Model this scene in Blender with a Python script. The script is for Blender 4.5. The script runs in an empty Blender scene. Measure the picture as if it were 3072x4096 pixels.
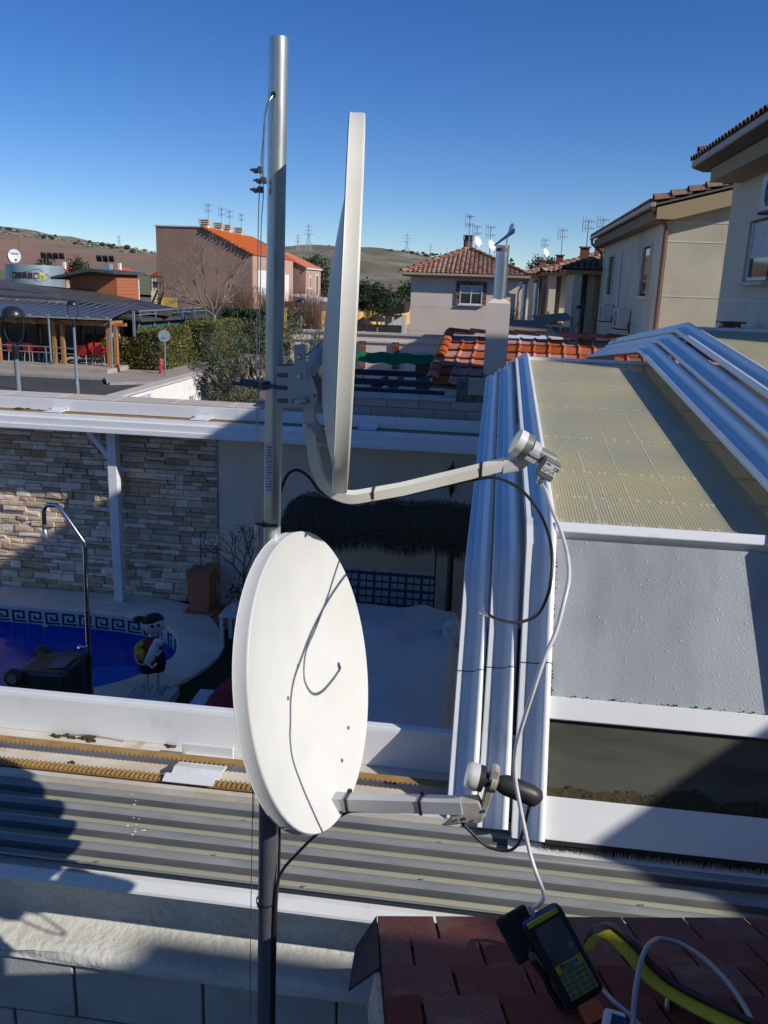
import bpy, math, random
from mathutils import Vector as V, Matrix, noise
from mathutils.geometry import tessellate_polygon
R = math.radians
random.seed(7)
scene = bpy.context.scene
col = scene.collection
# ------------------------------------------------------------------ camera, sky, sun, exposure
cam = bpy.data.objects.new('camera', bpy.data.cameras.new('camera'))
col.objects.link(cam)
scene.camera = cam
cam.data.sensor_fit = 'VERTICAL'
cam.data.sensor_height = 36.0
cam.data.lens = 29.88
cam.data.clip_start = 0.05
cam.data.clip_end = 6000
cam.matrix_world = (Matrix.Translation((0, 0, 4.3)) @ Matrix.Rotation(R(7.0), 4, 'Z')
                    @ Matrix.Rotation(R(90 - 14.9), 4, 'X') @ Matrix.Rotation(R(2.0), 4, 'Z'))
SUN_EL = 31.0
SUN_AZ = 111.0            # clockwise from +Y
sd = V((math.sin(R(SUN_AZ)) * math.cos(R(SUN_EL)), math.cos(R(SUN_AZ)) * math.cos(R(SUN_EL)), math.sin(R(SUN_EL))))
world = bpy.data.worlds.new('World')
scene.world = world
world.use_nodes = True
wn = world.node_tree
wn.nodes.clear()
sky = wn.nodes.new('ShaderNodeTexSky')
sky.sky_type = 'NISHITA'
sky.sun_disc = False
sky.sun_elevation = R(SUN_EL)
sky.sun_rotation = R(SUN_AZ)
sky.altitude = 2200
sky.air_density = 1.0
sky.dust_density = 0.45
sky.ozone_density = 4.0
bg = wn.nodes.new('ShaderNodeBackground')
bg.inputs['Strength'].default_value = 0.108
wo = wn.nodes.new('ShaderNodeOutputWorld')
hsv = wn.nodes.new('ShaderNodeHueSaturation')      # a clear winter sky, strongly blue
hsv.inputs['Saturation'].default_value = 1.25
hsv.inputs['Hue'].default_value = 0.512
wn.links.new(sky.outputs[0], hsv.inputs['Color'])
wn.links.new(hsv.outputs[0], bg.inputs['Color'])
wn.links.new(bg.outputs[0], wo.inputs['Surface'])
sun = bpy.data.objects.new('sun', bpy.data.lights.new('sun', 'SUN'))
col.objects.link(sun)
sun.data.energy = 4.2
sun.data.angle = R(0.53)
sun.data.color = (1.0, 0.95, 0.87)
sun.rotation_euler = sd.to_track_quat('Z', 'Y').to_euler()
sun.location = sd * 60
vs = scene.view_settings
vs.view_transform = 'Standard'
vs.look = 'None'
vs.gamma = 1.0
vs.exposure = 0.08
vs.use_curve_mapping = False

# ------------------------------------------------------------------ helpers
WL = {}                                    # world position of each object's origin
PK, PO = 1.0, V((0, 0, 0))                 # size and height offset of the assembly being built


def tag(o, label=None, cat=None, group=None, kind=None):
    if label: o['label'] = label
    if cat: o['category'] = cat
    if group: o['group'] = group
    if kind: o['kind'] = kind
    return o


def thing(name, label, cat, loc=(0, 0, 0), group=None):
    o = bpy.data.objects.new(name, None)
    o.empty_display_size = 0.1
    col.objects.link(o)
    loc = V(loc) * PK + PO
    o.location = loc
    WL[o.name] = V(loc)
    return tag(o, label, cat, group)


class MB:
    def __init__(s):
        s.v = []; s.f = []

    def add(s, vs_, fs):
        n = len(s.v)
        s.v += [V(p) for p in vs_]
        s.f += [[i + n for i in q] for q in fs]
        return s

    def box(s, x0, x1, y0, y1, z0, z1):
        return s.add([(x0, y0, z0), (x1, y0, z0), (x1, y1, z0), (x0, y1, z0), (x0, y0, z1), (x1, y0, z1), (x1, y1, z1), (x0, y1, z1)],
                     [(0, 3, 2, 1), (4, 5, 6, 7), (0, 1, 5, 4), (1, 2, 6, 5), (2, 3, 7, 6), (3, 0, 4, 7)])

    def obox(s, c, ax, ay, az):            # centre and three half-axis vectors
        c = V(c); ax = V(ax); ay = V(ay); az = V(az)
        p = [c + ax * i + ay * j + az * k for k in (-1, 1) for i, j in ((-1, -1), (1, -1), (1, 1), (-1, 1))]
        return s.add(p, [(0, 3, 2, 1), (4, 5, 6, 7), (0, 1, 5, 4), (1, 2, 6, 5), (2, 3, 7, 6), (3, 0, 4, 7)])

    def bar(s, a, b, w, h, up=(0, 0, 1)):
        a = V(a); b = V(b); d = b - a
        side = d.cross(V(up))
        if side.length < 1e-6: side = d.cross(V((1, 0, 0)))
        side.normalize(); u = side.cross(d).normalized()
        return s.obox((a + b) / 2, d / 2, side * w / 2, u * h / 2)

    def prism(s, poly, ext):
        poly = [V(p) for p in poly]; e = V(ext); n = len(poly)
        f = [tuple(range(n))[::-1], tuple(range(n, 2 * n))] + [(i, (i + 1) % n, n + (i + 1) % n, n + i) for i in range(n)]
        return s.add(poly + [p + e for p in poly], f)

    def tube(s, pts, r, n=8, caps=True, rot=0.0, ref=None):
        pts = [V(p) for p in pts]; m = len(pts)
        rs = r if isinstance(r, (list, tuple)) else [r] * m
        vs_ = []; u = None
        for i, p in enumerate(pts):
            d = (pts[min(i + 1, m - 1)] - pts[max(i - 1, 0)])
            if d.length < 1e-9: d = V((0, 0, 1))
            d.normalize()
            if u is None:
                u = V(ref) if ref else (V((0, 0, 1)) if abs(d.z) < .9 else V((1, 0, 0)))
            u = u - d * u.dot(d)
            if u.length < 1e-6: u = d.orthogonal()
            u.normalize(); w = d.cross(u)
            for k in range(n):
                a = 2 * math.pi * k / n + rot
                vs_.append(p + (u * math.cos(a) + w * math.sin(a)) * rs[i])
        f = [(i * n + k, i * n + (k + 1) % n, (i + 1) * n + (k + 1) % n, (i + 1) * n + k) for i in range(m - 1) for k in range(n)]
        if caps: f += [tuple(range(n))[::-1], tuple(range((m - 1) * n, m * n))]
        return s.add(vs_, f)

    def lathe(s, prof, c=(0, 0, 0), axis=(0, 0, 1), n=16, caps=True):
        ax = V(axis).normalized(); u = ax.orthogonal().normalized(); w = ax.cross(u); c = V(c)
        vs_ = [c + ax * h + (u * math.cos(2 * math.pi * k / n) + w * math.sin(2 * math.pi * k / n)) * r for r, h in prof for k in range(n)]
        m = len(prof)
        f = [(i * n + k, i * n + (k + 1) % n, (i + 1) * n + (k + 1) % n, (i + 1) * n + k) for i in range(m - 1) for k in range(n)]
        if caps: f += [tuple(range(n))[::-1], tuple(range((m - 1) * n, m * n))]
        return s.add(vs_, f)

    def ball(s, c, r, n=12, m=8, sq=(1, 1, 1)):
        c = V(c)
        prof = [(r * math.sin(math.pi * i / m), -r * math.cos(math.pi * i / m)) for i in range(m + 1)]
        vs_ = [c + V((rr * math.cos(2 * math.pi * k / n) * sq[0], rr * math.sin(2 * math.pi * k / n) * sq[1], h * sq[2])) for rr, h in prof for k in range(n)]
        return s.add(vs_, [(i * n + k, i * n + (k + 1) % n, (i + 1) * n + (k + 1) % n, (i + 1) * n + k) for i in range(m) for k in range(n)])

    def grid(s, nu, nv, fn):
        vs_ = [fn(i / nu, j / nv) for j in range(nv + 1) for i in range(nu + 1)]
        return s.add(vs_, [(j * (nu + 1) + i, j * (nu + 1) + i + 1, (j + 1) * (nu + 1) + i + 1, (j + 1) * (nu + 1) + i) for j in range(nv) for i in range(nu)])

    def mesh(s, name, m, off=None, smooth=None):
        me = bpy.data.meshes.new(name)
        pts_ = [p * PK + PO for p in s.v]
        me.from_pydata([tuple(p - off) if off else tuple(p) for p in pts_], [], s.f)
        me.validate()
        me.materials.append(m if not isinstance(m, str) else MATS[m])
        if smooth:
            me.polygons.foreach_set('use_smooth', [True] * len(me.polygons))
            me.set_sharp_from_angle(angle=R(smooth))
        return me

    def build(s, name, m, parent=None, smooth=None, bevel=0, origin=None):
        off = WL[parent.name] if parent else (V(origin) if origin else None)
        me = s.mesh(name, m, off, smooth)
        o = bpy.data.objects.new(name, me)
        col.objects.link(o)
        if parent:
            o.parent = parent; WL[o.name] = WL[parent.name]
        else:
            o.location = off if off else (0, 0, 0); WL[o.name] = V(o.location)
        if bevel:
            b = o.modifiers.new('bevel', 'BEVEL'); b.width = bevel; b.segments = 2; b.limit_method = 'ANGLE'
        return o


def copy_tree(o, loc=None, rotz=None, parent=None, **kw):
    c = o.copy()
    col.objects.link(c)
    c.parent = parent
    if loc is not None: c.location = loc
    if rotz is not None: c.rotation_euler = (0, 0, rotz)
    tag(c, **kw)
    for ch in o.children: copy_tree(ch, parent=c)
    return c


def piece(name, me, parent, mw):           # one of many alike parts sharing mesh data; mw = world matrix
    o = bpy.data.objects.new(name, me)
    col.objects.link(o)
    o.parent = parent
    o.matrix_basis = Matrix.Translation(-WL[parent.name]) @ mw
    return o


def text_mb(txt, size, M, bold=0.0):       # flat lettering as mesh, M places the xy text plane in the world
    cu = bpy.data.curves.new('lettering', 'FONT')
    cu.body = txt; cu.size = size; cu.offset = bold; cu.align_x = 'CENTER'; cu.align_y = 'CENTER'; cu.resolution_u = 3
    o = bpy.data.objects.new('lettering', cu)
    col.objects.link(o)
    dg = bpy.context.evaluated_depsgraph_get()
    me = o.evaluated_get(dg).to_mesh()
    mb = MB().add([M @ v.co for v in me.vertices], [list(p.vertices) for p in me.polygons])
    bpy.data.objects.remove(o)
    return mb


def frame(o, x, y):                        # matrix with origin o, axes x and y (orthonormalised)
    x = V(x).normalized(); y = V(y); y = (y - x * y.dot(x)).normalized(); z = x.cross(y)
    M = Matrix((x, y, z)).transposed().to_4x4()
    return Matrix.Translation(V(o)) @ M


def spline(pts, k=6):
    pts = [V(p) for p in pts]; out = []
    for i in range(len(pts) - 1):
        p0 = pts[max(i - 1, 0)]; p1 = pts[i]; p2 = pts[i + 1]; p3 = pts[min(i + 2, len(pts) - 1)]
        for j in range(k):
            t = j / k
            out.append(0.5 * (2 * p1 + (p2 - p0) * t + (2 * p0 - 5 * p1 + 4 * p2 - p3) * t * t + (3 * p1 - p0 - 3 * p2 + p3) * t ** 3))
    return out + [pts[-1]]


# ------------------------------------------------------------------ materials
MATS = {}


def mat(name, c, c2=None, rough=.6, metal=0., scale=6., detail=5., lo=.35, hi=.65, var=0., bump=0., bscale=60., spec=.5,
        c3=None, s3=1.5, lo3=.55, hi3=.75, stretch=(1, 1, 1), transl=0., alpha=1., rvar=0., coat=0.):
    m = bpy.data.materials.new(name); m.use_nodes = True
    nt = m.node_tree; N = nt.nodes; L = nt.links
    b = N['Principled BSDF']; out = N['Material Output']
    b.inputs['Roughness'].default_value = rough; b.inputs['Metallic'].default_value = metal
    b.inputs['Specular IOR Level'].default_value = spec
    b.inputs['Coat Weight'].default_value = coat
    geo = N.new('ShaderNodeNewGeometry')
    mp = N.new('ShaderNodeMapping'); mp.inputs['Scale'].default_value = stretch
    L.new(geo.outputs['Position'], mp.inputs['Vector'])

    def nz(sc, det=detail):
        t = N.new('ShaderNodeTexNoise'); t.inputs['Scale'].default_value = sc; t.inputs['Detail'].default_value = det
        L.new(mp.outputs[0], t.inputs['Vector']); return t

    def ramp(src, a, e):
        r = N.new('ShaderNodeMapRange'); r.inputs['From Min'].default_value = a; r.inputs['From Max'].default_value = e
        L.new(src, r.inputs['Value']); return r.outputs[0]

    def mix(fac, A, B, blend='MIX'):
        x = N.new('ShaderNodeMix'); x.data_type = 'RGBA'; x.blend_type = blend
        for i, val in ((0, fac), (6, A), (7, B)):
            if hasattr(val, 'links') or hasattr(val, 'is_linked'): L.new(val, x.inputs[i])
            else: x.inputs[i].default_value = val if i == 0 else (*val, 1)
        return x.outputs[2]
    c2 = c2 or tuple(x * .82 for x in c)
    n1 = nz(scale)
    colr = mix(ramp(n1.outputs['Fac'], lo, hi), c, c2)
    if c3:
        colr = mix(ramp(nz(s3).outputs['Fac'], lo3, hi3), colr, c3)
    if var:
        oi = N.new('ShaderNodeObjectInfo')
        ad = N.new('ShaderNodeMath'); ad.operation = 'ADD'
        L.new(geo.outputs['Random Per Island'], ad.inputs[0]); L.new(oi.outputs['Random'], ad.inputs[1])
        fr = N.new('ShaderNodeMath'); fr.operation = 'FRACT'; L.new(ad.outputs[0], fr.inputs[0])
        hs = N.new('ShaderNodeHueSaturation'); L.new(colr, hs.inputs['Color'])
        r = N.new('ShaderNodeMapRange'); r.inputs['To Min'].default_value = 1 - var; r.inputs['To Max'].default_value = 1 + var
        L.new(fr.outputs[0], r.inputs['Value']); L.new(r.outputs[0], hs.inputs['Value'])
        r2 = N.new('ShaderNodeMapRange'); r2.inputs['To Min'].default_value = 1.25; r2.inputs['To Max'].default_value = .7
        L.new(fr.outputs[0], r2.inputs['Value']); L.new(r2.outputs[0], hs.inputs['Saturation'])
        colr = hs.outputs[0]
    L.new(colr, b.inputs['Base Color'])
    if rvar:
        r = N.new('ShaderNodeMapRange'); r.inputs['To Min'].default_value = max(rough - rvar, .02); r.inputs['To Max'].default_value = rough + rvar
        L.new(nz(scale * 1.7).outputs['Fac'], r.inputs['Value']); L.new(r.outputs[0], b.inputs['Roughness'])
    if bump:
        bp = N.new('ShaderNodeBump'); bp.inputs['Strength'].default_value = bump; bp.inputs['Distance'].default_value = .5 / bscale
        L.new(nz(bscale, 3).outputs['Fac'], bp.inputs['Height']); L.new(bp.outputs[0], b.inputs['Normal'])
    sh = b.outputs[0]
    if transl:
        tr = N.new('ShaderNodeBsdfTranslucent'); L.new(colr, tr.inputs['Color'])
        ms = N.new('ShaderNodeMixShader'); ms.inputs[0].default_value = transl
        L.new(sh, ms.inputs[1]); L.new(tr.outputs[0], ms.inputs[2]); sh = ms.outputs[0]
    if alpha < 1:
        tp = N.new('ShaderNodeBsdfTransparent')
        ms = N.new('ShaderNodeMixShader'); ms.inputs[0].default_value = alpha
        L.new(tp.outputs[0], ms.inputs[1]); L.new(sh, ms.inputs[2]); sh = ms.outputs[0]
    L.new(sh, out.inputs['Surface'])
    MATS[name] = m
    return m


mat('white_aluminium', (.80, .81, .81), (.74, .75, .75), rough=.32, scale=3, c3=(.58, .56, .50), s3=7, lo3=.62, hi3=.85, bump=.03, bscale=90)
mat('tray_paint', (.68, .64, .56), (.55, .45, .32), rough=.6, scale=5, lo=.4, hi=.75, c3=(.36, .24, .13), s3=9, lo3=.62, hi3=.8, bump=.1)
mat('dish_white', (.71, .71, .69), (.66, .66, .63), rough=.42, scale=9, lo=.4, hi=.7, bump=.04, bscale=220, c3=(.62, .60, .54), s3=5, lo3=.68, hi3=.9)
mat('dish_cream', (.70, .69, .64), (.64, .62, .55), rough=.45, scale=7, bump=.04, bscale=220)
mat('bracket_grey', (.52, .53, .55), (.46, .47, .49), rough=.5, scale=14, bump=.08, bscale=150)
mat('weathered_grey', (.42, .40, .36), (.26, .22, .16), rough=.75, scale=40, lo=.4, hi=.7, bump=.3, bscale=200)
mat('galvanised', (.60, .64, .62), (.46, .50, .49), rough=.38, metal=.75, scale=18, c3=(.30, .31, .29), s3=40, lo3=.6, hi3=.8, rvar=.12, stretch=(1, 1, .25))
mat('dark_steel', (.11, .12, .14), (.17, .18, .20), rough=.45, metal=.5, scale=14, c3=(.22, .22, .22), s3=25, lo3=.66, hi3=.8, stretch=(1, 1, .3))
mat('steel', (.55, .56, .57), (.42, .42, .42), rough=.3, metal=.9, scale=30)
mat('chrome', (.75, .76, .78), rough=.08, metal=1.)
mat('black_plastic', (.018, .018, .02), (.028, .028, .03), rough=.42, scale=30, bump=.05, bscale=300)
mat('black_rubber', (.012, .012, .013), rough=.5, scale=30)
mat('cable_white', (.72, .70, .72), rough=.4, scale=30)
mat('lnb_white', (.72, .73, .72), rough=.35, scale=30)
mat('lnb_grey', (.18, .185, .165), (.16, .165, .15), rough=.4, scale=30)
mat('lnb_dark', (.025, .025, .024), (.035, .035, .033), rough=.45, scale=50, bump=.08, bscale=300)
mat('paper_white', (.8, .8, .8), rough=.5)
mat('ink', (.03, .03, .03), rough=.6)
mat('ink_green', (.02, .22, .12), rough=.6)
mat('polycarb_yellow', (.42, .39, .24), (.34, .33, .21), rough=.3, scale=1.4, lo=.3, hi=.7, c3=(.30, .30, .22), s3=3, lo3=.5, hi3=.8, transl=.35, alpha=.86, bump=.02)
mat('polycarb_grey', (.36, .37, .36), (.30, .31, .30), rough=.38, scale=3.5, lo=.3, hi=.7, bump=.35, bscale=120, transl=.3, alpha=.88, stretch=(1, 1, .35))
mat('polycarb_smoke', (.13, .13, .105), (.085, .085, .07), rough=.3, scale=3, bump=.05, transl=.2, alpha=.92, c3=(.05, .045, .03), s3=5, lo3=.5, hi3=.75, stretch=(.3, 1, 2.2))
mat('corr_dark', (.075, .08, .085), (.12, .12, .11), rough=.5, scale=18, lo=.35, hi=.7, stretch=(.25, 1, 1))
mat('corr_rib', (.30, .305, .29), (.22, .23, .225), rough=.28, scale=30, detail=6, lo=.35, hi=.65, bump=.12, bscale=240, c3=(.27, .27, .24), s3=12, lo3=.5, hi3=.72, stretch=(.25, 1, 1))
mat('corrugated', (.44, .43, .30), (.36, .36, .28), rough=.34, scale=4, detail=7, lo=.3, hi=.7, bump=.1, bscale=260, transl=.12, c3=(.27, .28, .25), s3=9, lo3=.56, hi3=.76, stretch=(.3, 1, 1))
mat('belt', (.42, .26, .085), (.34, .20, .06), rough=.6, scale=20, bump=.1)
mat('refraction_dust_line', (.80, .78, .66), (.66, .64, .52), rough=.8, scale=90, detail=2, lo=.3, hi=.6, alpha=.45)  # pale strokes: painted purlin refraction, and the drip marks
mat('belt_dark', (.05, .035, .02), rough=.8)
mat('moss', (.07, .055, .025), (.03, .03, .015), rough=1., scale=60, bump=.5, bscale=90)
mat('brush', (.02, .018, .015), rough=1.)
mat('plaster_white', (.66, .65, .60), (.56, .54, .47), rough=.85, scale=5, lo=.35, hi=.7, bump=.5, bscale=38, c3=(.40, .33, .22), s3=2.6, lo3=.6, hi3=.82, detail=7)
mat('block_paint', (.47, .47, .46), (.40, .40, .38), rough=.9, scale=7, bump=.5, bscale=160, c3=(.30, .30, .28), s3=3, lo3=.58, hi3=.8)
mat('shingle', (.16, .042, .036), (.085, .030, .030), rough=.95, scale=230, detail=2, lo=.42, hi=.58, var=.12, bump=1., bscale=260, c3=(.16, .085, .065), s3=12, lo3=.55, hi3=.75)
mat('shingle_dark', (.035, .03, .03), (.05, .04, .04), rough=.95, scale=200, bump=.8, bscale=260)
mat('meter_yellow', (.52, .46, .02), (.45, .40, .02), rough=.5, scale=30)
mat('meter_blue', (.02, .05, .45), rough=.4)
mat('nylon_black', (.014, .014, .015), (.022, .022, .022), rough=.85, scale=120, bump=.4, bscale=400)
mat('strap_yellow', (.46, .40, .01), (.38, .33, .01), rough=.7, scale=90, bump=.3, bscale=300)
mat('screen', (.09, .10, .11), (.035, .04, .045), rough=.1, scale=26, lo=.35, hi=.7, stretch=(1, 1, .3), c3=(.30, .28, .22), s3=60, lo3=.62, hi3=.75)
mat('key_grey', (.10, .13, .14), rough=.5)
mat('red_plastic', (.55, .02, .02), rough=.4)
mat('green_plastic', (.02, .30, .05), rough=.4)
mat('orange_plastic', (.50, .09, .02), rough=.5)
mat('terracotta', (.55, .20, .09), (.45, .17, .08), rough=.85, scale=8, bump=.2, bscale=90, c3=(.45, .27, .19), s3=6, lo3=.6, hi3=.8)
mat('stone', (.78, .61, .43), (.57, .44, .31), rough=.9, scale=11, detail=7, lo=.3, hi=.7, var=.38, bump=.9, bscale=45, c3=(.50, .27, .12), s3=3.2, lo3=.62, hi3=.8)
mat('mortar_dark', (.20, .165, .13), (.12, .10, .08), rough=1., scale=20, bump=.5)
mat('render_beige', (.84, .70, .54), (.78, .65, .50), rough=.9, scale=3, bump=.15, bscale=150, c3=(.46, .40, .32), s3=1.2, lo3=.6, hi3=.85, stretch=(1, 1, .5))
mat('render_cream', (.66, .60, .46), (.60, .54, .41), rough=.9, scale=1.2, bump=.15, bscale=90, c3=(.44, .40, .31), s3=.7, lo3=.56, hi3=.8, stretch=(1, 1, .6))
mat('gable_concrete', (.62, .56, .41), (.54, .49, .36), rough=.95, scale=1.6, detail=8, bump=.15, bscale=60, c3=(.45, .41, .31), s3=1.1, lo3=.55, hi3=.78, stretch=(1, 1, .6))
mat('render_pink', (.74, .63, .53), (.69, .58, .49), rough=.9, scale=1.2, bump=.12, bscale=90, c3=(.60, .50, .42), s3=.8, lo3=.6, hi3=.85, stretch=(1, 1, .5))
mat('soffit', (.30, .23, .14), (.24, .18, .11), rough=.9, scale=5, bump=.2)
mat('soffit_band', (.44, .33, .19), (.36, .27, .15), rough=.9, scale=30, bump=.5, bscale=120)
mat('gutter_brown', (.20, .10, .07), (.16, .08, .06), rough=.45, scale=6)
mat('gutter_tan', (.50, .36, .25), (.42, .30, .21), rough=.5, scale=6)
mat('brown_tile', (.30, .155, .10), (.22, .11, .075), rough=.85, scale=9, var=.22, bump=.3, bscale=60, c3=(.36, .25, .17), s3=6, lo3=.6, hi3=.8)
mat('red_tile', (.52, .14, .055), (.40, .11, .05), rough=.8, scale=7, var=.2, bump=.2, bscale=60)
mat('orange_roof', (.62, .17, .06), (.52, .13, .05), rough=.8, scale=5, var=.1, bump=.2)
mat('brick', (.26, .10, .065), (.18, .075, .055), rough=.9, scale=20, var=.3, bump=.3, bscale=120)
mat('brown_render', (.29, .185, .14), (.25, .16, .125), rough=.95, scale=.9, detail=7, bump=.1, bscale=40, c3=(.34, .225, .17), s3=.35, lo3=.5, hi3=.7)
mat('tan_render', (.50, .32, .23), (.45, .29, .21), rough=.95, scale=.9, bump=.1)  # tan; also the sunlit copy of the brown walls
mat('white_wall', (.78, .77, .75), (.72, .71, .69), rough=.85, scale=2, bump=.1, c3=(.60, .58, .54), s3=1.2, lo3=.62, hi3=.85)
mat('yellow_wall', (.66, .42, .10), (.60, .38, .10), rough=.9, scale=2, bump=.1)
mat('coping_stone', (.78, .66, .52), (.70, .59, .46), rough=.85, scale=5, bump=.15, bscale=90, var=.05)
mat('coping_pale', (.58, .52, .44), (.50, .45, .38), rough=.85, scale=5, bump=.2, bscale=90, var=.08)
mat('block_stone', (.44, .38, .33), (.40, .34, .30), rough=.9, scale=9, bump=.3, bscale=120, var=.07)
mat('window_white', (.74, .74, .73), rough=.4)
mat('dark_glass', (.02, .024, .03), (.03, .034, .04), rough=.06, scale=2, spec=.8)
mat('curtain', (.55, .56, .56), rough=.8)
mat('shutter_pale', (.62, .62, .60), rough=.6)
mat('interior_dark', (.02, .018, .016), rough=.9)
mat('ac_white', (.62, .62, .58), (.56, .56, .52), rough=.5, scale=6)
mat('ac_grille', (.06, .065, .07), rough=.6)
mat('zinc', (.55, .57, .60), (.44, .46, .50), rough=.3, metal=.9, scale=9, rvar=.08, stretch=(1, 1, .2))
mat('cyl_metal', (.33, .41, .43), (.29, .37, .39), rough=.42, metal=.35, scale=2, bump=.03)
mat('dark_roof', (.075, .07, .065), (.06, .055, .05), rough=.55, scale=2, c3=(.10, .09, .08), s3=1, lo3=.5, hi3=.7)
mat('blue_roof', (.085, .095, .13), (.07, .08, .11), rough=.35, scale=3)
mat('orange_clad', (.44, .15, .06), (.38, .125, .05), rough=.7, scale=6)
mat('wood', (.42, .20, .07), (.33, .15, .05), rough=.7, scale=8, bump=.1, stretch=(1, 1, .2))
mat('sign_purple', (.05, .02, .035), rough=.6)
mat('sign_black', (.015, .014, .014), rough=.6)
mat('sign_yellow', (.72, .60, .03), rough=.6)
mat('sign_grey', (.10, .13, .14), rough=.6)
mat('teal_glass', (.06, .14, .13), (.04, .10, .10), rough=.12, scale=2)
mat('asphalt', (.055, .055, .056), (.045, .045, .046), rough=.95, scale=1.2, detail=8, bump=.3, bscale=60, c3=(.07, .068, .066), s3=.35, lo3=.45, hi3=.7)
mat('pavement', (.36, .31, .27), (.30, .26, .225), rough=.95, scale=1.5, detail=8, bump=.2, c3=(.40, .27, .21), s3=.5, lo3=.5, hi3=.7)
mat('pavement_red', (.36, .20, .15), (.30, .17, .13), rough=.95, scale=1.5, detail=8, bump=.2)
mat('kerb', (.38, .36, .33), (.30, .28, .26), rough=.95, scale=4, bump=.2, var=.08)
mat('concrete', (.40, .37, .31), (.33, .30, .25), rough=.95, scale=2, bump=.2)
mat('earth', (.20, .15, .10), (.15, .12, .075), rough=1., scale=.15, detail=8, c3=(.11, .12, .05), s3=.02, lo3=.45, hi3=.6)
mat('hillside', (.23, .185, .12), (.12, .10, .065), rough=1., scale=.06, detail=12, bump=.0, c3=(.24, .15, .10), s3=.006, lo3=.54, hi3=.62, stretch=(.5, 1, 3))
mat('hill_far', (.26, .215, .145), (.12, .11, .065), rough=1., scale=.05, detail=12, lo=.38, hi=.62, c3=(.13, .12, .06), s3=.012, lo3=.48, hi3=.6, stretch=(.6, .35, 3))
mat('field_red', (.30, .165, .105), (.25, .14, .09), rough=1., scale=.04, detail=8, c3=(.22, .16, .10), s3=.01, lo3=.5, hi3=.6)
mat('field_green', (.12, .14, .055), (.15, .14, .07), rough=1., scale=.05, detail=8)
mat('rock', (.30, .28, .25), (.2, .19, .17), rough=1., scale=.3)
mat('scrub', (.05, .055, .03), (.035, .04, .02), rough=1., scale=.3)
mat('turf', (.022, .04, .012), (.015, .026, .009), rough=1., scale=60, bump=.6, bscale=200)
mat('pool_blue', (.01, .36, .95), (.008, .30, .86), rough=.5, scale=2, bump=.05)
mat('tile_cream', (.62, .64, .58), (.55, .57, .52), rough=.3, scale=9)
mat('tile_navy', (.025, .035, .07), rough=.3)
mat('tile_pale', (.45, .55, .62), rough=.4)
mat('tarp', (.74, .70, .64), (.66, .62, .57), rough=.6, scale=3, bump=.25, bscale=20)
mat('thatch', (.14, .09, .05), (.06, .04, .025), rough=1., scale=30, bump=.8, bscale=70, var=.3)
mat('olive_leaf', (.17, .19, .10), (.085, .105, .045), rough=.6, scale=2.2, lo=.3, hi=.7, var=.35, transl=.2)
mat('hedge_leaf', (.15, .15, .024), (.08, .095, .018), rough=.75, scale=2.5, lo=.3, hi=.7, var=.35, transl=.2, c3=(.26, .21, .025), s3=1.2, lo3=.48, hi3=.7)
mat('dark_leaf', (.035, .065, .018), (.02, .04, .012), rough=.7, scale=.8, var=.4, transl=.15)
mat('dry_twig', (.26, .15, .08), (.17, .10, .06), rough=.9, scale=3, var=.3)
mat('bark', (.20, .17, .14), (.12, .10, .08), rough=1., scale=9, bump=.5, bscale=40)
mat('bark_pale', (.25, .20, .155), (.16, .13, .10), rough=1., scale=6, bump=.5, bscale=40)
mat('berry_leaf', (.16, .06, .045), (.10, .055, .03), rough=.8, scale=9, var=.35)
mat('green_net', (.015, .22, .09), (.01, .16, .07), rough=.8, scale=9, transl=.3)
mat('lamp_black', (.022, .024, .028), rough=.35)
mat('lamp_post', (.20, .24, .27), (.17, .21, .24), rough=.5, scale=4)
mat('sign_back', (.30, .38, .42), (.26, .33, .37), rough=.5, metal=.2)
mat('hydrant_red', (.45, .06, .07), rough=.5)
mat('lantern_metal', (.02, .02, .022), rough=.5)
mat('skin_pale', (.62, .55, .56), rough=.5)
mat('cap_dark', (.035, .02, .018), rough=.8)
mat('shirt_red', (.28, .015, .015), rough=.7)
mat('shorts_navy', (.012, .014, .035), rough=.7)
mat('toy_yellow', (.60, .36, .02), rough=.6)
mat('toy_white', (.62, .66, .70), rough=.6)
mat('cushion_red', (.30, .012, .025), (.24, .01, .02), rough=.85, scale=9, bump=.2)
mat('plaid_white', (.55, .55, .56), rough=.9, scale=30)
mat('plaid_blue', (.06, .075, .14), (.05, .06, .11), rough=.9, scale=30)
mat('pergola_dark', (.03, .03, .034), (.045, .045, .05), rough=.6, scale=4)
mat('umbrella_dark', (.03, .025, .022), (.018, .016, .015), rough=1., scale=12, var=.3)
mat('bin_green', (.02, .10, .05), rough=.6)
mat('roof_sheet', (.34, .36, .36), rough=.4)


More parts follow.
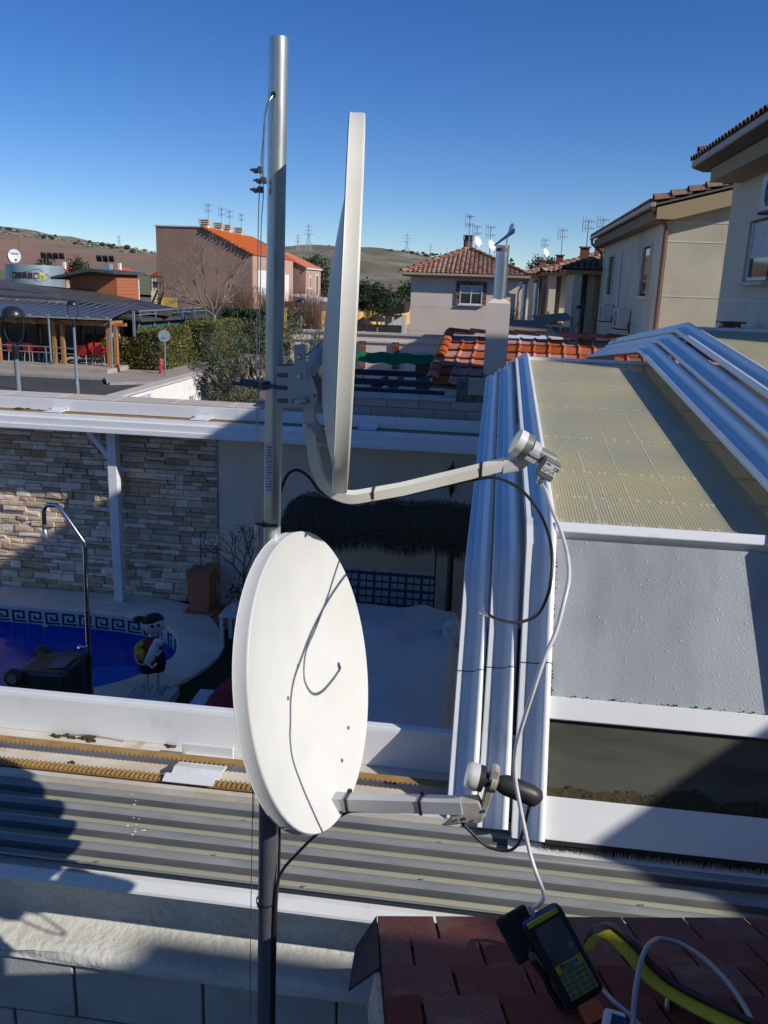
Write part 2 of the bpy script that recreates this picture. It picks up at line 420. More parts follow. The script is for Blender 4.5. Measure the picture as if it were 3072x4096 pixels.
# pool water: tinted, see-through, with a rippled mirror surface
def water_mat():
    m = bpy.data.materials.new('water'); m.use_nodes = True
    nt = m.node_tree; N = nt.nodes; L = nt.links; N.clear()
    out = N.new('ShaderNodeOutputMaterial'); tp = N.new('ShaderNodeBsdfTransparent'); gl = N.new('ShaderNodeBsdfGlossy')
    tp.inputs[0].default_value = (.62, .80, .97, 1); gl.inputs['Roughness'].default_value = .03
    fr = N.new('ShaderNodeFresnel'); fr.inputs[0].default_value = 1.33
    nz = N.new('ShaderNodeTexNoise'); nz.inputs['Scale'].default_value = 5; nz.inputs['Detail'].default_value = 3
    geo = N.new('ShaderNodeNewGeometry'); L.new(geo.outputs['Position'], nz.inputs['Vector'])
    bp = N.new('ShaderNodeBump'); bp.inputs['Strength'].default_value = .25; bp.inputs['Distance'].default_value = .05
    L.new(nz.outputs['Fac'], bp.inputs['Height'])
    for x in (fr, gl): L.new(bp.outputs[0], x.inputs['Normal'])
    ms = N.new('ShaderNodeMixShader'); L.new(fr.outputs[0], ms.inputs[0]); L.new(tp.outputs[0], ms.inputs[1]); L.new(gl.outputs[0], ms.inputs[2])
    L.new(ms.outputs[0], out.inputs['Surface']); MATS['water'] = m


water_mat()
# ================================================================== SETTING
def fbm(x, y, z=0.0, o=5):
    return noise.fractal(V((x, y, z)), 1.0, 2.0, o)


GX0, GX1, GY0, GY1 = -14.0, 6.0, 2.3, 10.6
b = MB()
BIG = 4000
for x0, x1, y0, y1 in ((-BIG, GX0, -BIG, BIG), (GX1, BIG, -BIG, BIG), (GX0, GX1, -BIG, GY0), (GX0, GX1, GY1, BIG)):
    b.add([(x0, y0, -.03), (x1, y0, -.03), (x1, y1, -.03), (x0, y1, -.03)], [(0, 1, 2, 3)])
tag(b.build('ground', 'earth'), kind='structure')
tag(MB().box(-60, -10.3, 21.0, 35.2, -.2, -.004).build('road', 'asphalt'), kind='structure')
b = MB().prism([(-20.5, 60, -.2), (-20.5, 260, -.2), (-12.5, 260, -.2), (-7.5, 60, -.2)], (0, 0, .19))
tag(b.build('side_road', 'pavement'), kind='structure')
pv = MB().prism([(-60, 34.05, -.1), (-16.4, 34.75, -.1), (-15.6, 33.25, -.1), (-14.1, 34.3, -.1), (-11.0, 36.5, -.1), (-9.5, 58, -.1), (-60, 58, -.1)], (0, 0, .2))
pv = tag(pv.build('pavement', 'pavement'), kind='structure')
kp = [(-60, 34.05), (-16.4, 34.75), (-15.6, 33.25), (-14.1, 34.3), (-11.0, 36.5)]
for (xa, ya), (xb, yb) in zip(kp, kp[1:]):
    n = max(1, int(math.hypot(xb - xa, yb - ya) / 1.0)) if xa > -30 or xb > -30 else 1
    for i in range(n):
        p = V((xa + (xb - xa) * i / n, ya + (yb - ya) * i / n, .03)); q = V((xa + (xb - xa) * (i + .985) / n, ya + (yb - ya) * (i + .985) / n, .03))
        if max(p.x, q.x) < -24: continue
        MB().bar(p, q, .18, .17).build('kerb_stone', 'kerb', pv)


def hill(name, m, ridge, y0, y1, ylow, wob):
    """ridge: list of (x, z) along y ~ y1; slope falls from the ridge toward the camera down to zero at ylow."""
    xs = [p[0] for p in ridge]

    def rz(x):
        for (xa, za), (xb, zb) in zip(ridge, ridge[1:]):
            if xa <= x <= xb:
                t = (x - xa) / (xb - xa); t = t * t * (3 - 2 * t) * .5 + t * .5
                return za + (zb - za) * t
        return ridge[-1][1]

    def fn(u, v):
        x = xs[0] + (xs[-1] - xs[0]) * u
        y = ylow + (y1 - ylow) * min(v, .8) / .8
        k = min(v, .8) / .8
        if v > .8: y = y1 + (y0 - y1) * (v - .8) / .2; k = 1 - (v - .8) / .2 * .6
        z = (rz(x) + fbm(x * .02, y * .015, 3) * wob) * (k ** 1.25) + fbm(x * .05, y * .03, 9) * wob * .35 * k - 1.0
        return V((x, y, z))
    return tag(MB().grid(150, 40, fn).build(name, m, smooth=180), kind='structure')


hl = hill('hillside', 'hillside', [(-900, 40), (-520, 47), (-420, 43), (-358, 37.5), (-312, 32.5), (-270, 26), (-240, 22), (-200, 17), (-120, 12), (60, 8)], 800, 600, 190, 1.6)
hf = hill('far_hill', 'hill_far', [(-900, 12), (-420, 20), (-300, 34), (-224, 42), (-199, 44), (-175, 43), (-147, 42.5), (-132, 44), (-103, 40.5), (-72, 36), (-40, 31), (40, 22), (200, 12), (700, 6)], 1200, 900, 300, 2.0)


def field(name, m, x0, x1, ya, yb, za, zb, wob=.4):
    def fn(u, v):
        x = x0 + (x1 - x0) * u; y = ya + (yb - ya) * v
        return V((x, y, za + (zb - za) * v + fbm(x * .03, y * .02, 5) * wob))
    return tag(MB().grid(50, 6, fn).build(name, m, smooth=180), kind='structure')


field('ploughed_field', 'field_red', -420, -110, 330, 470, 5.2, 16.5, .8)
field('green_field', 'field_green', -330, -60, 190, 330, .6, 5.0, .4)
# rocks and scrub along the ridge
b = MB(); b2 = MB()
for i in range(260):
    x = random.uniform(-420, -235); t = (x + 420) / 185
    z = 43 - t * 21.5 - random.uniform(-.4, 3.5); y = 590 + random.uniform(-6, 6)
    s = random.uniform(.5, 1.5)
    b.ball((x, y - (43 - t * 21.5 - z) * 8, z - .4), s, 6, 4, (1.6, 1, .6))
    if random.random() < .3: b2.ball((x + random.uniform(-9, 9), y - 30 * random.random(), z - random.uniform(-.4, 2)), random.uniform(.8, 1.9), 7, 5, (1.3, 1, .8))
for i in range(120):
    x = random.uniform(-235, -60); z = 41 - abs(x + 160) * .05
    b2.ball((x, 880, z + random.uniform(-3, 1)), random.uniform(.8, 1.8), 6, 4, (1.5, 1, .6))
tag(b.build('ridge_rocks', 'rock'), 'pale rocks scattered along the crest of the brown hill', 'rocks', kind='stuff')
tag(b2.build('ridge_scrub', 'scrub'), 'dark scrub dotted over the brown hills', 'scrub', kind='stuff')


# ================================================================== PATIO AND POOL
inner = [(-9.5, 9.9), (-7.5, 9.95), (-5.6, 9.97), (-5.09, 9.97), (-4.49, 9.92), (-4.08, 9.80), (-3.78, 9.54), (-3.59, 9.22), (-3.5, 8.85), (-3.57, 8.55), (-3.73, 8.2), (-4.05, 7.87), (-4.7, 7.5), (-5.7, 7.2), (-7.2, 7.05), (-9.5, 7.05)]
outer = [(-9.5, 10.55), (-7.5, 10.55), (-5.6, 10.55), (-4.9, 10.55), (-4.16, 10.5), (-3.70, 10.25), (-3.38, 9.9), (-3.115, 9.42), (-3.0, 9.04), (-3.04, 8.57), (-3.22, 8.08), (-3.46, 7.73), (-4.2, 7.12), (-5.4, 6.72), (-7.2, 6.55), (-9.5, 6.55)]
inn = [V((p.x, p.y, 0)) for p in spline([(x, y, 0) for x, y in inner], 5)]
out = [V((p.x, p.y, 0)) for p in spline([(x, y, 0) for x, y in outer], 5)]
rect = [V((GX0, GY0, 0)), V((GX1, GY0, 0)), V((GX1, GY1, 0)), V((GX0, GY1, 0))]
hole = out
pts = rect + hole
tris = tessellate_polygon([rect, hole])
tag(MB().add([(p.x, p.y, -.005) for p in pts], [list(t) for t in tris]).build('patio_floor', 'turf'), kind='structure')
tag(MB().box(-3.9, -1.9, 9.75, 10.57, -.1, .012).build('tiled_strip', 'terracotta'), kind='structure')
pool = thing('swimming_pool', 'blue swimming pool with a rounded end and key pattern tile band', 'pool', (-5, 8.6, 0))
shell = MB()
n = len(inn)
ins = []
cx, cy = -6.2, 8.55
for p in inn:
    ins.append(p)
shell.add([(p.x, p.y, -.05) for p in ins] + [(p.x, p.y, -1.25) for p in ins], [(i, i + 1, n + i + 1, n + i) for i in range(n - 1)] + [(n - 1, 0, n, 2 * n - 1)])
flt = tessellate_polygon([[V((p.x, p.y, 0)) for p in ins]])
shell.add([(p.x, p.y, -1.25) for p in ins], [list(t) for t in flt])
shell.build('pool_shell', 'pool_blue', pool)
band = MB()
off = [(p + (V((cx, cy, 0)) - p).normalized() * .006) for p in ins]
band.add([(p.x, p.y, -.045) for p in off] + [(p.x, p.y, -.245) for p in off], [(i, i + 1, n + i + 1, n + i) for i in range(n - 1)])
band.build('tile_band', 'tile_cream', pool)
# key pattern: one meander of dark tiles repeated along the band
km = MB()
for x0, x1, z0, z1 in ((0, .18, .135, .16), (0, .028, 0, .135), (.152, .18, .045, .135), (.07, .152, .045, .068), (.07, .095, .068, .10), (.03, .2, 0, .022)):
    km.box(x0, x1, -.004, 0, z0, z1)
kmesh = km.mesh('key_tile', 'tile_navy')
acc = 0.0
for i in range(n - 1):
    a, c_ = off[i], off[i + 1]
    L_ = (c_ - a).length
    while acc < L_:
        p = a + (c_ - a) * (acc / L_)
        d = (c_ - a).normalized()
        inward = V((d.y, -d.x, 0))
        M = frame((p.x, p.y, -.225), d, (0, 0, 1))
        # local y = up, so rotate: x along, y depth, z up
        M = Matrix.Translation(V((p.x, p.y, -.225)) + inward * .004) @ Matrix((d, -inward, V((0, 0, 1)))).transposed().to_4x4()
        if p.x > -7.4 and (p.y > 8.9): piece('key_tile', kmesh, pool, M)
        acc += .235
    acc -= L_
# coping: segments with open joints, rounded nose
cuts = [0, 7, 13, 19, 27, 34, 41, 48, 54, 60, 66, 71, len(inn) - 1]
for a, e in zip(cuts, cuts[1:]):
    seg = MB(); P = inn[a:e + 1]; Q = out[a:e + 1]; m_ = len(P)
    def sh(A, B, f): return A + (B - A) * f
    P = [sh(P[0], P[1], .04)] + P[1:-1] + [sh(P[-1], P[-2], .04)]
    Q = [sh(Q[0], Q[1], .04)] + Q[1:-1] + [sh(Q[-1], Q[-2], .04)]
    prof = []
    for p, q in zip(P, Q):
        d = (p - q).normalized()
        prof.append([q + V((0, 0, -.05)), q + V((0, 0, .035)), p + d * -.03 + V((0, 0, .035)), p + d * .015 + V((0, 0, .022)), p + d * .03 + V((0, 0, -.005)), p + d * .02 + V((0, 0, -.045))])
    vs_ = [w for r in prof for w in r]
    fs = [(i * 6 + j, i * 6 + j + 1, (i + 1) * 6 + j + 1, (i + 1) * 6 + j) for i in range(m_ - 1) for j in range(5)] + [tuple(range(6)), tuple(range((m_ - 1) * 6, m_ * 6))[::-1]]
    seg.add(vs_, fs).build('coping_slab', 'coping_stone', pool, smooth=40)
wtr = tessellate_polygon([[V((p.x, p.y, 0)) for p in ins]])
def face_up(P, T): return [t if (P[t[1]] - P[t[0]]).cross(P[t[2]] - P[t[0]]).z > 0 else (t[0], t[2], t[1]) for t in T]
MB().add([(p.x, p.y, -.25) for p in ins], [list(t) for t in face_up(ins, wtr)]).build('water', 'water', pool)
# pool steps at the rounded end, with small pale cross tiles
st = MB()
for k, (r, z) in enumerate(((.75, -.5), (1.15, -.8), (1.55, -1.05))):
    poly = [V((-4.35 + r * math.cos(t), 8.75 + r * math.sin(t), 0)) for t in [R(x) for x in range(0, 360, 15)]]
    poly = [V((min(p.x, -3.62), min(max(p.y, 7.95), 9.75), -1.24)) for p in poly]
    st.prism(poly, (0, 0, z + 1.24 - k * .001))
st.build('step', 'pool_blue', pool)
cm = MB().box(-.045, .045, -.012, .012, 0, .004).box(-.012, .012, -.045, .045, .0005, .0045).mesh('cross_tile', 'tile_pale')
for k, (x, y) in enumerate([(-4.0, 9.1), (-4.15, 8.75), (-4.0, 8.45), (-4.5, 9.2), (-4.4, 8.3), (-4.7, 8.95), (-4.75, 8.55), (-5.0, 9.2), (-4.6, 8.1), (-5.0, 8.3)]):
    z = -.5 if math.hypot(x + 4.35, y - 8.75) < .7 else (-.8 if math.hypot(x + 4.35, y - 8.75) < 1.1 else -1.24)
    piece('cross_tile', cm, pool, Matrix.Translation((x, y, z + .003)) @ Matrix.Rotation(k * .7, 4, 'Z'))
MB().lathe([(.045, 0), (.045, .02), (.03, .03)], (-5.72, 9.93, -.26), (0, -1, 0), 14).build('inlet', 'tile_cream', pool)

# ---- stone clad wall behind the pool
wall = thing('stone_clad_wall', 'wall clad in thin split beige stones behind the pool', 'wall', (-6, 10.6, 0))
MB().box(-9.6, -3.52, 10.60, 10.95, -.1, 2.66).build('wall_core', 'mortar_dark', wall)
stones = []
z = 0.012
while z < 2.5:
    h = random.choice((.045, .055, .06, .065, .085, .10))
    x = -9.5 + random.uniform(0, .2)
    while x < -3.53:
        w = random.uniform(.10, .36) if h < .09 else random.uniform(.14, .26)
        if random.random() < .12 and h > .08:
            stones.append((x, min(x + w, -3.525), z, z + h * .48)); stones.append((x, min(x + w, -3.525), z + h * .52, z + h))
        else:
            stones.append((x, min(x + w, -3.525), z, z + h))
        x += w + .004
    z += h + .004


def stone_mb(mb, x0, x1, z0, z1):
    d = random.choice((.008, .014, .02, .03, .042)) + random.uniform(0, .012)
    y = 10.602
    j = lambda s=.004: random.uniform(-s, s)
    v_ = [(x0, y, z0), (x1, y, z0), (x1, y, z1), (x0, y, z1)]
    f_ = [(x0 + .003, y - d + j(.006), z0 + .003 + j(.002)), (x1 - .003, y - d + j(.006), z0 + .003 + j(.002)), (x1 - .003, y - d + j(.006), z1 - .003 + j(.002)), (x0 + .003, y - d + j(.006), z1 - .003 + j(.002))]
    mid = ((x0 + x1) / 2 + j(.03), y - d - random.uniform(0, .012), (z0 + z1) / 2 + j(.01))
    return mb.add(v_ + f_ + [mid], [(0, 1, 5, 4), (1, 2, 6, 5), (2, 3, 7, 6), (3, 0, 4, 7), (4, 5, 8), (5, 6, 8), (6, 7, 8), (7, 4, 8)])


vis = [s_ for s_ in stones if s_[1] > -6.7 and s_[2] < 2.42]
vis.sort(key=lambda q: -(q[1] - q[0]) * (q[3] - q[2]))
big = set(vis[:300])
rest = MB()
for s_ in stones:
    if s_ in big: stone_mb(MB(), *s_).build('stone', 'stone', wall)
    else: stone_mb(rest, *s_)
tag(rest.build('small_stones', 'stone', wall), kind='stuff')
# capping of the boundary wall and the taller block part at the right
cap = thing('boundary_wall', 'rendered boundary wall with pale coping and blockwork behind the far rail', 'wall', (-1, 10.8, 0))
MB().box(-3.518, 3.2, 10.58, 10.93, -.1, 2.62).build('wall_face', 'render_beige', cap)
MB().box(-3.518, -3.512, 10.572, 10.58, 0, 2.5).build('edge_trim', 'coping_pale', cap)
for i in range(9):
    MB().box(-9.6 + i * .78, -9.6 + i * .78 + .772, 10.62, 11.05, 2.665, 2.725).build('coping_stone', 'coping_pale', cap, bevel=.006)
MB().box(-9.6, -2.75, 10.70, 10.98, 2.64, 2.664).build('mortar_bed', 'mortar_dark', cap)
for r in range(3):
    for i in range(12):
        x0 = -2.74 + i * .405 - (r % 2) * .2
        x1 = min(x0 + .398, 3.2); x0 = max(x0, -2.74)
        top = 2.62 + (r + 1) * .2
        if r >= 2 and x0 < -.5: continue
        if x1 - x0 < .05: continue
        MB().box(x0, x1, 10.66, 10.92, 2.622 + r * .2 if r else 2.622, top - .006 - (.09 if r == 1 and x0 < -.5 else 0)).build('wall_block', 'block_stone', cap)
for i in range(5):
    MB().box(-2.75 + i * .46, -2.75 + i * .46 + .455, 10.63, 10.95, 2.925, 2.965).build('coping_stone', 'coping_pale', cap, bevel=.005)
MB().box(-2.745, 3.2, 10.675, 10.90, 2.60, 3.17 - .25).build('block_core', 'mortar_dark', cap)
MB().box(-.45, 3.2, 10.675, 10.90, 2.90, 3.20).build('block_core', 'mortar_dark', cap)
# horizontal joint lines of the rendered face
for zz in (.78, 1.72):
    MB().box(-3.5, 3.0, 10.578, 10.581, zz, zz + .006).build('joint', 'coping_stone', cap)

# ---- the post that carries the far rail
post = thing('steel_post', 'white square post with a diagonal brace under the far rail', 'post', (-4.85, 10.33, 0))
MB().box(-4.90, -4.78, 10.27, 10.39, .05, 2.44).build('post', 'white_aluminium', post, bevel=.004)
MB().bar((-4.90, 10.33, 2.02), (-5.22, 10.33, 2.42), .06, .06).build('brace', 'white_aluminium', post)
MB().box(-5.02, -4.67, 10.2, 10.46, .036, .05).build('base_plate', 'coping_stone', post)


# ---- far rail of the pool enclosure
def rail_brackets(par, xs, y0, y1, z):
    for x in xs:
        MB().box(x, x + .22, y0, y1, z, z + .008).box(x, x + .22, y1 - .02, y1, z + .008, z + .04).build('bracket', 'white_aluminium', par)


fr = thing('enclosure_rail', 'white aluminium rail of the pool enclosure along the stone wall', 'rail', (-3, 10.2, 2.4))
MB().box(-10, 3.2, 10.38, 10.44, 2.58, 2.735).build('back_flange', 'white_aluminium', fr, bevel=.004)
MB().box(-10, 3.2, 10.10, 10.38, 2.555, 2.575).build('track_tray', 'tray_paint', fr)
MB().box(-10, 3.2, 10.05, 10.10, 2.47, 2.60).build('front_flange', 'white_aluminium', fr, bevel=.004)
MB().box(-10, 3.2, 9.98, 10.08, 2.40, 2.465).build('lower_lip', 'white_aluminium', fr, bevel=.006)
MB().box(-10, 3.2, 10.0, 10.44, 2.44, 2.55).build('rail_core', 'white_aluminium', fr)
for y in (10.15, 10.22, 10.29):
    MB().box(-10, 3.2, y, y + .028, 2.577, 2.60).build('track_strip', 'belt' if y < 10.25 else 'dark_steel', fr)
rail_brackets(fr, [-5.65, -3.72, -1.6, .3], 10.12, 10.36, 2.604)
tag(MB().ball((-6.05, 10.25, 2.6), .05, 7, 5, (1.8, .8, .5)).ball((-5.95, 10.28, 2.6), .04, 7, 5, (1.2, .8, .5)).ball((-5.8, 10.3, 2.59), .02, 6, 4).build('moss_clump', 'moss'), 'dark moss clumps lying on the far white rail', 'moss')


# ---- shower
shw = thing('pool_shower', 'tall chrome pool shower pole with a bent neck', 'shower', (-3.78, 7.28, 0))
MB().lathe([(.07, 0.036), (.07, .045), (.024, .05)], (-3.785, 7.3, 0), n=16).build('foot', 'chrome', shw)
MB().tube([(-3.785, 7.3, .045), (-3.767, 7.3, 1.14)], .026, 12).build('lower_pole', 'chrome', shw, smooth=40)
MB().lathe([(.03, 0), (.03, .03)], (-3.767, 7.3, 1.13), n=14).build('collar', 'chrome', shw, smooth=40)
MB().tube([(-3.767, 7.3, 1.14), (-3.749, 7.3, 1.80)] + spline([(-3.752, 7.3, 1.84), (-3.80, 7.3, 1.915), (-3.98, 7.3, 2.17), (-4.04, 7.3, 2.198), (-4.10, 7.3, 2.19), (-4.137, 7.3, 2.14), (-4.145, 7.3, 2.0)], 6), .021, 12).build('upper_pole', 'chrome', shw, smooth=40)
MB().lathe([(.022, .0), (.024, -.03), (.02, -.05), (.026, -.06), (.042, -.125), (.04, -.135)], (-4.146, 7.3, 2.0), n=16).build('shower_head', 'steel', shw, smooth=40)
MB().tube([(-3.775, 7.28, .787), (-3.825, 7.25, .787)], .013, 8).ball((-3.835, 7.245, .787), .028, 10, 6).build('valve_knob', 'chrome', shw)

# ---- overturned wheeled bin
bn = thing('wheeled_bin', 'black wheeled bin tipped over beside the pool', 'bin', (-4.1, 7.2, 0))
bo = MB()
def binpt(u, v, w):      # u along the bin (0 bottom .. 1 rim), v across, w height
    s = .42 + .12 * u
    return V((-4.36 + .50 * u, 7.20 + (v - .5) * s * 1.05, .03 + (.28 if u < .5 else .24) * (1 - u) * .35 + w * (s * 1.15)))
bo.add([binpt(u, v, w) for u in (0, 1) for v, w in ((0, 0), (1, 0), (1, 1), (0, 1))], [(0, 1, 2, 3), (4, 7, 6, 5), (0, 4, 5, 1), (1, 5, 6, 2), (2, 6, 7, 3), (3, 7, 4, 0)])
bo.build('bin_body', 'black_plastic', bn, bevel=.03)
MB().add([binpt(u, v, 1.0) + V((0, 0, .012)) for u, v in ((.55, .2), (.92, .2), (.92, .7), (.55, .7))], [(0, 1, 2, 3)]).build('panel', 'sign_grey', bn)
MB().box(-3.89, -3.84, 6.90, 7.50, .04, .64).build('rim', 'black_plastic', bn, bevel=.015)
for y in (6.93, 7.47):
    w = MB().lathe([(.02, -.03), (.075, -.03), (.095, -.015), (.095, .015), (.075, .03), (.02, .03)], (-4.36, y, .56), (0, 1, 0), 18).build('wheel', 'black_rubber', bn, smooth=40)
    MB().lathe([(.05, -.034), (.05, .034)], (-4.36, y, .56), (0, 1, 0), 12).build('hub', 'sign_grey', w)
MB().tube([(-4.36, 6.93, .56), (-4.36, 7.47, .56)], .012, 8).build('axle', 'steel', bn)

# ---- garden figure on two stakes in a planter
gf = thing('garden_figure', 'painted garden figure in cap red shirt and navy shorts on two stakes', 'garden ornament', (-3.33, 7.72, 0))
fx, fy = -3.33, 7.78
MB().lathe([(.055, .32), (.085, .33), (.10, .42), (.105, .52), (.07, .53)], (fx - .05, fy, 0), n=14).lathe([(.055, .34), (.075, .35), (.09, .43), (.09, .52), (.06, .53)], (fx + .055, fy, 0), n=14).build('shorts', 'shorts_navy', gf, smooth=50)
MB().lathe([(.06, .50), (.105, .515), (.11, .58), (.085, .68), (.05, .72), (.03, .725)], (fx, fy, 0), n=16).build('shirt', 'shirt_red', gf, smooth=50)
MB().lathe([(.028, .72), (.034, .728), (.028, .736), (.034, .744), (.028, .752), (.034, .76), (.028, .768)], (fx + .005, fy, 0), n=12).build('spring_neck', 'toy_white', gf, smooth=50)
hd = MB().ball((fx + .03, fy, .86), .108, 18, 12, (1.05, .95, .95)).build('head', 'skin_pale', gf, smooth=90)
MB().ball((fx + .145, fy - .01, .845), .022, 8, 6).build('nose', 'skin_pale', hd, smooth=90)
for dx, dy in ((.06, -.098), (.112, -.062)):
    MB().ball((fx + dx, fy + dy - .005, .88), .018, 8, 6, (1, .6, 1)).build('eye', 'ink', hd)
MB().lathe([(.112, 0), (.112, .02), (.09, .055), (.05, .078), (.005, .085)], (fx + .02, fy + .015, .885), (-.22, .12, 1), 18).build('cap', 'cap_dark', gf, smooth=90)
MB().ball((fx - .115, fy, .905), .06, 12, 8, (1.25, 1.0, .45)).build('cap_peak', 'cap_dark', gf, smooth=90)
MB().tube(spline([(fx - .06, fy - .05, .68), (fx - .12, fy - .09, .62), (fx - .10, fy - .10, .53), (fx - .03, fy - .11, .52)], 4), [.03] * 12 + [.045], 8).ball((fx - .075, fy - .11, .57), .055, 10, 8, (1, .7, 1.1)).build('arm', 'toy_yellow', gf, smooth=60)
MB().tube(spline([(fx - .02, fy - .12, .47), (fx + .03, fy - .125, .53), (fx + .07, fy - .12, .62), (fx + .10, fy - .11, .70)], 4), [.03, .035, .04, .045, .05, .05, .05, .05, .05, .048, .045, .042, .04], 10).ball((fx + .12, fy - .11, .715), .045, 10, 8, (1.2, .9, 1)).tube([(fx + .07, fy - .14, .62), (fx + .13, fy - .15, .59), (fx + .16, fy - .15, .64)], .014, 7).tube([(fx, fy - .15, .50), (fx + .07, fy - .16, .45), (fx + .11, fy - .16, .50)], .016, 7).build('toy_animal', 'toy_white', gf, smooth=60)
MB().tube(spline([(fx - .02, fy - .13, .46), (fx - .10, fy - .12, .47), (fx - .14, fy - .10, .54), (fx - .11, fy - .09, .60)], 5), .009, 6).build('toy_tail', 'toy_white', gf)
for dx in (-.055, .06):
    MB().tube([(fx + dx, fy, .08), (fx + dx * 1.02, fy, .36)], .012, 8).build('stake', 'coping_pale', gf)
pl = MB().box(-3.56, -3.10, 7.58, 7.92, 0.0, .10).build('planter_box', 'coping_pale')
tag(pl, 'low pale trough planter under the garden figure', 'planter')
g = MB()
for i in range(60):
    x = random.uniform(-3.54, -3.2); y = random.uniform(7.6, 7.9); h = random.uniform(.02, .07); a = random.uniform(0, 6.28)
    g.add([(x, y, .10), (x + .006, y, .10), (x + math.cos(a) * h * .7, y + math.sin(a) * h * .7, .10 + h)], [(0, 1, 2)])
tag(g.build('planter_grass', 'dark_leaf'), 'dry grass growing in the trough planter', 'grass', kind='stuff')

# ---- terracotta planter by the wall
tp = thing('terracotta_planter', 'tall square terracotta planter with a bare twig by the stone wall', 'planter', (-3.66, 10.3, 0))
def taper(c, a0, a1, z0, z1):
    return MB().add([(c[0] + i * a, c[1] + j * a, z_) for a, z_ in ((a0, z0), (a1, z1)) for i, j in ((-1, -1), (1, -1), (1, 1), (-1, 1))], [(0, 3, 2, 1), (4, 5, 6, 7), (0, 1, 5, 4), (1, 2, 6, 5), (2, 3, 7, 6), (3, 0, 4, 7)])
taper((-3.66, 10.28), .13, .165, .045, .55).build('pot', 'terracotta', tp, bevel=.012)
MB().box(-3.83, -3.49, 10.11, 10.45, .55, .60).build('pot_rim', 'terracotta', tp, bevel=.01)
MB().box(-3.87, -3.45, 10.07, 10.49, .012, .045).build('saucer', 'terracotta', tp, bevel=.01)
MB().tube([(-3.68, 10.28, .58), (-3.67, 10.28, .85), (-3.66, 10.27, 1.12)], .007, 6).build('twig', 'bark', tp)


# ---- small bare shrub with dry reddish leaves, in a pot on the terrace
def twigs(mb, p, d, L, r, depth, rng, spread=.6, tips=None, split=(2, 3)):
    q = p + d * L
    mid = p + d * L * .5 + V((rng.uniform(-1, 1), rng.uniform(-1, 1), rng.uniform(-1, 1))) * L * .06
    mb.tube([p, mid, q], [r, r * .85, r * .7], 5 if r > .02 else 3, caps=False)
    if tips is not None and depth <= 1: tips.append(q)
    if depth == 0: return
    for k in range(rng.randint(*split)):
        e = (d + V((rng.uniform(-1, 1), rng.uniform(-1, 1), rng.uniform(-.55, .85))) * spread).normalized()
        twigs(mb, q if k else q, e, L * rng.uniform(.62, .85), r * .62, depth - 1, rng, spread, tips, split)


def leaf_cloud(mb, centres, n, rad, size, rng, flat=.5):
    for i in range(n):
        c = rng.choice(centres)
        p = c + V((rng.gauss(0, 1), rng.gauss(0, 1), rng.gauss(0, 1))) * rad
        a = V((rng.uniform(-1, 1), rng.uniform(-1, 1), rng.uniform(-1, 1))).normalized()
        b_ = a.orthogonal().normalized()
        b_ = (Matrix.Rotation(rng.uniform(0, 6.28), 3, a) @ b_)
        s = size * rng.uniform(.6, 1.3)
        mb.add([p - a * s, p + b_ * s * flat, p + a * s, p - b_ * s * flat], [(0, 1, 2, 3)])


rg = random.Random(3)
shb = thing('potted_shrub', 'leafless shrub with dry reddish leaves beside the white side table', 'shrub', (-2.98, 9.9, 0))
w = MB(); tips = []
twigs(w, V((-2.98, 9.9, .30)), V((0.02, 0, 1)), .36, .022, 4, rg, .62, tips, (3, 3))
w.build('branches', 'bark', shb)
lf = MB(); leaf_cloud(lf, tips, 520, .05, .013, rg)
tag(lf.build('leaves', 'berry_leaf', shb), kind='stuff')
MB().lathe([(.10, .0), (.14, .27), (.155, .27), (.155, .31), (.13, .31)], (-2.98, 9.9, .012), n=16).build('pot', 'terracotta', shb, smooth=40)

tb = thing('side_table', 'small white plastic garden table near the terracotta planter', 'table', (-2.87, 9.35, 0))
MB().box(-3.06, -2.62, 9.12, 9.56, .42, .45).build('table_top', 'lnb_white', tb, bevel=.01)
for x in (-3.03, -2.66):
    for y in (9.16, 9.5):
        MB().bar((x, y, 0), (x, y, .42), .045, .045).build('leg', 'lnb_white', tb)
wp = thing('flower_pot', 'small white pot with a green plant on the side table', 'plant pot', (-2.9, 9.3, .45))
MB().lathe([(.045, .003), (.06, .12), (.052, .12)], (-2.9, 9.32, .45), n=14).build('pot', 'lnb_white', wp, smooth=40)
lf = MB(); leaf_cloud(lf, [V((-2.9, 9.32, .66)), V((-2.93, 9.3, .62)), V((-2.88, 9.33, .72))], 220, .06, .02, rg)
tag(lf.build('leaves', 'dark_leaf', wp), kind='stuff')

# ---- red cushion on a white lounger, in the dark part of the patio
lg = thing('sun_lounger', 'white plastic lounger with a red cushion behind the lower dish', 'lounger', (-2.2, 7.3, 0))
MB().bar((-2.75, 7.3, .25), (-1.2, 7.3, .25), .6, .05).build('frame', 'lnb_white', lg)
MB().bar((-2.5, 7.3, .27), (-1.9, 7.3, .5), .5, .03).build('backrest', 'lnb_white', lg)
for x in (-2.6, -1.35):
    for y in (7.05, 7.55): MB().bar((x, y, 0), (x, y, .24), .05, .05).build('leg', 'lnb_white', lg)
MB().grid(24, 16, lambda u, v: V((-2.72 + .9 * u, 7.0 + .62 * v, .08 + .60 * math.sin(min(u * 1.3, 1) * math.pi * .5) ** .8 * math.sin(math.pi * (.08 + .84 * v)) ** .4 + .03 * fbm(u * 5, v * 5, 8)))).build('cushion', 'cushion_red', lg, smooth=180)

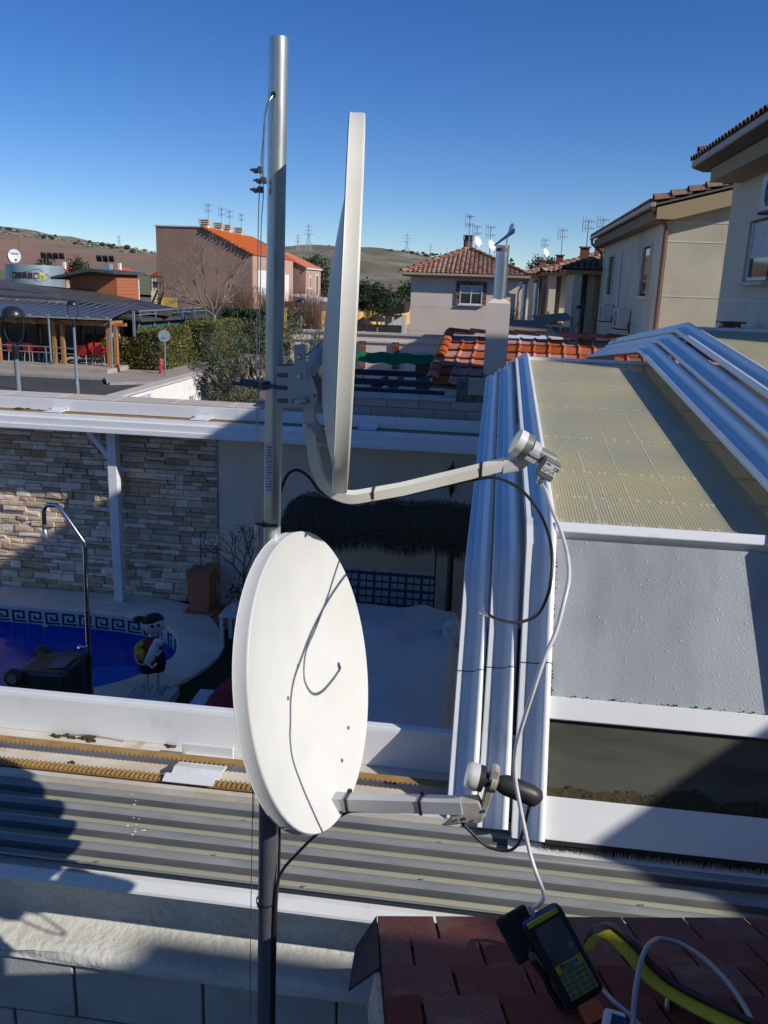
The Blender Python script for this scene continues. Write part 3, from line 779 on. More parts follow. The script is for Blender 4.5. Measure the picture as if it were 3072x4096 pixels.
# ---- covered table under a pale tarpaulin
def tarp(u, v):
    x = -2.1 + 1.98 * u; y = 6.35 + 2.62 * v
    z = .80
    z -= max(0, (.62 - v) * 1.15 - .1 + .28 * (u - .5)) * .55 if v < .66 else 0
    z -= max(0, u - .93) * 6 * .7 + max(0, .06 - u) * 7
    z += .03 * math.sin(u * 9 + v * 5) * (1 - abs(2 * v - 1)) + .05 * math.exp(-((u - .25 - v * .5) / .06) ** 2) * v + fbm(u * 4, v * 5, 2) * .025
    if v < .03: z -= .2
    return V((x, y, max(z, .03)))
tag(MB().grid(60, 60, tarp).build('tarpaulin', 'tarp', smooth=180), 'large pale tarpaulin draped over garden furniture beside the swing seat', 'tarpaulin')
cv = thing('covered_table', 'garden table hidden under the pale tarpaulin', 'table', (-1.1, 8.2, 0))
MB().box(-1.95, -.3, 7.85, 8.8, .66, .70).build('table_top', 'wood', cv)
for x in (-1.9, -.36):
    for y in (7.9, 8.75): MB().bar((x, y, 0), (x, y, .66), .06, .06).build('leg', 'wood', cv)
tag(MB().grid(16, 12, lambda u, v: V((-.36 + .34 * u, 8.2 + .3 * v + .1 * u, .72 + .22 * math.sin(v * math.pi) * (.5 + .5 * math.sin(u * 5)) + .06 * fbm(u * 5, v * 5)))).build('bunched_cloth', 'tarp', smooth=180), 'bunched grey cloth heaped at the corner of the tarpaulin', 'cloth')

# ---- swing seat with thatched canopy
sw = thing('swing_seat', 'garden swing seat with a shaggy thatched canopy and plaid cushions', 'swing seat', (-1.2, 9.5, 0))
def thatch(u, v):
    x = -2.28 + 2.16 * u; a = v * math.pi
    y = 9.5 - .55 * math.cos(a); z = 1.55 + .28 * math.sin(a) ** .8 + .02 * math.sin(u * 17) - .12 * max(0, .06 - u) * 8
    return V((x, y, z))
MB().grid(30, 12, thatch).build('canopy', 'thatch', sw, smooth=180)
st = MB()
for i in range(5200):
    u = random.random(); v = random.random() ** .8
    p = thatch(u, v); d = V((random.uniform(-.4, .4), -1.0, -.9 if v < .45 else .1)).normalized() * random.uniform(.05, .14)
    if v > .5: d.y *= -1
    if u < .06: d = V((-random.random(), random.uniform(-.4, .4), -.6)).normalized() * .12
    s_ = V((random.uniform(.002, .005), 0, 0))
    p = p + V((0, 0, random.uniform(0, .05)))
    st.add([p - s_, p + s_, p + d], [(0, 1, 2)])
for i in range(1400):
    x = -2.2 + 2.05 * random.random(); z = 1.58 + .03 * math.sin(x * 9)
    p = V((x, 8.955 + random.uniform(-.02, .02), z)); h = random.uniform(.1, .2)
    st.add([p - V((.004, 0, 0)), p + V((.004, 0, 0)), p + V((random.uniform(-.05, .05), random.uniform(-.03, .03), -h))], [(0, 1, 2)])
tag(st.build('straw', 'thatch', sw), kind='stuff')
for x in (-2.0, -.36):
    for y, y2 in ((9.05, 9.2), (9.95, 9.8)):
        MB().tube([(x, y - (.15 if y < 9.5 else -.15), 0), (x, y2, 1.62)], .022, 8).build('post', 'lamp_black', sw)
MB().tube([(-2.0, 9.5, 1.64), (-.36, 9.5, 1.64)], .022, 8).build('top_bar', 'lamp_black', sw)
for x in (-1.75, -.53):
    MB().tube([(x, 9.4, 1.6), (x, 9.4, .5)], .008, 6).build('hanger', 'lamp_black', sw)
MB().box(-1.78, -.5, 9.2, 9.75, .44, .50).build('seat', 'lamp_black', sw)
# plaid cover: pale cloth with raised woven bands
MB().grid(20, 12, lambda u, v: V((-1.74 + 1.2 * u, 9.20 + (.42 * v if v < .5 else .21 + .16 * (v - .5)), (.56 + .02 * math.sin(u * 20)) if v < .5 else .56 + (v - .5) * .98))).build('cushion', 'plaid_white', sw, smooth=180)
pb = MB()
for i in range(13):
    x = -1.72 + i * .094
    pb.bar((x, 9.405, .60), (x, 9.475, 1.03), .03 if i % 2 else .012, .006, (0, -1, 0))
for i in range(5):
    pb.bar((-1.74, 9.412 + i * .015, .64 + i * .09), (-.54, 9.412 + i * .015, .64 + i * .09), .006, .02 if i % 2 else .034, (0, -.15, 1))
pb.build('plaid_bands', 'plaid_blue', sw)

# ---- wall lantern
ln = thing('wall_lantern', 'black ornate lantern fixed to the rendered wall above the swing', 'lantern', (-.44, 10.5, 1.95))
MB().lathe([(.003, .27), (.012, .22), (.02, .2), (.07, .14), (.075, .13)], (-.44, 10.46, 1.95), n=6).build('cap', 'lantern_metal', ln)
MB().lathe([(.055, .125), (.04, -.03)], (-.44, 10.46, 1.95), n=6).build('glass', 'dark_glass', ln)
MB().lathe([(.045, -.03), (.03, -.08), (.012, -.12), (.02, -.15), (.004, -.22)], (-.44, 10.46, 1.95), n=6).build('finial', 'lantern_metal', ln)
MB().tube([(-.44, 10.58, 1.86), (-.44, 10.50, 1.85), (-.44, 10.46, 1.9)], .01, 6).build('arm', 'lantern_metal', ln)
MB().box(-.47, -.41, 10.565, 10.58, 1.78, 1.98).build('wall_plate', 'lantern_metal', ln)
bx = MB().box(-.36, -.26, 10.55, 10.579, 1.16, 1.26).build('junction_box', 'coping_pale', bevel=.008)
tag(bx, 'small pale junction box on the wall behind the swing seat', 'junction box')
# ================================================================== NEAR WALL, CORRUGATED ROOF, NEAR RAIL
nw = thing('block_wall', 'painted block wall with a rough plastered ledge below the corrugated roof', 'wall', (-.8, 2.1, 0))
MB().box(-4.5, 4.2, 2.155, 2.45, 0, 2.60).build('wall_core', 'plaster_white', nw)
def ledge(u, v):
    x = -4.5 + 8.7 * u
    w_ = fbm(x * 3, v * 4, 1) * .012
    prof = [(2.15, 2.595), (2.15, 2.54), (2.145, 2.47), (2.13, 2.40), (2.10, 2.365), (2.05, 2.352), (1.995, 2.342), (1.983, 2.335), (1.980, 2.315), (1.983, 2.296), (2.02, 2.294)]
    t = v * (len(prof) - 1); i = min(int(t), len(prof) - 2); f = t - i
    y = prof[i][0] * (1 - f) + prof[i + 1][0] * f; z = prof[i][1] * (1 - f) + prof[i + 1][1] * f
    return V((x, y + (w_ if .2 < v < .9 else 0), z + w_ * .7))
MB().grid(260, 20, ledge).build('ledge', 'plaster_white', nw, smooth=50)
MB().box(-4.5, 4.2, 2.012, 2.155, 0, 2.29).build('block_core', 'mortar_dark', nw)
for r in range(6):
    for i in range(22):
        x0 = -4.5 + i * .405 + (r % 2) * .2 + .12
        MB().box(x0, x0 + .397, 1.998 + random.uniform(-.002, .002), 2.05, 2.292 - (r + 1) * .2, 2.292 - r * .2 - .007).build('wall_block', 'block_paint', nw, bevel=.004)

cr = thing('corrugated_roof', 'grey green translucent corrugated roof strip with dark ribs', 'roof', (0, 2.2, 2.65))
def corr(y):
    t = ((y - 1.955) / .0815) % 1.0
    if t < .70: h = .032 * math.sin(math.pi * t / .70) ** .6
    else: h = -.001
    return 2.628 + h + (y - 1.95) * .07
ys = [1.9822 + i * .0815 / 16 for i in range(int(.45 / .0815 * 16) + 1)]
sh_ = MB()
xs = [-4.5, -2.6, -.9, .4, 1.8, 4.2]
sh_.add([(x, y, corr(y)) for x in xs for y in ys], [(i * len(ys) + j, (i + 1) * len(ys) + j, (i + 1) * len(ys) + j + 1, i * len(ys) + j + 1) for i in range(len(xs) - 1) for j in range(len(ys) - 1)])
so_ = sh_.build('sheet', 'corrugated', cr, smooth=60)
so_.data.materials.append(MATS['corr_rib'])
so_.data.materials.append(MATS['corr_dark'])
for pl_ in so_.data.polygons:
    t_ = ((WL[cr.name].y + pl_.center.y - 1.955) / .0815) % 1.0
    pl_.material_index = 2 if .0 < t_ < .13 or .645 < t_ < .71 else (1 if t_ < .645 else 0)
for i in range(16):
    x = -2.3 + i * .31
    for k in (0, 1, 3, 4):
        y = 1.955 + .0815 * (k + .86)
        if (i + k) % 2: continue
        MB().lathe([(.009, 0), (.009, .003), (.005, .004), (.005, .007)], (x + .02 * k, y, corr(y)), n=10).build('screw', 'galvanised', cr)
MB().prism([(-4.5, 1.964, 2.596), (-4.5, 1.966, 2.604), (-4.5, 1.986, 2.6262), (-4.5, 2.03, 2.6275), (-4.5, 2.03, 2.615), (-4.5, 1.99, 2.612), (-4.5, 1.972, 2.594)], (8.7, 0, 0)).build('flashing', 'white_aluminium', cr)
MB().box(-4.5, 4.2, 2.0, 2.02, 2.59, 2.612).build('filler_strip', 'plaster_white', cr)
dr = MB()
for x, y in ((-1.02, 2.21), (-1.06, 2.29), (-1.05, 2.33), (-1.04, 2.19), (-1.0, 2.135), (-.97, 2.135), (.15, 2.02), (.17, 2.02), (.48, 2.03), (.5, 2.035)):
    for k in range(3):
        p = V((x + random.uniform(-.012, .012), y + random.uniform(-.012, .012), 0)); p.z = corr(p.y) + .0005
        dr.ball(p, random.uniform(.002, .005), 7, 4, (1.3, .8, .25))
tag(dr.build('droppings', 'paper_white', cr), kind='stuff')

rl = thing('near_rail', 'white aluminium rail carrying two brown toothed belts above the corrugated roof', 'rail', (-1, 2.5, 2.7))
MB().box(-4.5, 3.3, 2.33, 2.62, 2.655, 2.70).build('tray', 'tray_paint', rl)
MB().prism([(-4.5, 2.585, 2.70), (-4.5, 2.62, 2.70), (-4.5, 2.63, 2.845), (-4.5, 2.598, 2.845), (-4.5, 2.594, 2.83)], (7.8, 0, 0)).build('flange', 'white_aluminium', rl, bevel=.003)
MB().box(-4.5, 3.3, 2.325, 2.345, 2.60, 2.703).build('front_lip', 'tray_paint', rl)
for k, (y, z, w_, tw, up) in enumerate(((2.445, 2.735, .030, .008, True), (2.355, 2.703, .034, .016, False))):
    bt = MB().box(-4.5, 3.3, y, y + w_, z, z + .006).build('belt', 'belt', rl)
    te = MB()
    x = -3.0
    while x < 1.2:
        if up: te.box(x, x + .006, y - .005, y, z + .0005, z + .0055)
        else: te.box(x, x + .008, y - .001, y + w_ + .002, z + .006, z + .011)
        x += .0165
    tag(te.build('belt_teeth', 'belt', bt), kind='stuff')
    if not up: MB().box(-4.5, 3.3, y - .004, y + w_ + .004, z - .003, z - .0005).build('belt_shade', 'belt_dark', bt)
for x in (-2.4,):
    pass
bk = thing('belt_bracket', 'white metal bracket hooked over the belts of the near rail', 'bracket', (-.9, 2.46, 2.70))
MB().box(-.975, -.795, 2.50, 2.512, 2.70, 2.765).build('back_plate', 'white_aluminium', bk, bevel=.002)
MB().prism([(-.965, 2.50, 2.728), (-.965, 2.435, 2.731), (-.965, 2.40, 2.74), (-.965, 2.375, 2.728), (-.965, 2.372, 2.722), (-.965, 2.398, 2.734), (-.965, 2.435, 2.724), (-.965, 2.50, 2.722)], (.165, 0, 0)).build('saddle', 'white_aluminium', bk)
MB().prism([(-.985, 2.376, 2.728), (-.985, 2.345, 2.720), (-.985, 2.343, 2.716), (-.985, 2.376, 2.722)], (.17, 0, 0)).build('lip', 'white_aluminium', bk)
mo = MB()
for x, y in ((-1.42, 2.575), (-1.38, 2.57), (-1.35, 2.575), (-1.33, 2.56), (-1.47, 2.565), (-1.05, 2.57)):
    for k in range(8): mo.ball((x + random.uniform(-.02, .02), y + random.uniform(-.01, .01), 2.703), random.uniform(.003, .008), 6, 4, (1.4, 1, .7))
for k in range(6): mo.ball((-1.33 + random.uniform(-.012, .012), 2.41 + random.uniform(-.006, .006), 2.704), random.uniform(.003, .006), 6, 4)
for k in range(10): mo.ball((-.25 + random.uniform(-.02, .02), 2.5 + random.uniform(-.01, .01), 2.704), random.uniform(.003, .007), 6, 4)
for k in range(16): mo.ball((-.1 + random.uniform(-.06, .06), 2.515 + random.uniform(-.005, .005), 2.703), random.uniform(.003, .006), 6, 4)
tag(mo.build('moss_on_rail', 'moss'), 'dry moss and dirt lying on the tray of the near rail', 'moss', kind='stuff')
tg = MB()
tg.tube(spline([(-1.5, 2.565, 2.702), (-1.35, 2.582, 2.71), (-1.22, 2.575, 2.703)], 5), .0012, 4)
tag(tg.build('dry_stalk', 'dry_twig'), 'thin dry stalk lying on the tray of the near rail', 'stalk')


# ================================================================== POOL ENCLOSURE SECTIONS
PROF = [(0, -.02), (0, .006), (.003, .010), (.022, .0105), (.0235, .008), (.0255, .0105), (.050, .012), (.058, .016), (.064, .026), (.069, .042), (.076, .050), (.084, .052), (.091, .048), (.096, .038), (.097, .026), (.097, -.02)]


def arch_path(zr, far=True):
    d = zr - 3.82
    P = [(2.27 - d * .35, 2.70), (2.30 - d * .4, 2.74)]
    ky, kz = 2.80 - d * .45, 3.515 + d
    foot = V((2.30 - d * .4, 2.74)); kink = V((ky, kz)); rid = V((6.3, zr))
    P = [tuple(foot + (foot - kink).normalized() * .05)]
    for t in (0.0, .45, .8, .95): P.append(tuple(foot + (kink - foot) * t))
    P.append(tuple(kink + (rid - kink) * .03))
    for t in (.25, .5, .75, .985): P.append(tuple(kink + (rid - kink) * t))
    P.append((6.3, zr - .004))
    Q = [(12.6 - y, z) for y, z in P[:-1][::-1]]
    return [V((0, y, z)) for y, z in P + (Q if far else [])]


def sweep(prof, path, x0):
    m_ = len(prof); vs_ = []
    for i, p in enumerate(path):
        d = (path[min(i + 1, len(path) - 1)] - path[max(i - 1, 0)]).normalized()
        nrm = V((0, -d.z, d.y))
        for px, ph in prof: vs_.append(V((x0 + px, p.y, p.z)) + nrm * ph)
    fs = [(i * m_ + j, (i + 1) * m_ + j, (i + 1) * m_ + (j + 1) % m_, i * m_ + (j + 1) % m_) for i in range(len(path) - 1) for j in range(m_)]
    fs += [tuple(range(m_)), tuple(range((len(path) - 1) * m_, len(path) * m_))[::-1]]
    return MB().add(vs_, fs)


def on_side(zr, t, x, lift=0.0):            # point on the near side slope: t=0 foot, 1 kink
    d = zr - 3.82
    f = V((2.30 - d * .4, 2.74)); k = V((2.80 - d * .45, 3.515 + d)); p = f + (k - f) * t
    nn = V((-(k - f).y, (k - f).x)).normalized()
    return V((x, p.x + nn.x * lift, p.y + nn.y * lift))


def on_roof(zr, t, x, lift=0.0):
    d = zr - 3.82
    a = V((2.80 - d * .45, 3.515 + d)); b_ = V((6.3, zr)); p = a + (b_ - a) * t
    nn = V((-(b_ - a).y, (b_ - a).x)).normalized()
    return V((x, p.x + nn.x * lift, p.y + nn.y * lift))


def slab(a, b_, c_, d_, th):
    a, b_, c_, d_ = map(V, (a, b_, c_, d_))
    nn = (b_ - a).cross(d_ - a).normalized() * th
    return MB().prism([a, b_, c_, d_], nn)


def section(x0, zr, wscale, label, panel_to=None, seams=True, first=False):
    t_ = thing('enclosure_section', label, 'pool enclosure', (x0, 2.3, 2.7), 'telescopic sections of the pool enclosure')
    path = arch_path(zr)
    sweep([(px * wscale, ph) for px, ph in PROF], path, x0).build('arch_frame', 'white_aluminium', t_, smooth=50)
    if seams:
        p = on_side(zr, .52, 0); dd = (on_side(zr, 1, 0) - on_side(zr, 0, 0)).normalized()
        sweep([(px * wscale, ph + .0012 if ph > -.01 else ph) for px, ph in PROF], [p - dd * .0015, p + dd * .0015], x0).build('seam', 'lantern_metal', t_)
        for k, t in enumerate((.18, .93)):
            q = on_roof(zr, t, x0 + .099 * wscale)
            MB().ball(q, .008, 8, 6).build('bolt', 'paper_white', t_)
    if panel_to:
        xa = x0 + .090 * wscale; xb = panel_to
        pn = slab(on_roof(zr, .012, xa), on_roof(zr, .012, xb), on_roof(zr, .985, xb), on_roof(zr, .985, xa), .008)
        pn.build('roof_panel', 'polycarb_roof', t_)
        for k, t in enumerate((.028, .105, .20, .36, .55, .74, .88)):
            if first:
                mk = MB(); xx = xa + .02
                while xx < xa + (xb - xa) * .55:
                    hh = random.uniform(.006, .022) * (1.8 if k == 0 else 1)
                    mk.add([on_roof(zr, t + .006, xx, .0095), on_roof(zr, t + .006, xx + .02, .0095), on_roof(zr, t - hh / 3.5 * .6, xx + .014, .0095), on_roof(zr, t - hh / 3.5 * .6, xx + .006, .0095)], [(0, 1, 2, 3)])
                    xx += random.choice((.021, .021, .021, .042, .063))
                tag(mk.build('refraction_mark', 'refraction_dust_line', t_), kind='stuff')  # zigzag strokes painted where the panel refracts the purlins beneath
            MB().bar(on_roof(zr, t, xa, -.014), on_roof(zr, t, xb, -.014), .03, .024).build('purlin', 'white_aluminium', t_)
        # mullion of the ridge, eaves bar, middle bar, bottom band
        MB().bar(on_roof(zr, .993, xa, .01), on_roof(zr, .993, xb, .01), .05, .03).build('ridge_bar', 'white_aluminium', t_)
        up = (on_side(zr, .5, 0, 1) - on_side(zr, .5, 0, 0))
        MB().bar(on_roof(zr, .004, xa, .004), on_roof(zr, .004, xb, .004), .045, .05, (0, -.5, .8)).build('eaves_bar', 'white_aluminium', t_, bevel=.004)
        slab(on_side(zr, .98, xb), on_side(zr, .98, xa), on_side(zr, .41, xa), on_side(zr, .41, xb), -.006).build('side_panel', 'polycarb_side', t_)
        MB().bar(on_side(zr, .375, xa, .006), on_side(zr, .375, xb, .006), .07, .035, up).build('middle_bar', 'white_aluminium', t_, bevel=.003)
        slab(on_side(zr, .33, xb), on_side(zr, .33, xa), on_side(zr, .08, xa), on_side(zr, .08, xb), -.006).build('lower_panel', 'polycarb_smoke', t_)
        MB().bar(on_side(zr, .02, xa, .004), on_side(zr, .02, xb, .004), .125, .03, up).build('bottom_band', 'white_aluminium', t_, bevel=.003)
        if first:
            for x_, t0, t1 in ((xa + .16, .03, .30), (xa + .21, .03, .16), (xa + .30, .03, .42), (xa + .46, .07, .50)):
                mk = MB(); P_ = [on_roof(zr, t0 + (t1 - t0) * i / 40, x_ + .0006 * math.sin(i * .5), .0098) for i in range(41)]
                for i in range(40):
                    if random.random() < .18: continue
                    w_ = V((random.uniform(.001, .0035), 0, 0)); mk.add([P_[i] - w_, P_[i] + w_, P_[i + 1] + w_, P_[i + 1] - w_], [(0, 1, 2, 3)])
                tag(mk.build('drip_mark', 'refraction_dust_line', t_), kind='stuff')
        br = MB()
        for i in range(900):
            x = xa + (xb - xa) * i / 900 * .6; p = on_side(zr, -.055, x, .012)
            br.add([p, p + V((.0035, 0, 0)), p + V((random.uniform(-.004, .006), random.uniform(-.012, 0), -random.uniform(.018, .034)))], [(0, 1, 2)])
        br.bar(on_side(zr, -.05, xa, .008), on_side(zr, -.05, xb, .008), .02, .02, up)
        tag(br.build('brush_seal', 'brush', t_), kind='stuff')
        MB().prism([(xa - .1, 2.215, 2.668), (xb, 2.215, 2.668), (xb, 2.33, 2.672), (xa - .1, 2.33, 2.672)], (0, 0, .006)).build('sill_plate', 'white_aluminium', t_)
        # dirt along the edges of the side glazing
        ms = MB()
        for i in range(420):
            t = random.uniform(.08, .97) if i % 2 else random.choice((.085, .09, .10, .415, .42))
            x = xa + abs(random.gauss(0, .003)) + .004 if i % 2 else random.uniform(xa, xb * .7)
            p = on_side(zr, t, x, .007); r = random.uniform(.0015, .005)
            ms.ball(p, r, 5, 4, (1.4, .7, .7))
        if first:
            xx = xa
            while xx < xb * .75:
                hh = .03 + .05 * abs(fbm(xx * 9, 1.5, 4)); w_ = random.uniform(.006, .014)
                ms.add([on_side(zr, .085, xx, .0066), on_side(zr, .085, xx + w_, .0066), on_side(zr, .085 + hh, xx + w_, .0066), on_side(zr, .085 + hh * random.uniform(.7, 1.1), xx, .0066)], [(0, 1, 2, 3)])
                xx += w_
        tag(ms.build('moss', 'moss', t_), kind='stuff')
        for i in range(7): pass
    return t_


# polycarbonate sheets: fine flutes running up the slope, procedural relief only
def polycarb(name, c, c2, rough, alpha, flute, drops=0.0, extra={}):
    m = mat(name, c, c2, rough=rough, scale=1.6, lo=.3, hi=.7, transl=.3, alpha=alpha, **extra)
    nt = m.node_tree; N = nt.nodes; L = nt.links
    b_ = N['Principled BSDF']
    geo = N.new('ShaderNodeNewGeometry')
    bp = N.new('ShaderNodeBump')
    if flute:
        wv = N.new('ShaderNodeTexWave'); wv.bands_direction = 'X'; wv.inputs['Scale'].default_value = flute; wv.inputs['Distortion'].default_value = 0
        L.new(geo.outputs['Position'], wv.inputs['Vector']); L.new(wv.outputs['Fac'], bp.inputs['Height'])
        bp.inputs['Strength'].default_value = .35; bp.inputs['Distance'].default_value = .004
    if drops:
        vo = N.new('ShaderNodeTexVoronoi'); vo.inputs['Scale'].default_value = drops
        nz = N.new('ShaderNodeTexNoise'); nz.inputs['Scale'].default_value = 220; nz.inputs['Detail'].default_value = 4
        L.new(geo.outputs['Position'], vo.inputs['Vector']); L.new(geo.outputs['Position'], nz.inputs['Vector'])
        r = N.new('ShaderNodeMapRange'); r.inputs['From Min'].default_value = .02; r.inputs['From Max'].default_value = .16
        r.inputs['To Min'].default_value = 1.0; r.inputs['To Max'].default_value = 0.0
        L.new(vo.outputs['Distance'], r.inputs['Value'])
        ad = N.new('ShaderNodeMath'); ad.operation = 'ADD'; L.new(r.outputs[0], ad.inputs[0]); L.new(nz.outputs['Fac'], ad.inputs[1])
        L.new(ad.outputs[0], bp.inputs['Height'])
        bp.inputs['Strength'].default_value = .6; bp.inputs['Distance'].default_value = .003
    L.new(bp.outputs[0], b_.inputs['Normal'])


polycarb('polycarb_roof', (.84, .74, .40), (.62, .60, .42), .3, .72, 28)
polycarb('polycarb_side', (.60, .64, .68), (.47, .51, .55), .36, .90, 0, 34, dict(c3=(.43, .46, .48), s3=6.0, lo3=.44, hi3=.70, stretch=(1.6, 1, .22)))

section(-.058, 3.665, .95, 'innermost low white arch of the telescopic pool enclosure, beside the dish arms')
section(.038, 3.735, .98, 'middle white arch of the three stacked at the open enclosure end')
section(.143, 3.82, 1.02, 'enclosure section with the yellowed translucent roof and grey side panes', panel_to=3.3, first=True)
section(1.00, 3.925, 1.18, 'low white arch lying across the yellowed enclosure roof', seams=False)
section(1.122, 3.995, 1.10, 'middle white arch across the yellowed enclosure roof', seams=False)
section(1.232, 4.075, 1.08, 'tallest enclosure section with a greenish roof beyond the arches', panel_to=3.3, seams=False)
# the antenna assembly and the roof edge it is serviced from: scaled down about the camera so its shadows land farther left
PK, PO = .88, V((0, 0, .516))
# ================================================================== MAST
ms_ = thing('antenna_mast', 'galvanised antenna mast above a thicker dark lower tube', 'mast', (-.50, 1.84, 2.0))
top, mid, low = V((-.4715, 1.84, 4.772)), V((-.4905, 1.84, 3.30)), V((-.507, 1.84, 1.9))
tb_ = MB(); ax = (top - mid).normalized()
tb_.lathe([(.0195, 0), (.0195, (top - mid).length), (.0165, (top - mid).length), (.0165, (top - mid).length - .3)], mid, ax, 28, caps=False)
tb_.build('upper_tube', 'galvanised', ms_, smooth=40)
MB().lathe([(.0245, 0), (.0245, (mid - low).length + .05), (.0205, (mid - low).length + .05)], low, (mid - low).normalized(), 28, caps=False).build('lower_tube', 'dark_steel', ms_, smooth=40)
hp = V((-.4765, 1.8195, 4.664))
MB().lathe([(.0055, -.002), (.0055, .0015)], hp, (0, 1, 0), 12).build('cable_hole', 'ink', ms_)
# printed sticker wrapped on the tube
stk = MB()
c0 = V((-.4862, 1.84, 0))
def stick(u, v):
    a = R(-118 + 78 * u); r = .0199; z = 3.836 + .118 * v
    return V((-.4862 + (z - 3.9) * .013 + r * math.cos(a), 1.84 + r * math.sin(a), z))
stk.grid(10, 4, stick).build('sticker', 'cable_white', ms_, smooth=180)
pr = MB()
for k in range(16):
    z = 3.845 + k * .0065
    for i in range(6):
        if random.random() < .25: continue
        a = R(-112 + 62 * (i / 6)); a2 = a + R(8); r = .0203
        o_ = V((-.4862 + (z - 3.9) * .013, 1.84, z))
        pr.add([o_ + V((r * math.cos(a), r * math.sin(a), 0)), o_ + V((r * math.cos(a2), r * math.sin(a2), 0)), o_ + V((r * math.cos(a2), r * math.sin(a2), .0026)), o_ + V((r * math.cos(a), r * math.sin(a), .0026))], [(0, 1, 2, 3)])
pr.build('small_print', 'meter_blue', ms_)


def tie(name, label, c, axis, r, tail=None, sq=None):
    t_ = thing(name, label, 'cable tie', c)
    a = V(axis).normalized()
    if sq:
        u, w, hu, hw = V(sq[0]).normalized(), V(sq[1]).normalized(), sq[2], sq[3]
        m = MB()
        for s in (-1, 1):
            m.obox(V(c) + u * s * hu, u * .0012, w * (hw + .002), a * .0035)
            m.obox(V(c) + w * s * hw, u * (hu + .001), w * .0012, a * .0034)
        m.build('band', 'black_plastic', t_)
        MB().obox(V(c) + u * hu - w * hw * 1.1, u * .004, w * .005, a * .005).build('head', 'black_plastic', t_)
    else:
        MB().lathe([(r, -.0035), (r + .0022, -.0035), (r + .0022, .0035), (r, .0035), (r, -.0035)], c, a, 24, caps=False).build('band', 'black_plastic', t_, smooth=40)
        MB().obox(V(c) + V((-.012, -r * .85, 0)), (.006, 0, 0), (0, .004, 0), (0, 0, .005)).build('head', 'black_plastic', t_)
        if tail: MB().bar(V(c) + V((-.012, -r * .85, 0)), V(c) + V(tail), .003, .006).build('tail', 'black_plastic', t_)
    return t_


tie('cable_tie', 'black cable tie round the mast above the lower dish', (-.4875, 1.84, 3.762), (0, 0, 1), .0197, tail=(-.034, -.012, .001))
tie('cable_tie', 'black cable tie round the dark lower mast tube', (-.5005, 1.84, 2.735), (0, 0, 1), .0247)

# stay wire with grips
sw_ = thing('stay_wire', 'thin twisted steel stay wire looped through the mast top', 'wire', (-.50, 1.82, 4.5))
MB().tube(spline([(-.4765, 1.822, 4.664), (-.484, 1.812, 4.65), (-.4925, 1.812, 4.62), (-.4965, 1.818, 4.58), (-.499, 1.82, 4.50)], 6), .0022, 6).build('plastic_sleeve', 'steel', sw_, smooth=60)
MB().tube(spline([(-.4955, 1.818, 4.60), (-.5015, 1.818, 4.55), (-.5045, 1.818, 4.49), (-.507, 1.82, 4.471), (-.510, 1.82, 4.38), (-.512, 1.82, 4.24), (-.522, 1.82, 3.6), (-.531, 1.82, 2.99), (-.539, 1.82, 2.57), (-.545, 1.82, 1.95)], 5), .0011, 5).build('wire_strand', 'steel', sw_)
MB().tube(spline([(-.4965, 1.818, 4.58), (-.500, 1.818, 4.53), (-.498, 1.82, 4.476), (-.503, 1.82, 4.407), (-.506, 1.82, 4.24), (-.518, 1.822, 3.6), (-.528, 1.822, 2.99)], 5), .0011, 5).build('wire_strand', 'steel', sw_)
for (x, y, z), ang in (((-.507, 1.816, 4.520), 10), ((-.500, 1.816, 4.500), -8), ((-.5075, 1.816, 4.482), 12)):
    g_ = MB().obox((x, y, z), (.008, 0, .002), (0, .006, 0), (0, 0, .004)).obox((x + .004, y, z + .001), (.004, 0, 0), (0, .008, 0), (0, 0, .006))
    g_.tube([(x - .018, y, z + .001), (x + .006, y, z)], .0022, 6).lathe([(.0045, 0), (.0045, .005)], (x - .012, y, z), (1, 0, .1), 6)
    g_.build('wire_grip', 'dark_steel', sw_)


# ================================================================== DISHES
def dish_surface(c, n, t, u, a, b_, depth, lip, rings=12, seg=72, drop=0.0):
    c = V(c); mb = MB(); vs_ = []

    def ring(f, h, grow=0.0):
        return [c - u * (drop * (1 - f * f)) + t * ((a * f + grow) * math.cos(2 * math.pi * k / seg)) + u * ((b_ * f + grow) * math.sin(2 * math.pi * k / seg)) + n * h for k in range(seg)]
    rows = [ring(f, -depth * (1 - f * f)) for f in [max(.001, i / rings) for i in range(rings + 1)]]
    rows.append(ring(1, .001, .002)); rows.append(ring(1, -.001, .004)); rows.append(ring(1, -.004, .0045))
    rows.append(ring(1, -lip, .0035)); rows.append(ring(1, -lip - .002, .005)); rows.append(ring(1, -lip - .004, .003)); rows.append(ring(1, -lip - .003, .0005))
    rows.append(ring(1, -.008, .0))
    rows += [ring(f, -depth * (1 - f * f) - .003) for f in [max(.001, i / rings) for i in range(rings - 1, -1, -1)]]
    for r in rows: vs_ += r
    m_ = len(rows)
    fs = [(i * seg + k, i * seg + (k + 1) % seg, (i + 1) * seg + (k + 1) % seg, (i + 1) * seg + k) for i in range(m_ - 1) for k in range(seg)]
    return mb.add(vs_, fs)


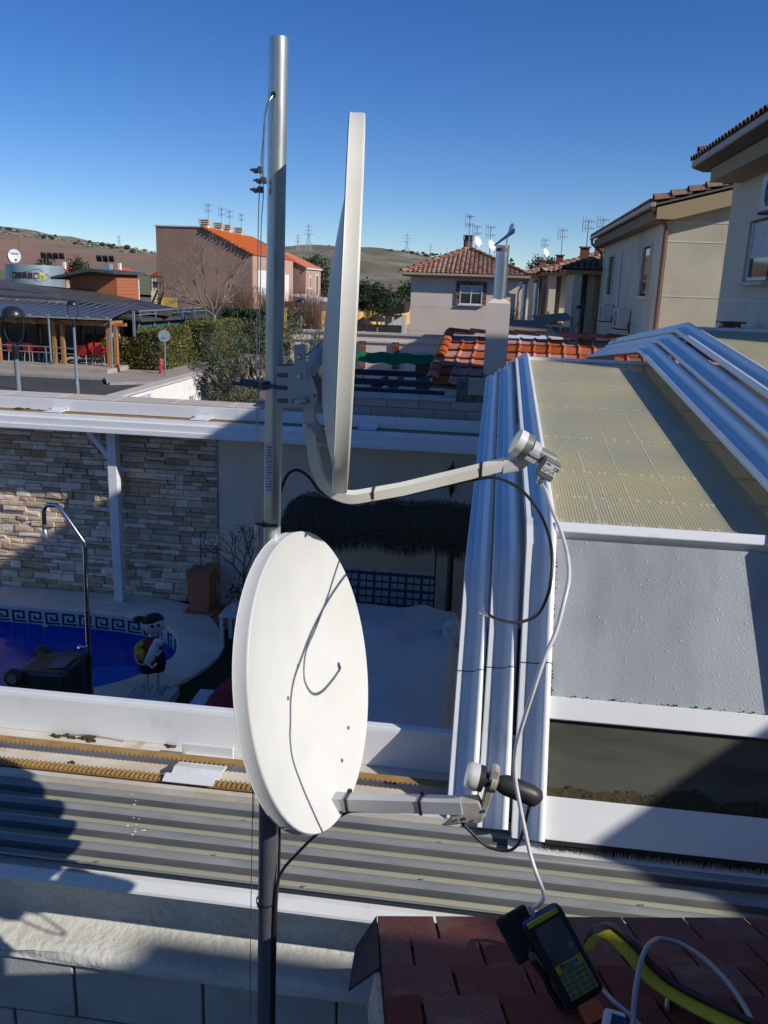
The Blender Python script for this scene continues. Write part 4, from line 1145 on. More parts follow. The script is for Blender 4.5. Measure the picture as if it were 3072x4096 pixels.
# upper dish, seen edge on
al = R(10.0)
nU = V((math.cos(al), math.sin(al), -0.025)).normalized(); tU = V((-math.sin(al), math.cos(al), 0)); uU = nU.cross(tU)
cU = V((-.304, 1.84, 4.242))
du = thing('satellite_dish', 'large cream satellite dish seen edge on, highest on the mast', 'satellite dish', (-.45, 1.84, 4.08), 'satellite dishes on the mast')
dish_surface(cU, nU, tU, uU, .36, .384, .062, .027, drop=.10).build('reflector', 'dish_cream', du, smooth=50)
bp_ = [(-.467, 4.124), (-.4015, 4.129), (-.392, 4.116), (-.375, 4.073), (-.376, 4.052), (-.384, 4.040), (-.467, 4.036)]
def plate(poly, y0, th): return MB().prism([(x, y0, z) for x, z in poly][::-1], (0, th, 0))
plate(bp_, 1.806, .003).build('bracket_plate', 'bracket_grey', du, bevel=.001)
plate(bp_, 1.871, .003).build('bracket_plate', 'bracket_grey', du, bevel=.001)
MB().box(-.4672, -.464, 1.8095, 1.871, 4.036, 4.124).build('bracket_web', 'bracket_grey', du)
def slot(x0, x1, z, y, h=.005):
    m = MB().box(x0, x1, y - .0006, y + .0002, z - h, z + h)
    m.lathe([(h, -.0005), (h, .0003)], (x0, y, z), (0, 1, 0), 10).lathe([(h, -.0005), (h, .0003)], (x1, y, z), (0, 1, 0), 10)
    return m
for x0, x1, z in ((-.46, -.445, 4.106), (-.46, -.445, 4.079), (-.46, -.445, 4.051), (-.427, -.398, 4.051)):
    slot(x0, x1, z, 1.8057).build('slot', 'dark_steel', du)
plate([(-.428, 4.171), (-.406, 4.175), (-.402, 4.166), (-.4005, 4.128), (-.398, 4.10), (-.424, 4.10)], 1.802, .004).build('upright_arm', 'bracket_grey', du, bevel=.001)
for x, z in ((-.416, 4.147), (-.4155, 4.106), (-.405, 3.997)):
    MB().lathe([(.0062, 0), (.0062, .003), (.005, .005)], (x, 1.802 if z > 4 else 1.824, z), (0, -1, 0), 16).build('bolt_head', 'galvanised', du, smooth=40)
MB().lathe([(.0035, 0), (.0035, .002)], (-.381, 1.806, 4.066), (0, -1, 0), 10).build('rivet', 'dark_steel', du)
MB().tube([(-.425, 1.80, 4.05), (-.40, 1.80, 4.056)], .0045, 8).lathe([(.008, 0), (.008, .006)], (-.402, 1.801, 4.056), (1, 0, .2), 6).build('adjusting_bolt', 'galvanised', du)
MB().tube([(-.402, 1.815, 4.15), (-.372, 1.85, 4.182)], .003, 6).build('tilt_rod', 'bracket_grey', du)
MB().bar((-.40, 1.825, 4.11), (-.372, 1.845, 4.17), .03, .02).build('dish_mount', 'bracket_grey', du)
MB().bar((-.39, 1.825, 4.0), (-.365, 1.86, 3.955), .012, .025).build('lower_dish_mount', 'bracket_grey', du)
cl = MB()
for y in (1.806, 1.866):
    cl.tube([(-.565, y, 4.0835), (-.445, y, 4.079)], .0042, 8)
cl.prism([(-.506, 1.80, 4.09), (-.506, 1.88, 4.09), (-.496, 1.88, 4.09), (-.488, 1.868, 4.09), (-.496, 1.84, 4.09), (-.488, 1.812, 4.09), (-.496, 1.80, 4.09)], (0, 0, -.018))
cl.lathe([(.0085, 0), (.0085, .007)], (-.518, 1.806, 4.082), (1, 0, 0), 6).lathe([(.0085, 0), (.0085, .007)], (-.518, 1.866, 4.082), (1, 0, 0), 6)
cl.build('mast_clamp', 'dark_steel', du)
arm = spline([(-.401, 1.84, 4.045), (-.3955, 1.84, 3.993), (-.389, 1.842, 3.925), (-.378, 1.845, 3.885), (-.362, 1.849, 3.858), (-.338, 1.855, 3.840), (-.305, 1.862, 3.831), (-.262, 1.87, 3.838)], 6) + [V((-.193, 1.893, 3.850)), V((-.022, 1.949, 3.892)), V((.040, 1.97, 3.908))]
MB().tube(arm, .0165, 4, rot=math.pi / 4, ref=(1, 0, 0)).build('feed_arm', 'dish_cream', du, smooth=35)
tie('cable_tie', 'black cable tie at the bend of the upper dish arm', (-.256, 1.873, 3.838), (.94, .28, .2), 0, sq=((.0, .3, -.95), (0, .95, .3), .0125, .0125))
tie('cable_tie', 'black cable tie near the receiver end of the upper dish arm', (-.016, 1.951, 3.893), (.94, .28, .22), 0, sq=((.0, .3, -.95), (0, .95, .3), .0125, .0125))
MB().prism([(.034, 1.955, 3.918), (.034, 1.955, 3.886), (.075, 1.965, 3.893), (.092, 1.965, 3.908), (.108, 1.968, 3.938), (.09, 1.965, 3.928), (.07, 1.963, 3.922)], (0, .036, 0)).build('holder_arm', 'bracket_grey', du, bevel=.002)
# upper receiver (low noise block)
ld = thing('receiver_head', 'grey satellite receiver head with white cap and printed label on the upper arm', 'receiver', (.08, 1.98, 3.94))
La = V((.058, 1.972, 3.963)); Ld = V((.80, .10, -.42)).normalized()
MB().lathe([(.0295, 0), (.032, .001), (.032, .019)], La, Ld, 28).build('cap', 'lnb_white', ld, smooth=40)
MB().lathe([(.0312, .0192), (.0312, .036), (.024, .038)], La, Ld, 28).build('feed_horn', 'lnb_grey', ld, smooth=40)
MB().lathe([(.0135, .037), (.0135, .07)], La, Ld, 20).build('neck', 'lnb_grey', ld, smooth=40)
MB().lathe([(.0245, .041), (.0245, .060), (.014, .060)], La, Ld, 24).obox(La + Ld * .05 + V((-.006, -.022, -.016)), (.012, 0, -.006), (0, .004, 0), (.002, 0, .004)).obox(La + Ld * .05 + V((.002, -.023, -.004)), (.012, 0, -.006), (0, .004, 0), (.002, 0, .003)).build('clamp_ring', 'bracket_grey', ld, smooth=40)
MB().lathe([(.019, .058), (.0195, .085), (.019, .104), (.013, .106)], La, Ld, 22).build('body', 'lnb_grey', ld, smooth=40)
bd = V((.139, 1.955, 3.909)); bx_ = Ld; by_ = V((-.12, -.99, .0)).normalized(); by_ = (by_ - bx_ * by_.dot(bx_)).normalized(); bz_ = bx_.cross(by_)
bz_ = -bz_ if bz_.z > 0 else bz_
MB().obox(bd + bz_ * .004, bx_ * .021, by_ * .015, bz_ * .024).build('connector_box', 'lnb_grey', ld, bevel=.004)
lb = bd + by_ * .0153 + bx_ * .002
MB().obox(lb, bx_ * .018, by_ * .0004, bz_ * .013).build('label_plate', 'paper_white', ld)
FM = frame(lb + by_ * .0007, bx_, -bz_)
lt = text_mb('CE', .011, FM @ Matrix.Translation((.012, .005, 0)), .0004)
for r in range(4):
    for i in range(9):
        if random.random() < .2: continue
        x = -.016 + i * .0032
        lt.add([FM @ V(p) for p in ((x, -.003 - r * .0026, 0), (x + .0022, -.003 - r * .0026, 0), (x + .0022, -.0016 - r * .0026, 0), (x, -.0016 - r * .0026, 0))], [(0, 1, 2, 3)])
lt.build('label_print', 'ink', ld)
lg_ = MB().add([FM @ V((-.010 + .006 * math.cos(a), .009 + .0022 * math.sin(a), 0)) for a in [R(x) for x in range(0, 360, 30)]], [tuple(range(12))])
lg_.build('label_logo', 'ink_green', ld)
FP = bd + bz_ * .028 + bx_ * -.002
MB().lathe([(.0105, 0), (.0105, .005), (.007, .006), (.007, .016), (.0055, .02)], FP - bz_ * .002, bz_ + V((.12, 0, 0)), 14).build('f_connector', 'steel', ld, smooth=40)

# lower dish, face towards the right of the camera
azL, tiL = R(-9.45), R(12.5)
nL = V((math.cos(azL) * math.cos(tiL), math.sin(azL) * math.cos(tiL), math.sin(tiL))); tL = V((-math.sin(azL), math.cos(azL), 0)); uL = nL.cross(tL)
cL = V((-.370, 1.8175, 3.3935))
dl = thing('satellite_dish', 'white satellite dish facing right, lower on the mast', 'satellite dish', (-.48, 1.84, 3.4), 'satellite dishes on the mast')
dish_surface(cL, nL, tL, uL, .3335, .348, .062, .032).build('reflector', 'dish_white', dl, smooth=50)
def onL(x, y):          # point on the reflector from plane coordinates
    f2 = (x / .3335) ** 2 + (y / .348) ** 2
    return cL + tL * x + uL * y - nL * .062 * (1 - f2)
for x, y in ((.035, .02), (-.05, -.025), (.17, -.215), (.09, -.265)):
    p = onL(x, y)
    s_ = MB().lathe([(.006, 0), (.0055, .0015), (.003, .0025)], p, nL, 14).build('bolt', 'galvanised', dl, smooth=40)
    MB().obox(p + nL * .0027, tL * .004, uL * .0007, nL * .0004).obox(p + nL * .0028, uL * .004, tL * .0007, nL * .0004).build('slot', 'dark_steel', s_)
MB().box(-.525, -.472, 1.80, 1.88, 3.32, 3.43).build('mast_bracket', 'bracket_grey', dl)
MB().obox(cL - nL * .098, nL * .026, tL * .04, uL * .045).build('back_mount', 'bracket_grey', dl)
A0, A1 = V((-.322, 1.800, 3.078)), V((-.036, 1.757, 3.131))
ad = (A1 - A0).normalized(); aw = ad.cross(V((0, 0, 1))).normalized(); au = aw.cross(ad)
MB().tube([A0 - ad * .06, A1 + ad * .03], .0225, 4, rot=math.pi / 4, ref=tuple(au)).build('feed_arm', 'bracket_grey', dl)
tie('cable_tie', 'black cable tie on the lower dish arm next to the reflector', tuple(A0 + ad * .04), tuple(ad), 0, sq=(tuple(au), tuple(aw), .0172, .0172))
tie('cable_tie', 'black cable tie on the lower dish arm next to its receiver', tuple(A0 + ad * .225), tuple(ad), 0, sq=(tuple(au), tuple(aw), .0172, .0172))
hy = 1.742
MB().prism([(-.034, hy, 3.096), (-.034, hy, 3.128), (-.022, hy, 3.150), (.030, hy, 3.156), (.046, hy, 3.125), (.042, hy, 3.106), (.034, hy, 3.100), (-.025, hy, 3.093)][::-1], (0, .034, 0)).build('receiver_holder', 'weathered_grey', dl, bevel=.003)
MB().prism([(.030, hy + .001, 3.105), (.046, hy + .001, 3.115), (.074, hy + .001, 3.236), (.063, hy + .001, 3.243), (.052, hy + .001, 3.240)][::-1], (0, .032, 0)).build('clamp_leg', 'weathered_grey', dl, bevel=.003)
for x, z, r_ in ((0.0, 3.110, .004), (.043, 3.135, .004), (.02, 3.107, .0025), (-.018, 3.104, .0025)):
    MB().lathe([(r_, 0), (r_, .003)], (x, hy, z), (0, -1, 0), 6).build('screw', 'dark_steel', dl)
l2 = thing('receiver_head', 'black satellite receiver head with white cap on the lower arm', 'receiver', (.03, 1.76, 3.2))
Lb = V((.004, 1.757, 3.214)); Le = V((.97, .04, -.20)).normalized()
MB().lathe([(.027, -.006), (.031, 0), (.032, .006), (.032, .020)], Lb, Le, 28).build('cap', 'lnb_white', l2, smooth=40)
MB().lathe([(.0305, .0202), (.0305, .033), (.02, .036)], Lb, Le, 28).build('feed_horn', 'lnb_dark', l2, smooth=40)
MB().lathe([(.0165, .034), (.0165, .075)], Lb, Le, 20).build('neck', 'lnb_dark', l2, smooth=40)
MB().lathe([(.0235, .050), (.0235, .064), (.0165, .064)], Lb, Le, 24).build('clamp_ring', 'weathered_grey', l2, smooth=40)
MB().tube([Lb + Le * .072, Lb + Le * .085, Lb + Le * .115 + V((0, 0, -.004)), Lb + Le * .145 + V((0, 0, -.008)), Lb + Le * .163 + V((0, 0, -.013)), Lb + Le * .168 + V((0, 0, -.016))], [.019, .0235, .0245, .0245, .021, .012], 14).build('body', 'lnb_dark', l2, smooth=50)
MB().lathe([(.0065, 0), (.0065, .02)], V((.146, 1.76, 3.165)), (.02, 0, -1), 12).build('f_connector', 'steel', l2)


# axes of the field meter: my up along the case, mx across, mn toward the viewer
O_ = V((.2066, 1.405, 3.0587))
mx = V((.0565, .02, .0318)).normalized(); my = V((-.0578, .07, .1158)); my = (my - mx * my.dot(mx)).normalized(); mn = mx.cross(my).normalized()
if mn.y > 0: mn = -mn
def mp_(x, y, h=0.0): return O_ + mx * x + my * y + mn * h


# ================================================================== CABLES
def cable(name, label, pts, r, m, k=6):
    o = MB().tube(spline(pts, k), r, 8).build(name, m, smooth=60)
    return tag(o, label, 'cable')


ct = thing('black_cable', 'loose black coaxial cable looping below the upper receiver', 'cable', (0, 1.93, 3.8))
MB().tube(spline([(-.480, 1.862, 3.80), (-.468, 1.868, 3.845), (-.455, 1.875, 3.874), (-.433, 1.88, 3.882), (-.407, 1.88, 3.866), (-.385, 1.88, 3.838), (-.352, 1.876, 3.822), (-.30, 1.876, 3.812), (-.256, 1.878, 3.82), (-.14, 1.915, 3.845), (-.016, 1.951, 3.873), (0.028, 1.948, 3.876), (0.076, 1.900, 3.865), (0.113, 1.840, 3.837), (0.135, 1.770, 3.806), (0.142, 1.700, 3.777), (0.142, 1.670, 3.732), (0.137, 1.670, 3.695), (0.122, 1.700, 3.643), (0.087, 1.760, 3.599), (0.046, 1.840, 3.570), (0.021, 1.895, 3.561)], 5), .0036, 8).build('jacket', 'black_rubber', ct, smooth=60)
MB().lathe([(.0048, 0), (.0048, .014), (.0062, .015), (.0062, .024), (.0045, .024)], (.026, 1.885, 3.560), (-.86, .4, .2), 12).build('plug', 'steel', ct, smooth=40)
cable('lower_cable', 'black coaxial cable sagging from the lower receiver to its arm', [(.146, 1.76, 3.145), (.140, 1.76, 3.10), (.132, 1.76, 3.055), (.118, 1.76, 3.03), (.095, 1.76, 3.022), (.055, 1.76, 3.030), (.02, 1.762, 3.058), (-.018, 1.768, 3.09), (-.06, 1.775, 3.105), (-.14, 1.787, 3.08), (-.25, 1.80, 3.06), (-.29, 1.806, 3.045), (-.33, 1.812, 3.008), (-.375, 1.818, 2.955), (-.42, 1.822, 2.895), (-.452, 1.826, 2.847), (-.468, 1.826, 2.80), (-.474, 1.822, 2.70), (-.478, 1.82, 2.36), (-.48, 1.82, 1.9)], .0038, 'black_rubber')
cable('mast_cable', 'black coaxial cable running straight down behind the lower dish', [(-.48, 1.868, 3.84), (-.482, 1.872, 3.4), (-.474, 1.872, 3.0), (-.474, 1.866, 2.8), (-.4735, 1.836, 2.70), (-.479, 1.834, 2.3), (-.482, 1.834, 1.9)], .0036, 'black_rubber')
cable('white_cable', 'white coaxial cable from the upper receiver down to the field meter', [(FP.x + .001, FP.y, FP.z - .018), (0.134, 1.900, 3.863), (0.143, 1.820, 3.844), (0.159, 1.730, 3.819), (0.169, 1.660, 3.791), (0.170, 1.600, 3.763), (0.161, 1.565, 3.724), (0.149, 1.540, 3.674), (0.132, 1.520, 3.633), (0.116, 1.505, 3.576), (0.099, 1.510, 3.490), (0.091, 1.515, 3.433), (0.093, 1.515, 3.374), (0.105, 1.510, 3.320), (0.117, 1.500, 3.276), (0.133, 1.490, 3.220), (0.147, 1.470, 3.190), (0.165, 1.455, 3.148), tuple(mp_(-.012, .098, -.012))], .0042, 'cable_white')

# ================================================================== SHINGLE ROOF IN THE FOREGROUND
e1 = V((.9866, .163, 0)); e0 = V((-.195, 1.742, 2.80)); sl = R(20)
e2 = V((.163, -.9866, 0)) * math.cos(sl) + V((0, 0, math.sin(sl))); e3 = e1.cross(e2).normalized()
if e3.z < 0: e3 = -e3
sr = thing('shingle_roof', 'dark red shingle roof edge beneath the field meter', 'roof', tuple(e0))
MB().prism([e0 + e1 * -.01 - e3 * .004 + e2 * .004, e0 + e1 * 3.2 - e3 * .004 + e2 * .004, e0 + e1 * 3.2 - e3 * .004 + e2 * 2.2, e0 - e1 * .01 - e3 * .004 + e2 * 2.2], -e3 * .03).build('deck', 'shingle_dark', sr)
for r in range(9):
    for i in range(-1, 20):
        w_ = .155; x0 = i * w_ + (.0 if r % 2 else .0775) - .08
        if r == 0: x0 = i * w_ - .012
        x1 = x0 + w_ - .007
        a0 = max(x0, 0.0); a1 = min(x1, 3.1)
        if a1 - a0 < .02 or (r > 4 and a0 > 2): continue
        v0 = r * .135; v1 = v0 + .16
        h0 = .0045 * 1.3; j = random.uniform(-.0018, .0018)
        P = [e0 + e1 * a0 + e2 * (v0 + j) + e3 * h0, e0 + e1 * a1 + e2 * (v0 + j) + e3 * h0, e0 + e1 * a1 + e2 * v1 + e3 * .0005, e0 + e1 * a0 + e2 * v1 + e3 * .0005]
        MB().prism(P, e3 * .0045).build('shingle', 'shingle', sr)
# curled verge piece on the left edge
MB().prism([e0 + e1 * -.002 + e3 * .006, e0 + e1 * -.055 - e3 * .03 + e2 * .10, e0 + e1 * -.07 - e3 * .05 + e2 * .26, e0 + e1 * -.005 + e3 * .004 + e2 * .28], e3 * .006).build('verge_shingle', 'shingle_dark', sr)
MB().prism([e0 + e1 * -.004 + e2 * .27 - e3 * .002, e0 + e1 * -.02 + e2 * .3 - e3 * .06, e0 + e1 * -.02 + e2 * 2.2 - e3 * .06, e0 - e1 * .004 + e2 * 2.2 - e3 * .002], -e1 * .01).build('verge_board', 'weathered_grey', sr)
MB().box(-.16, 2.4, -.4, 1.60, 1.2, 2.70).build('roof_body', 'plaster_white', sr)

# ================================================================== FIELD METER
fm = thing('field_meter', 'black cased handheld field meter with a grey screen and yellow keypad', 'meter', (.18, 1.42, 3.0))
MB().obox(mp_(0, 0, -.02), mx * .043, my * .088, mn * .020).build('case', 'nylon_black', fm, bevel=.012)
MB().obox(mp_(-.052, .066, -.030), mx * .034, my * .046, mn * .007).build('case_flap', 'nylon_black', fm, bevel=.005)
MB().obox(mp_(.0, .077, .0005), mx * .034, my * .0055, mn * .0022).build('yellow_trim', 'meter_yellow', fm, bevel=.002)
MB().obox(mp_(-.004, .0835, -.003), mx * .036, my * .003, mn * .003).build('blue_trim', 'meter_blue', fm, bevel=.002)
MB().obox(mp_(.004, .030, .0004), mx * .029, my * .037, mn * .0012).build('screen', 'screen', fm)
MB().obox(mp_(.004, -.040, .0004), mx * .029, my * .032, mn * .0010).build('keypad_plate', 'meter_yellow', fm)
for r in range(5):
    for c in range(4):
        MB().obox(mp_(-.018 + c * .0145, -.027 - r * .0098, .0022), mx * .0055, my * .0033, mn * .0012).build('key', 'key_grey', fm)
MB().obox(mp_(.004, -.0165, .0024), mx * .0065, my * .0055, mn * .0014).build('cursor_pad', 'key_grey', fm)
MB().obox(mp_(-.010, -.0125, .0024), mx * .0045, my * .003, mn * .0013).build('red_key', 'red_plastic', fm)
MB().obox(mp_(-.010, -.0195, .0024), mx * .0045, my * .003, mn * .0013).build('green_key', 'green_plastic', fm)
MB().obox(mp_(.018, -.0155, .0024), mx * .0045, my * .003, mn * .0013).build('blue_key', 'meter_blue', fm)
MB().lathe([(.0055, 0), (.0055, .016), (.0045, .02)], mp_(-.012, .086, -.012), my, 12).build('antenna_socket', 'steel', fm)
MB().tube(spline([mp_(-.046, .04, -.02), mp_(-.055, .02, -.012), mp_(-.05, -.01, -.015), mp_(-.052, -.04, -.02), mp_(-.05, -.08, -.03)], 4), .007, 5).build('buckle_strap', 'nylon_black', fm)
MB().lathe([(.008, -.002), (.008, .002)], mp_(-.052, .026, -.008), mn, 12).build('ring', 'sign_grey', fm)


def ribbon(pts, w, side, th=.003):
    P = spline(pts, 6); m = MB(); s = V(side).normalized() * w / 2; up_ = V((0, 0, th))
    vs_ = []
    for p in P: vs_ += [p - s, p + s, p + s + up_, p - s + up_]
    fs = [(i * 4 + j, i * 4 + (j + 1) % 4, (i + 1) * 4 + (j + 1) % 4, (i + 1) * 4 + j) for i in range(len(P) - 1) for j in range(4)]
    return m.add(vs_, fs)


sp = thing('carrying_strap', 'yellow and black padded carrying strap lying on the shingles beside the meter', 'strap', (.35, 1.5, 2.93))
ribbon([(.262, 1.47, 3.02), (.285, 1.52, 3.02), (.315, 1.535, 3.01), (.352, 1.505, 3.0), (.39, 1.455, 2.99), (.43, 1.41, 2.995), (.48, 1.36, 3.01), (.56, 1.28, 3.04)], .050, (.55, .6, -.2)).build('pad', 'strap_yellow', sp, smooth=40)
ribbon([(.262, 1.495, 3.022), (.29, 1.548, 3.02), (.325, 1.558, 3.012), (.365, 1.525, 3.0), (.405, 1.472, 2.99), (.445, 1.43, 2.995), (.5, 1.38, 3.01), (.58, 1.3, 3.04)], .016, (.55, .6, -.1), .006).build('edging', 'nylon_black', sp, smooth=40)
cable('pale_lead', 'pale grey lead arching in a loop over the shingles', [(.318, 1.25, 3.02), (.332, 1.329, 3.01), (.349, 1.406, 3.02), (.376, 1.488, 3.02), (.408, 1.54, 3.01), (.438, 1.556, 3.0), (.468, 1.546, 3.0), (.503, 1.513, 3.0), (.534, 1.46, 3.0), (.549, 1.41, 3.0), (.552, 1.35, 3.01), (.545, 1.26, 3.03)], .0052, 'roof_sheet')
cable('short_lead', 'pale lead curving out from under the yellow strap', [(.41, 1.40, 2.975), (.425, 1.448, 2.957), (.455, 1.452, 2.957), (.488, 1.425, 2.965), (.505, 1.385, 2.98), (.51, 1.33, 3.0), (.51, 1.25, 3.03)], .0045, 'roof_sheet')
cable('blue_lead', 'pale blue lead running under the strap from the meter', [(.272, 1.455, 2.96), (.285, 1.44, 2.972), (.31, 1.40, 2.975), (.335, 1.36, 2.985), (.36, 1.30, 3.0)], .0045, 'tile_pale')
pg = thing('plug_adapter', 'white plastic adapter with an orange block below the meter', 'adapter', (.30, 1.33, 2.98))
MB().obox((.262, 1.352, 2.99), (.018, .006, .008), (-.008, .016, .006), (0, -.005, .008)).build('orange_block', 'orange_plastic', pg, bevel=.003)
MB().obox((.296, 1.318, 3.0), (.020, -.004, 0), (.006, .026, 0), (0, 0, .012)).build('adapter_body', 'lnb_white', pg, bevel=.005)
MB().obox((.302, 1.312, 3.013), (.012, -.003, 0), (.004, .016, 0), (0, 0, .0015)).build('window', 'dark_glass', pg)
PK, PO = 1.0, V((0, 0, 0))
# ================================================================== TILED ROOFS
def barrel_mesh(w, l, h, m, seg=5):
    mb = MB(); vs_ = []
    for j, (yy, k, lift) in enumerate(((0, 1.0, h * .35), (l * 1.12, .86, 0))):
        for i in range(seg + 1):
            a = math.pi * i / seg
            vs_.append(V((-math.cos(a) * w * .5 * k, yy, math.sin(a) * h * k + lift)))
    n_ = seg + 1
    fs = [(i, i + 1, n_ + i + 1, n_ + i) for i in range(seg)]
    vs_ += [v + V((0, 0, -h * .16)) for v in vs_[:n_]]
    fs += [(2 * n_ + i, 2 * n_ + i + 1, i + 1, i) for i in range(seg)]
    return mb.add(vs_, fs).mesh('roof_tile', m, smooth=60)


def flat_mesh(w, l, h, m):
    mb = MB(); xs_ = [(-.5, 0), (-.44, h), (-.34, h * .9), (-.26, .15 * h), (.40, .15 * h), (.5, .5 * h)]
    n_ = len(xs_)
    vs_ = [V((x * w, 0, z + h * .9)) for x, z in xs_] + [V((x * w, l * 1.08, z)) for x, z in xs_] + [V((x * w, 0, z + h * .9 - .02)) for x, z in xs_]
    fs = [(i, i + 1, n_ + i + 1, n_ + i) for i in range(n_ - 1)] + [(2 * n_ + i, 2 * n_ + i + 1, i + 1, i) for i in range(n_ - 1)]
    return mb.add(vs_, fs).mesh('roof_tile', m)


def tile_field(parent, A, B, C, D, w, l, me, indiv=300, clip=None, order=None):
    """tiles over the quad A-B (eave) C-D (top); C above B, D above A"""
    A, B, C, D = map(V, (A, B, C, D))
    nv = max(1, round(((D - A).length + (C - B).length) / 2 / l))
    cells = []
    for j in range(nv):
        v = j / nv
        P = A + (D - A) * v; Q = B + (C - B) * v
        nu = max(1, round((A - B).length / w)) if clip else max(1, round((Q - P).length / w))
        for i in range(nu):
            u = (i + .5) / nu
            p = P + (Q - P) * u
            if not clip and (Q - P).length < w * .7: continue
            up = ((D - A).lerp(C - B, u)).normalized()
            sc = (Q - P).length / nu / w
            x = (Q - P).normalized(); nrm = x.cross(up).normalized()
            yv = nrm.cross(x)
            j_ = random.uniform(-.012, .012)
            M = Matrix.Translation(p) @ Matrix((x * sc, up, nrm)).transposed().to_4x4() @ Matrix.Rotation(j_, 4, 'Z')
            cells.append((M, p))
    if order: cells.sort(key=order)
    rest = MB()
    for k, (M, p) in enumerate(cells):
        if k < indiv: piece('roof_tile', me, parent, M)
        else: rest.add([M @ v.co for v in me.vertices], [list(q.vertices) for q in me.polygons])
    if rest.v:
        o = rest.build('tile_field', me.materials[0], parent, smooth=60)
        o['kind'] = 'stuff'


# ---- red tiled lean-to roof right behind the patio wall, with its chimney
rt = thing('tiled_outbuilding', 'low outbuilding with orange red roof tiles behind the patio wall', 'building', (.8, 12, 0))
MB().box(-.62, 3.2, 11.1, 12.6, 0, 3.06).build('wall', 'render_pink', rt)
A, B, C, D = (-.80, 11.02, 3.10), (3.2, 10.97, 3.10), (3.2, 12.3, 3.66), (-.72, 13.3, 3.60)
MB().prism([V(A) + V((.02, .03, -.03)), V(B) + V((0, .03, -.03)), V(C) + V((0, 0, -.02)), V(D) + V((.02, 0, -.02))], (0, 0, -.03)).build('roof_deck', 'mortar_dark', rt)
tile_field(rt, A, B, C, D, .215, .30, flat_mesh(.215, .30, .022, 'red_tile'))
vm = barrel_mesh(.16, .34, .06, 'red_tile')
for i in range(8):
    p = V(A).lerp(V(D), i / 8) + V((0, 0, .04)); up = (V(D) - V(A)).normalized(); x = up.cross(V((0, 0, 1))).normalized()
    piece('verge_tile', vm, rt, Matrix.Translation(p) @ Matrix((x, up, x.cross(up))).transposed().to_4x4())
for i in range(12):
    p = V(D).lerp(V(C), i / 12) + V((0, 0, .04)); up = (V(C) - V(D)).normalized(); x = up.cross(V((0, 0, 1))).normalized()
    piece('ridge_tile', vm, rt, Matrix.Translation(p) @ Matrix((x, up, x.cross(up))).transposed().to_4x4())
ch = thing('rendered_chimney', 'pale rendered chimney with a metal flue and rotating cowl', 'chimney', (.01, 11.5, 3.2))
MB().box(-.145, .150, 11.36, 11.66, 3.0, 4.13).build('stack', 'render_pink', ch)
MB().prism([(-.145, 11.36, 4.13), (.150, 11.36, 4.13), (.150, 11.66, 4.13), (-.145, 11.66, 4.13)], (0, 0, 0.001)).add([(-.145, 11.36, 4.131), (.150, 11.36, 4.131), (.150, 11.66, 4.131), (-.145, 11.66, 4.131), (-.075, 11.43, 4.19), (.085, 11.43, 4.19), (.085, 11.59, 4.19), (-.075, 11.59, 4.19)], [(0, 1, 5, 4), (1, 2, 6, 5), (2, 3, 7, 6), (3, 0, 4, 7), (4, 5, 6, 7)]).build('shoulder', 'render_pink', ch)
MB().lathe([(.087, 4.18), (.087, 4.20), (.083, 4.20), (.083, 4.82), (.086, 4.82), (.086, 4.85), (.07, 4.85)], (.003, 11.5, 0), n=24).build('flue', 'zinc', ch, smooth=40)
MB().lathe([(.0845, 4.775), (.0845, 4.815)], (.003, 11.5, 0), n=24, caps=False).build('soot_band', 'bark', ch, smooth=40)
cw = MB()
def cowl(u, v):
    a = R(20 + 140 * u) ; s = v
    return V((-.11 + .25 * s, 11.5 + .11 * math.cos(a), 4.835 + .15 * s + .075 * math.sin(a) * (.3 + .9 * s)))
cw.grid(10, 8, cowl)
cw.grid(10, 8, lambda u, v: cowl(u, v) + V((.0, 0, -.006)))
cw.build('cowl', 'zinc', ch, smooth=60)
MB().prism([(.035, 11.47, 4.93), (.10, 11.47, 5.0), (.125, 11.47, 5.10), (.10, 11.47, 5.125), (.075, 11.47, 5.10)], (0, .006, 0)).build('cowl_vane', 'zinc', ch)
MB().tube([(.05, 11.5, 4.84), (.05, 11.5, 4.99)], .007, 6).build('pivot', 'bark', ch)

# ---- neighbour's pergola with a white flat roof below
pgl = thing('pergola', 'dark beamed pergola over a white flat roof beyond the block wall', 'pergola', (-2.1, 15, 0))
for y in (12.6, 13.7, 15.0, 16.5, 18.3):
    MB().box(-3.6, -.75, y, y + .10, 2.42, 2.54).build('beam', 'pergola_dark', pgl)
    MB().box(-3.6, -.75, y + .11, y + .15, 2.43, 2.47).build('lath', 'white_aluminium', pgl)
for x in (-3.45, -2.35, -2.02):
    MB().box(x, x + .1, 12.7, 18.3, 2.30, 2.415).build('cross_beam', 'pergola_dark', pgl)
for x in (-3.45, -1.0):
    for y in (12.8, 18.2): MB().box(x, x + .1, y, y + .1, 0, 2.3).build('post', 'pergola_dark', pgl)
fl = MB().box(-3.7, -.7, 11.6, 18.9, 1.9, 2.0).build('flat_roof', 'white_wall')
tag(fl, 'white flat roof under the dark pergola', 'roof')
tag(MB().grid(24, 8, lambda u, v: V((-3.6 + 2.5 * u, 18.9 + .3 * v + .05 * math.sin(u * 20), 2.70 + .15 * v - .07 * math.sin(math.pi * u) * (1 - v) + .02 * math.sin(u * 31 + v * 7)))).build('green_net', 'green_net', smooth=180), 'green shade net hung behind the dark pergola', 'net')
pb = thing('brick_pillar', 'short brick pillar with a stone cap beside the green net', 'pillar', (-1.6, 19.3, 0))
for r in range(5):
    for i in range(2):
        MB().box(-1.76 + i * .17, -1.60 + i * .17, 19.2, 19.5, 2.45 + r * .075, 2.517 + r * .075).build('brick', 'brick', pb)
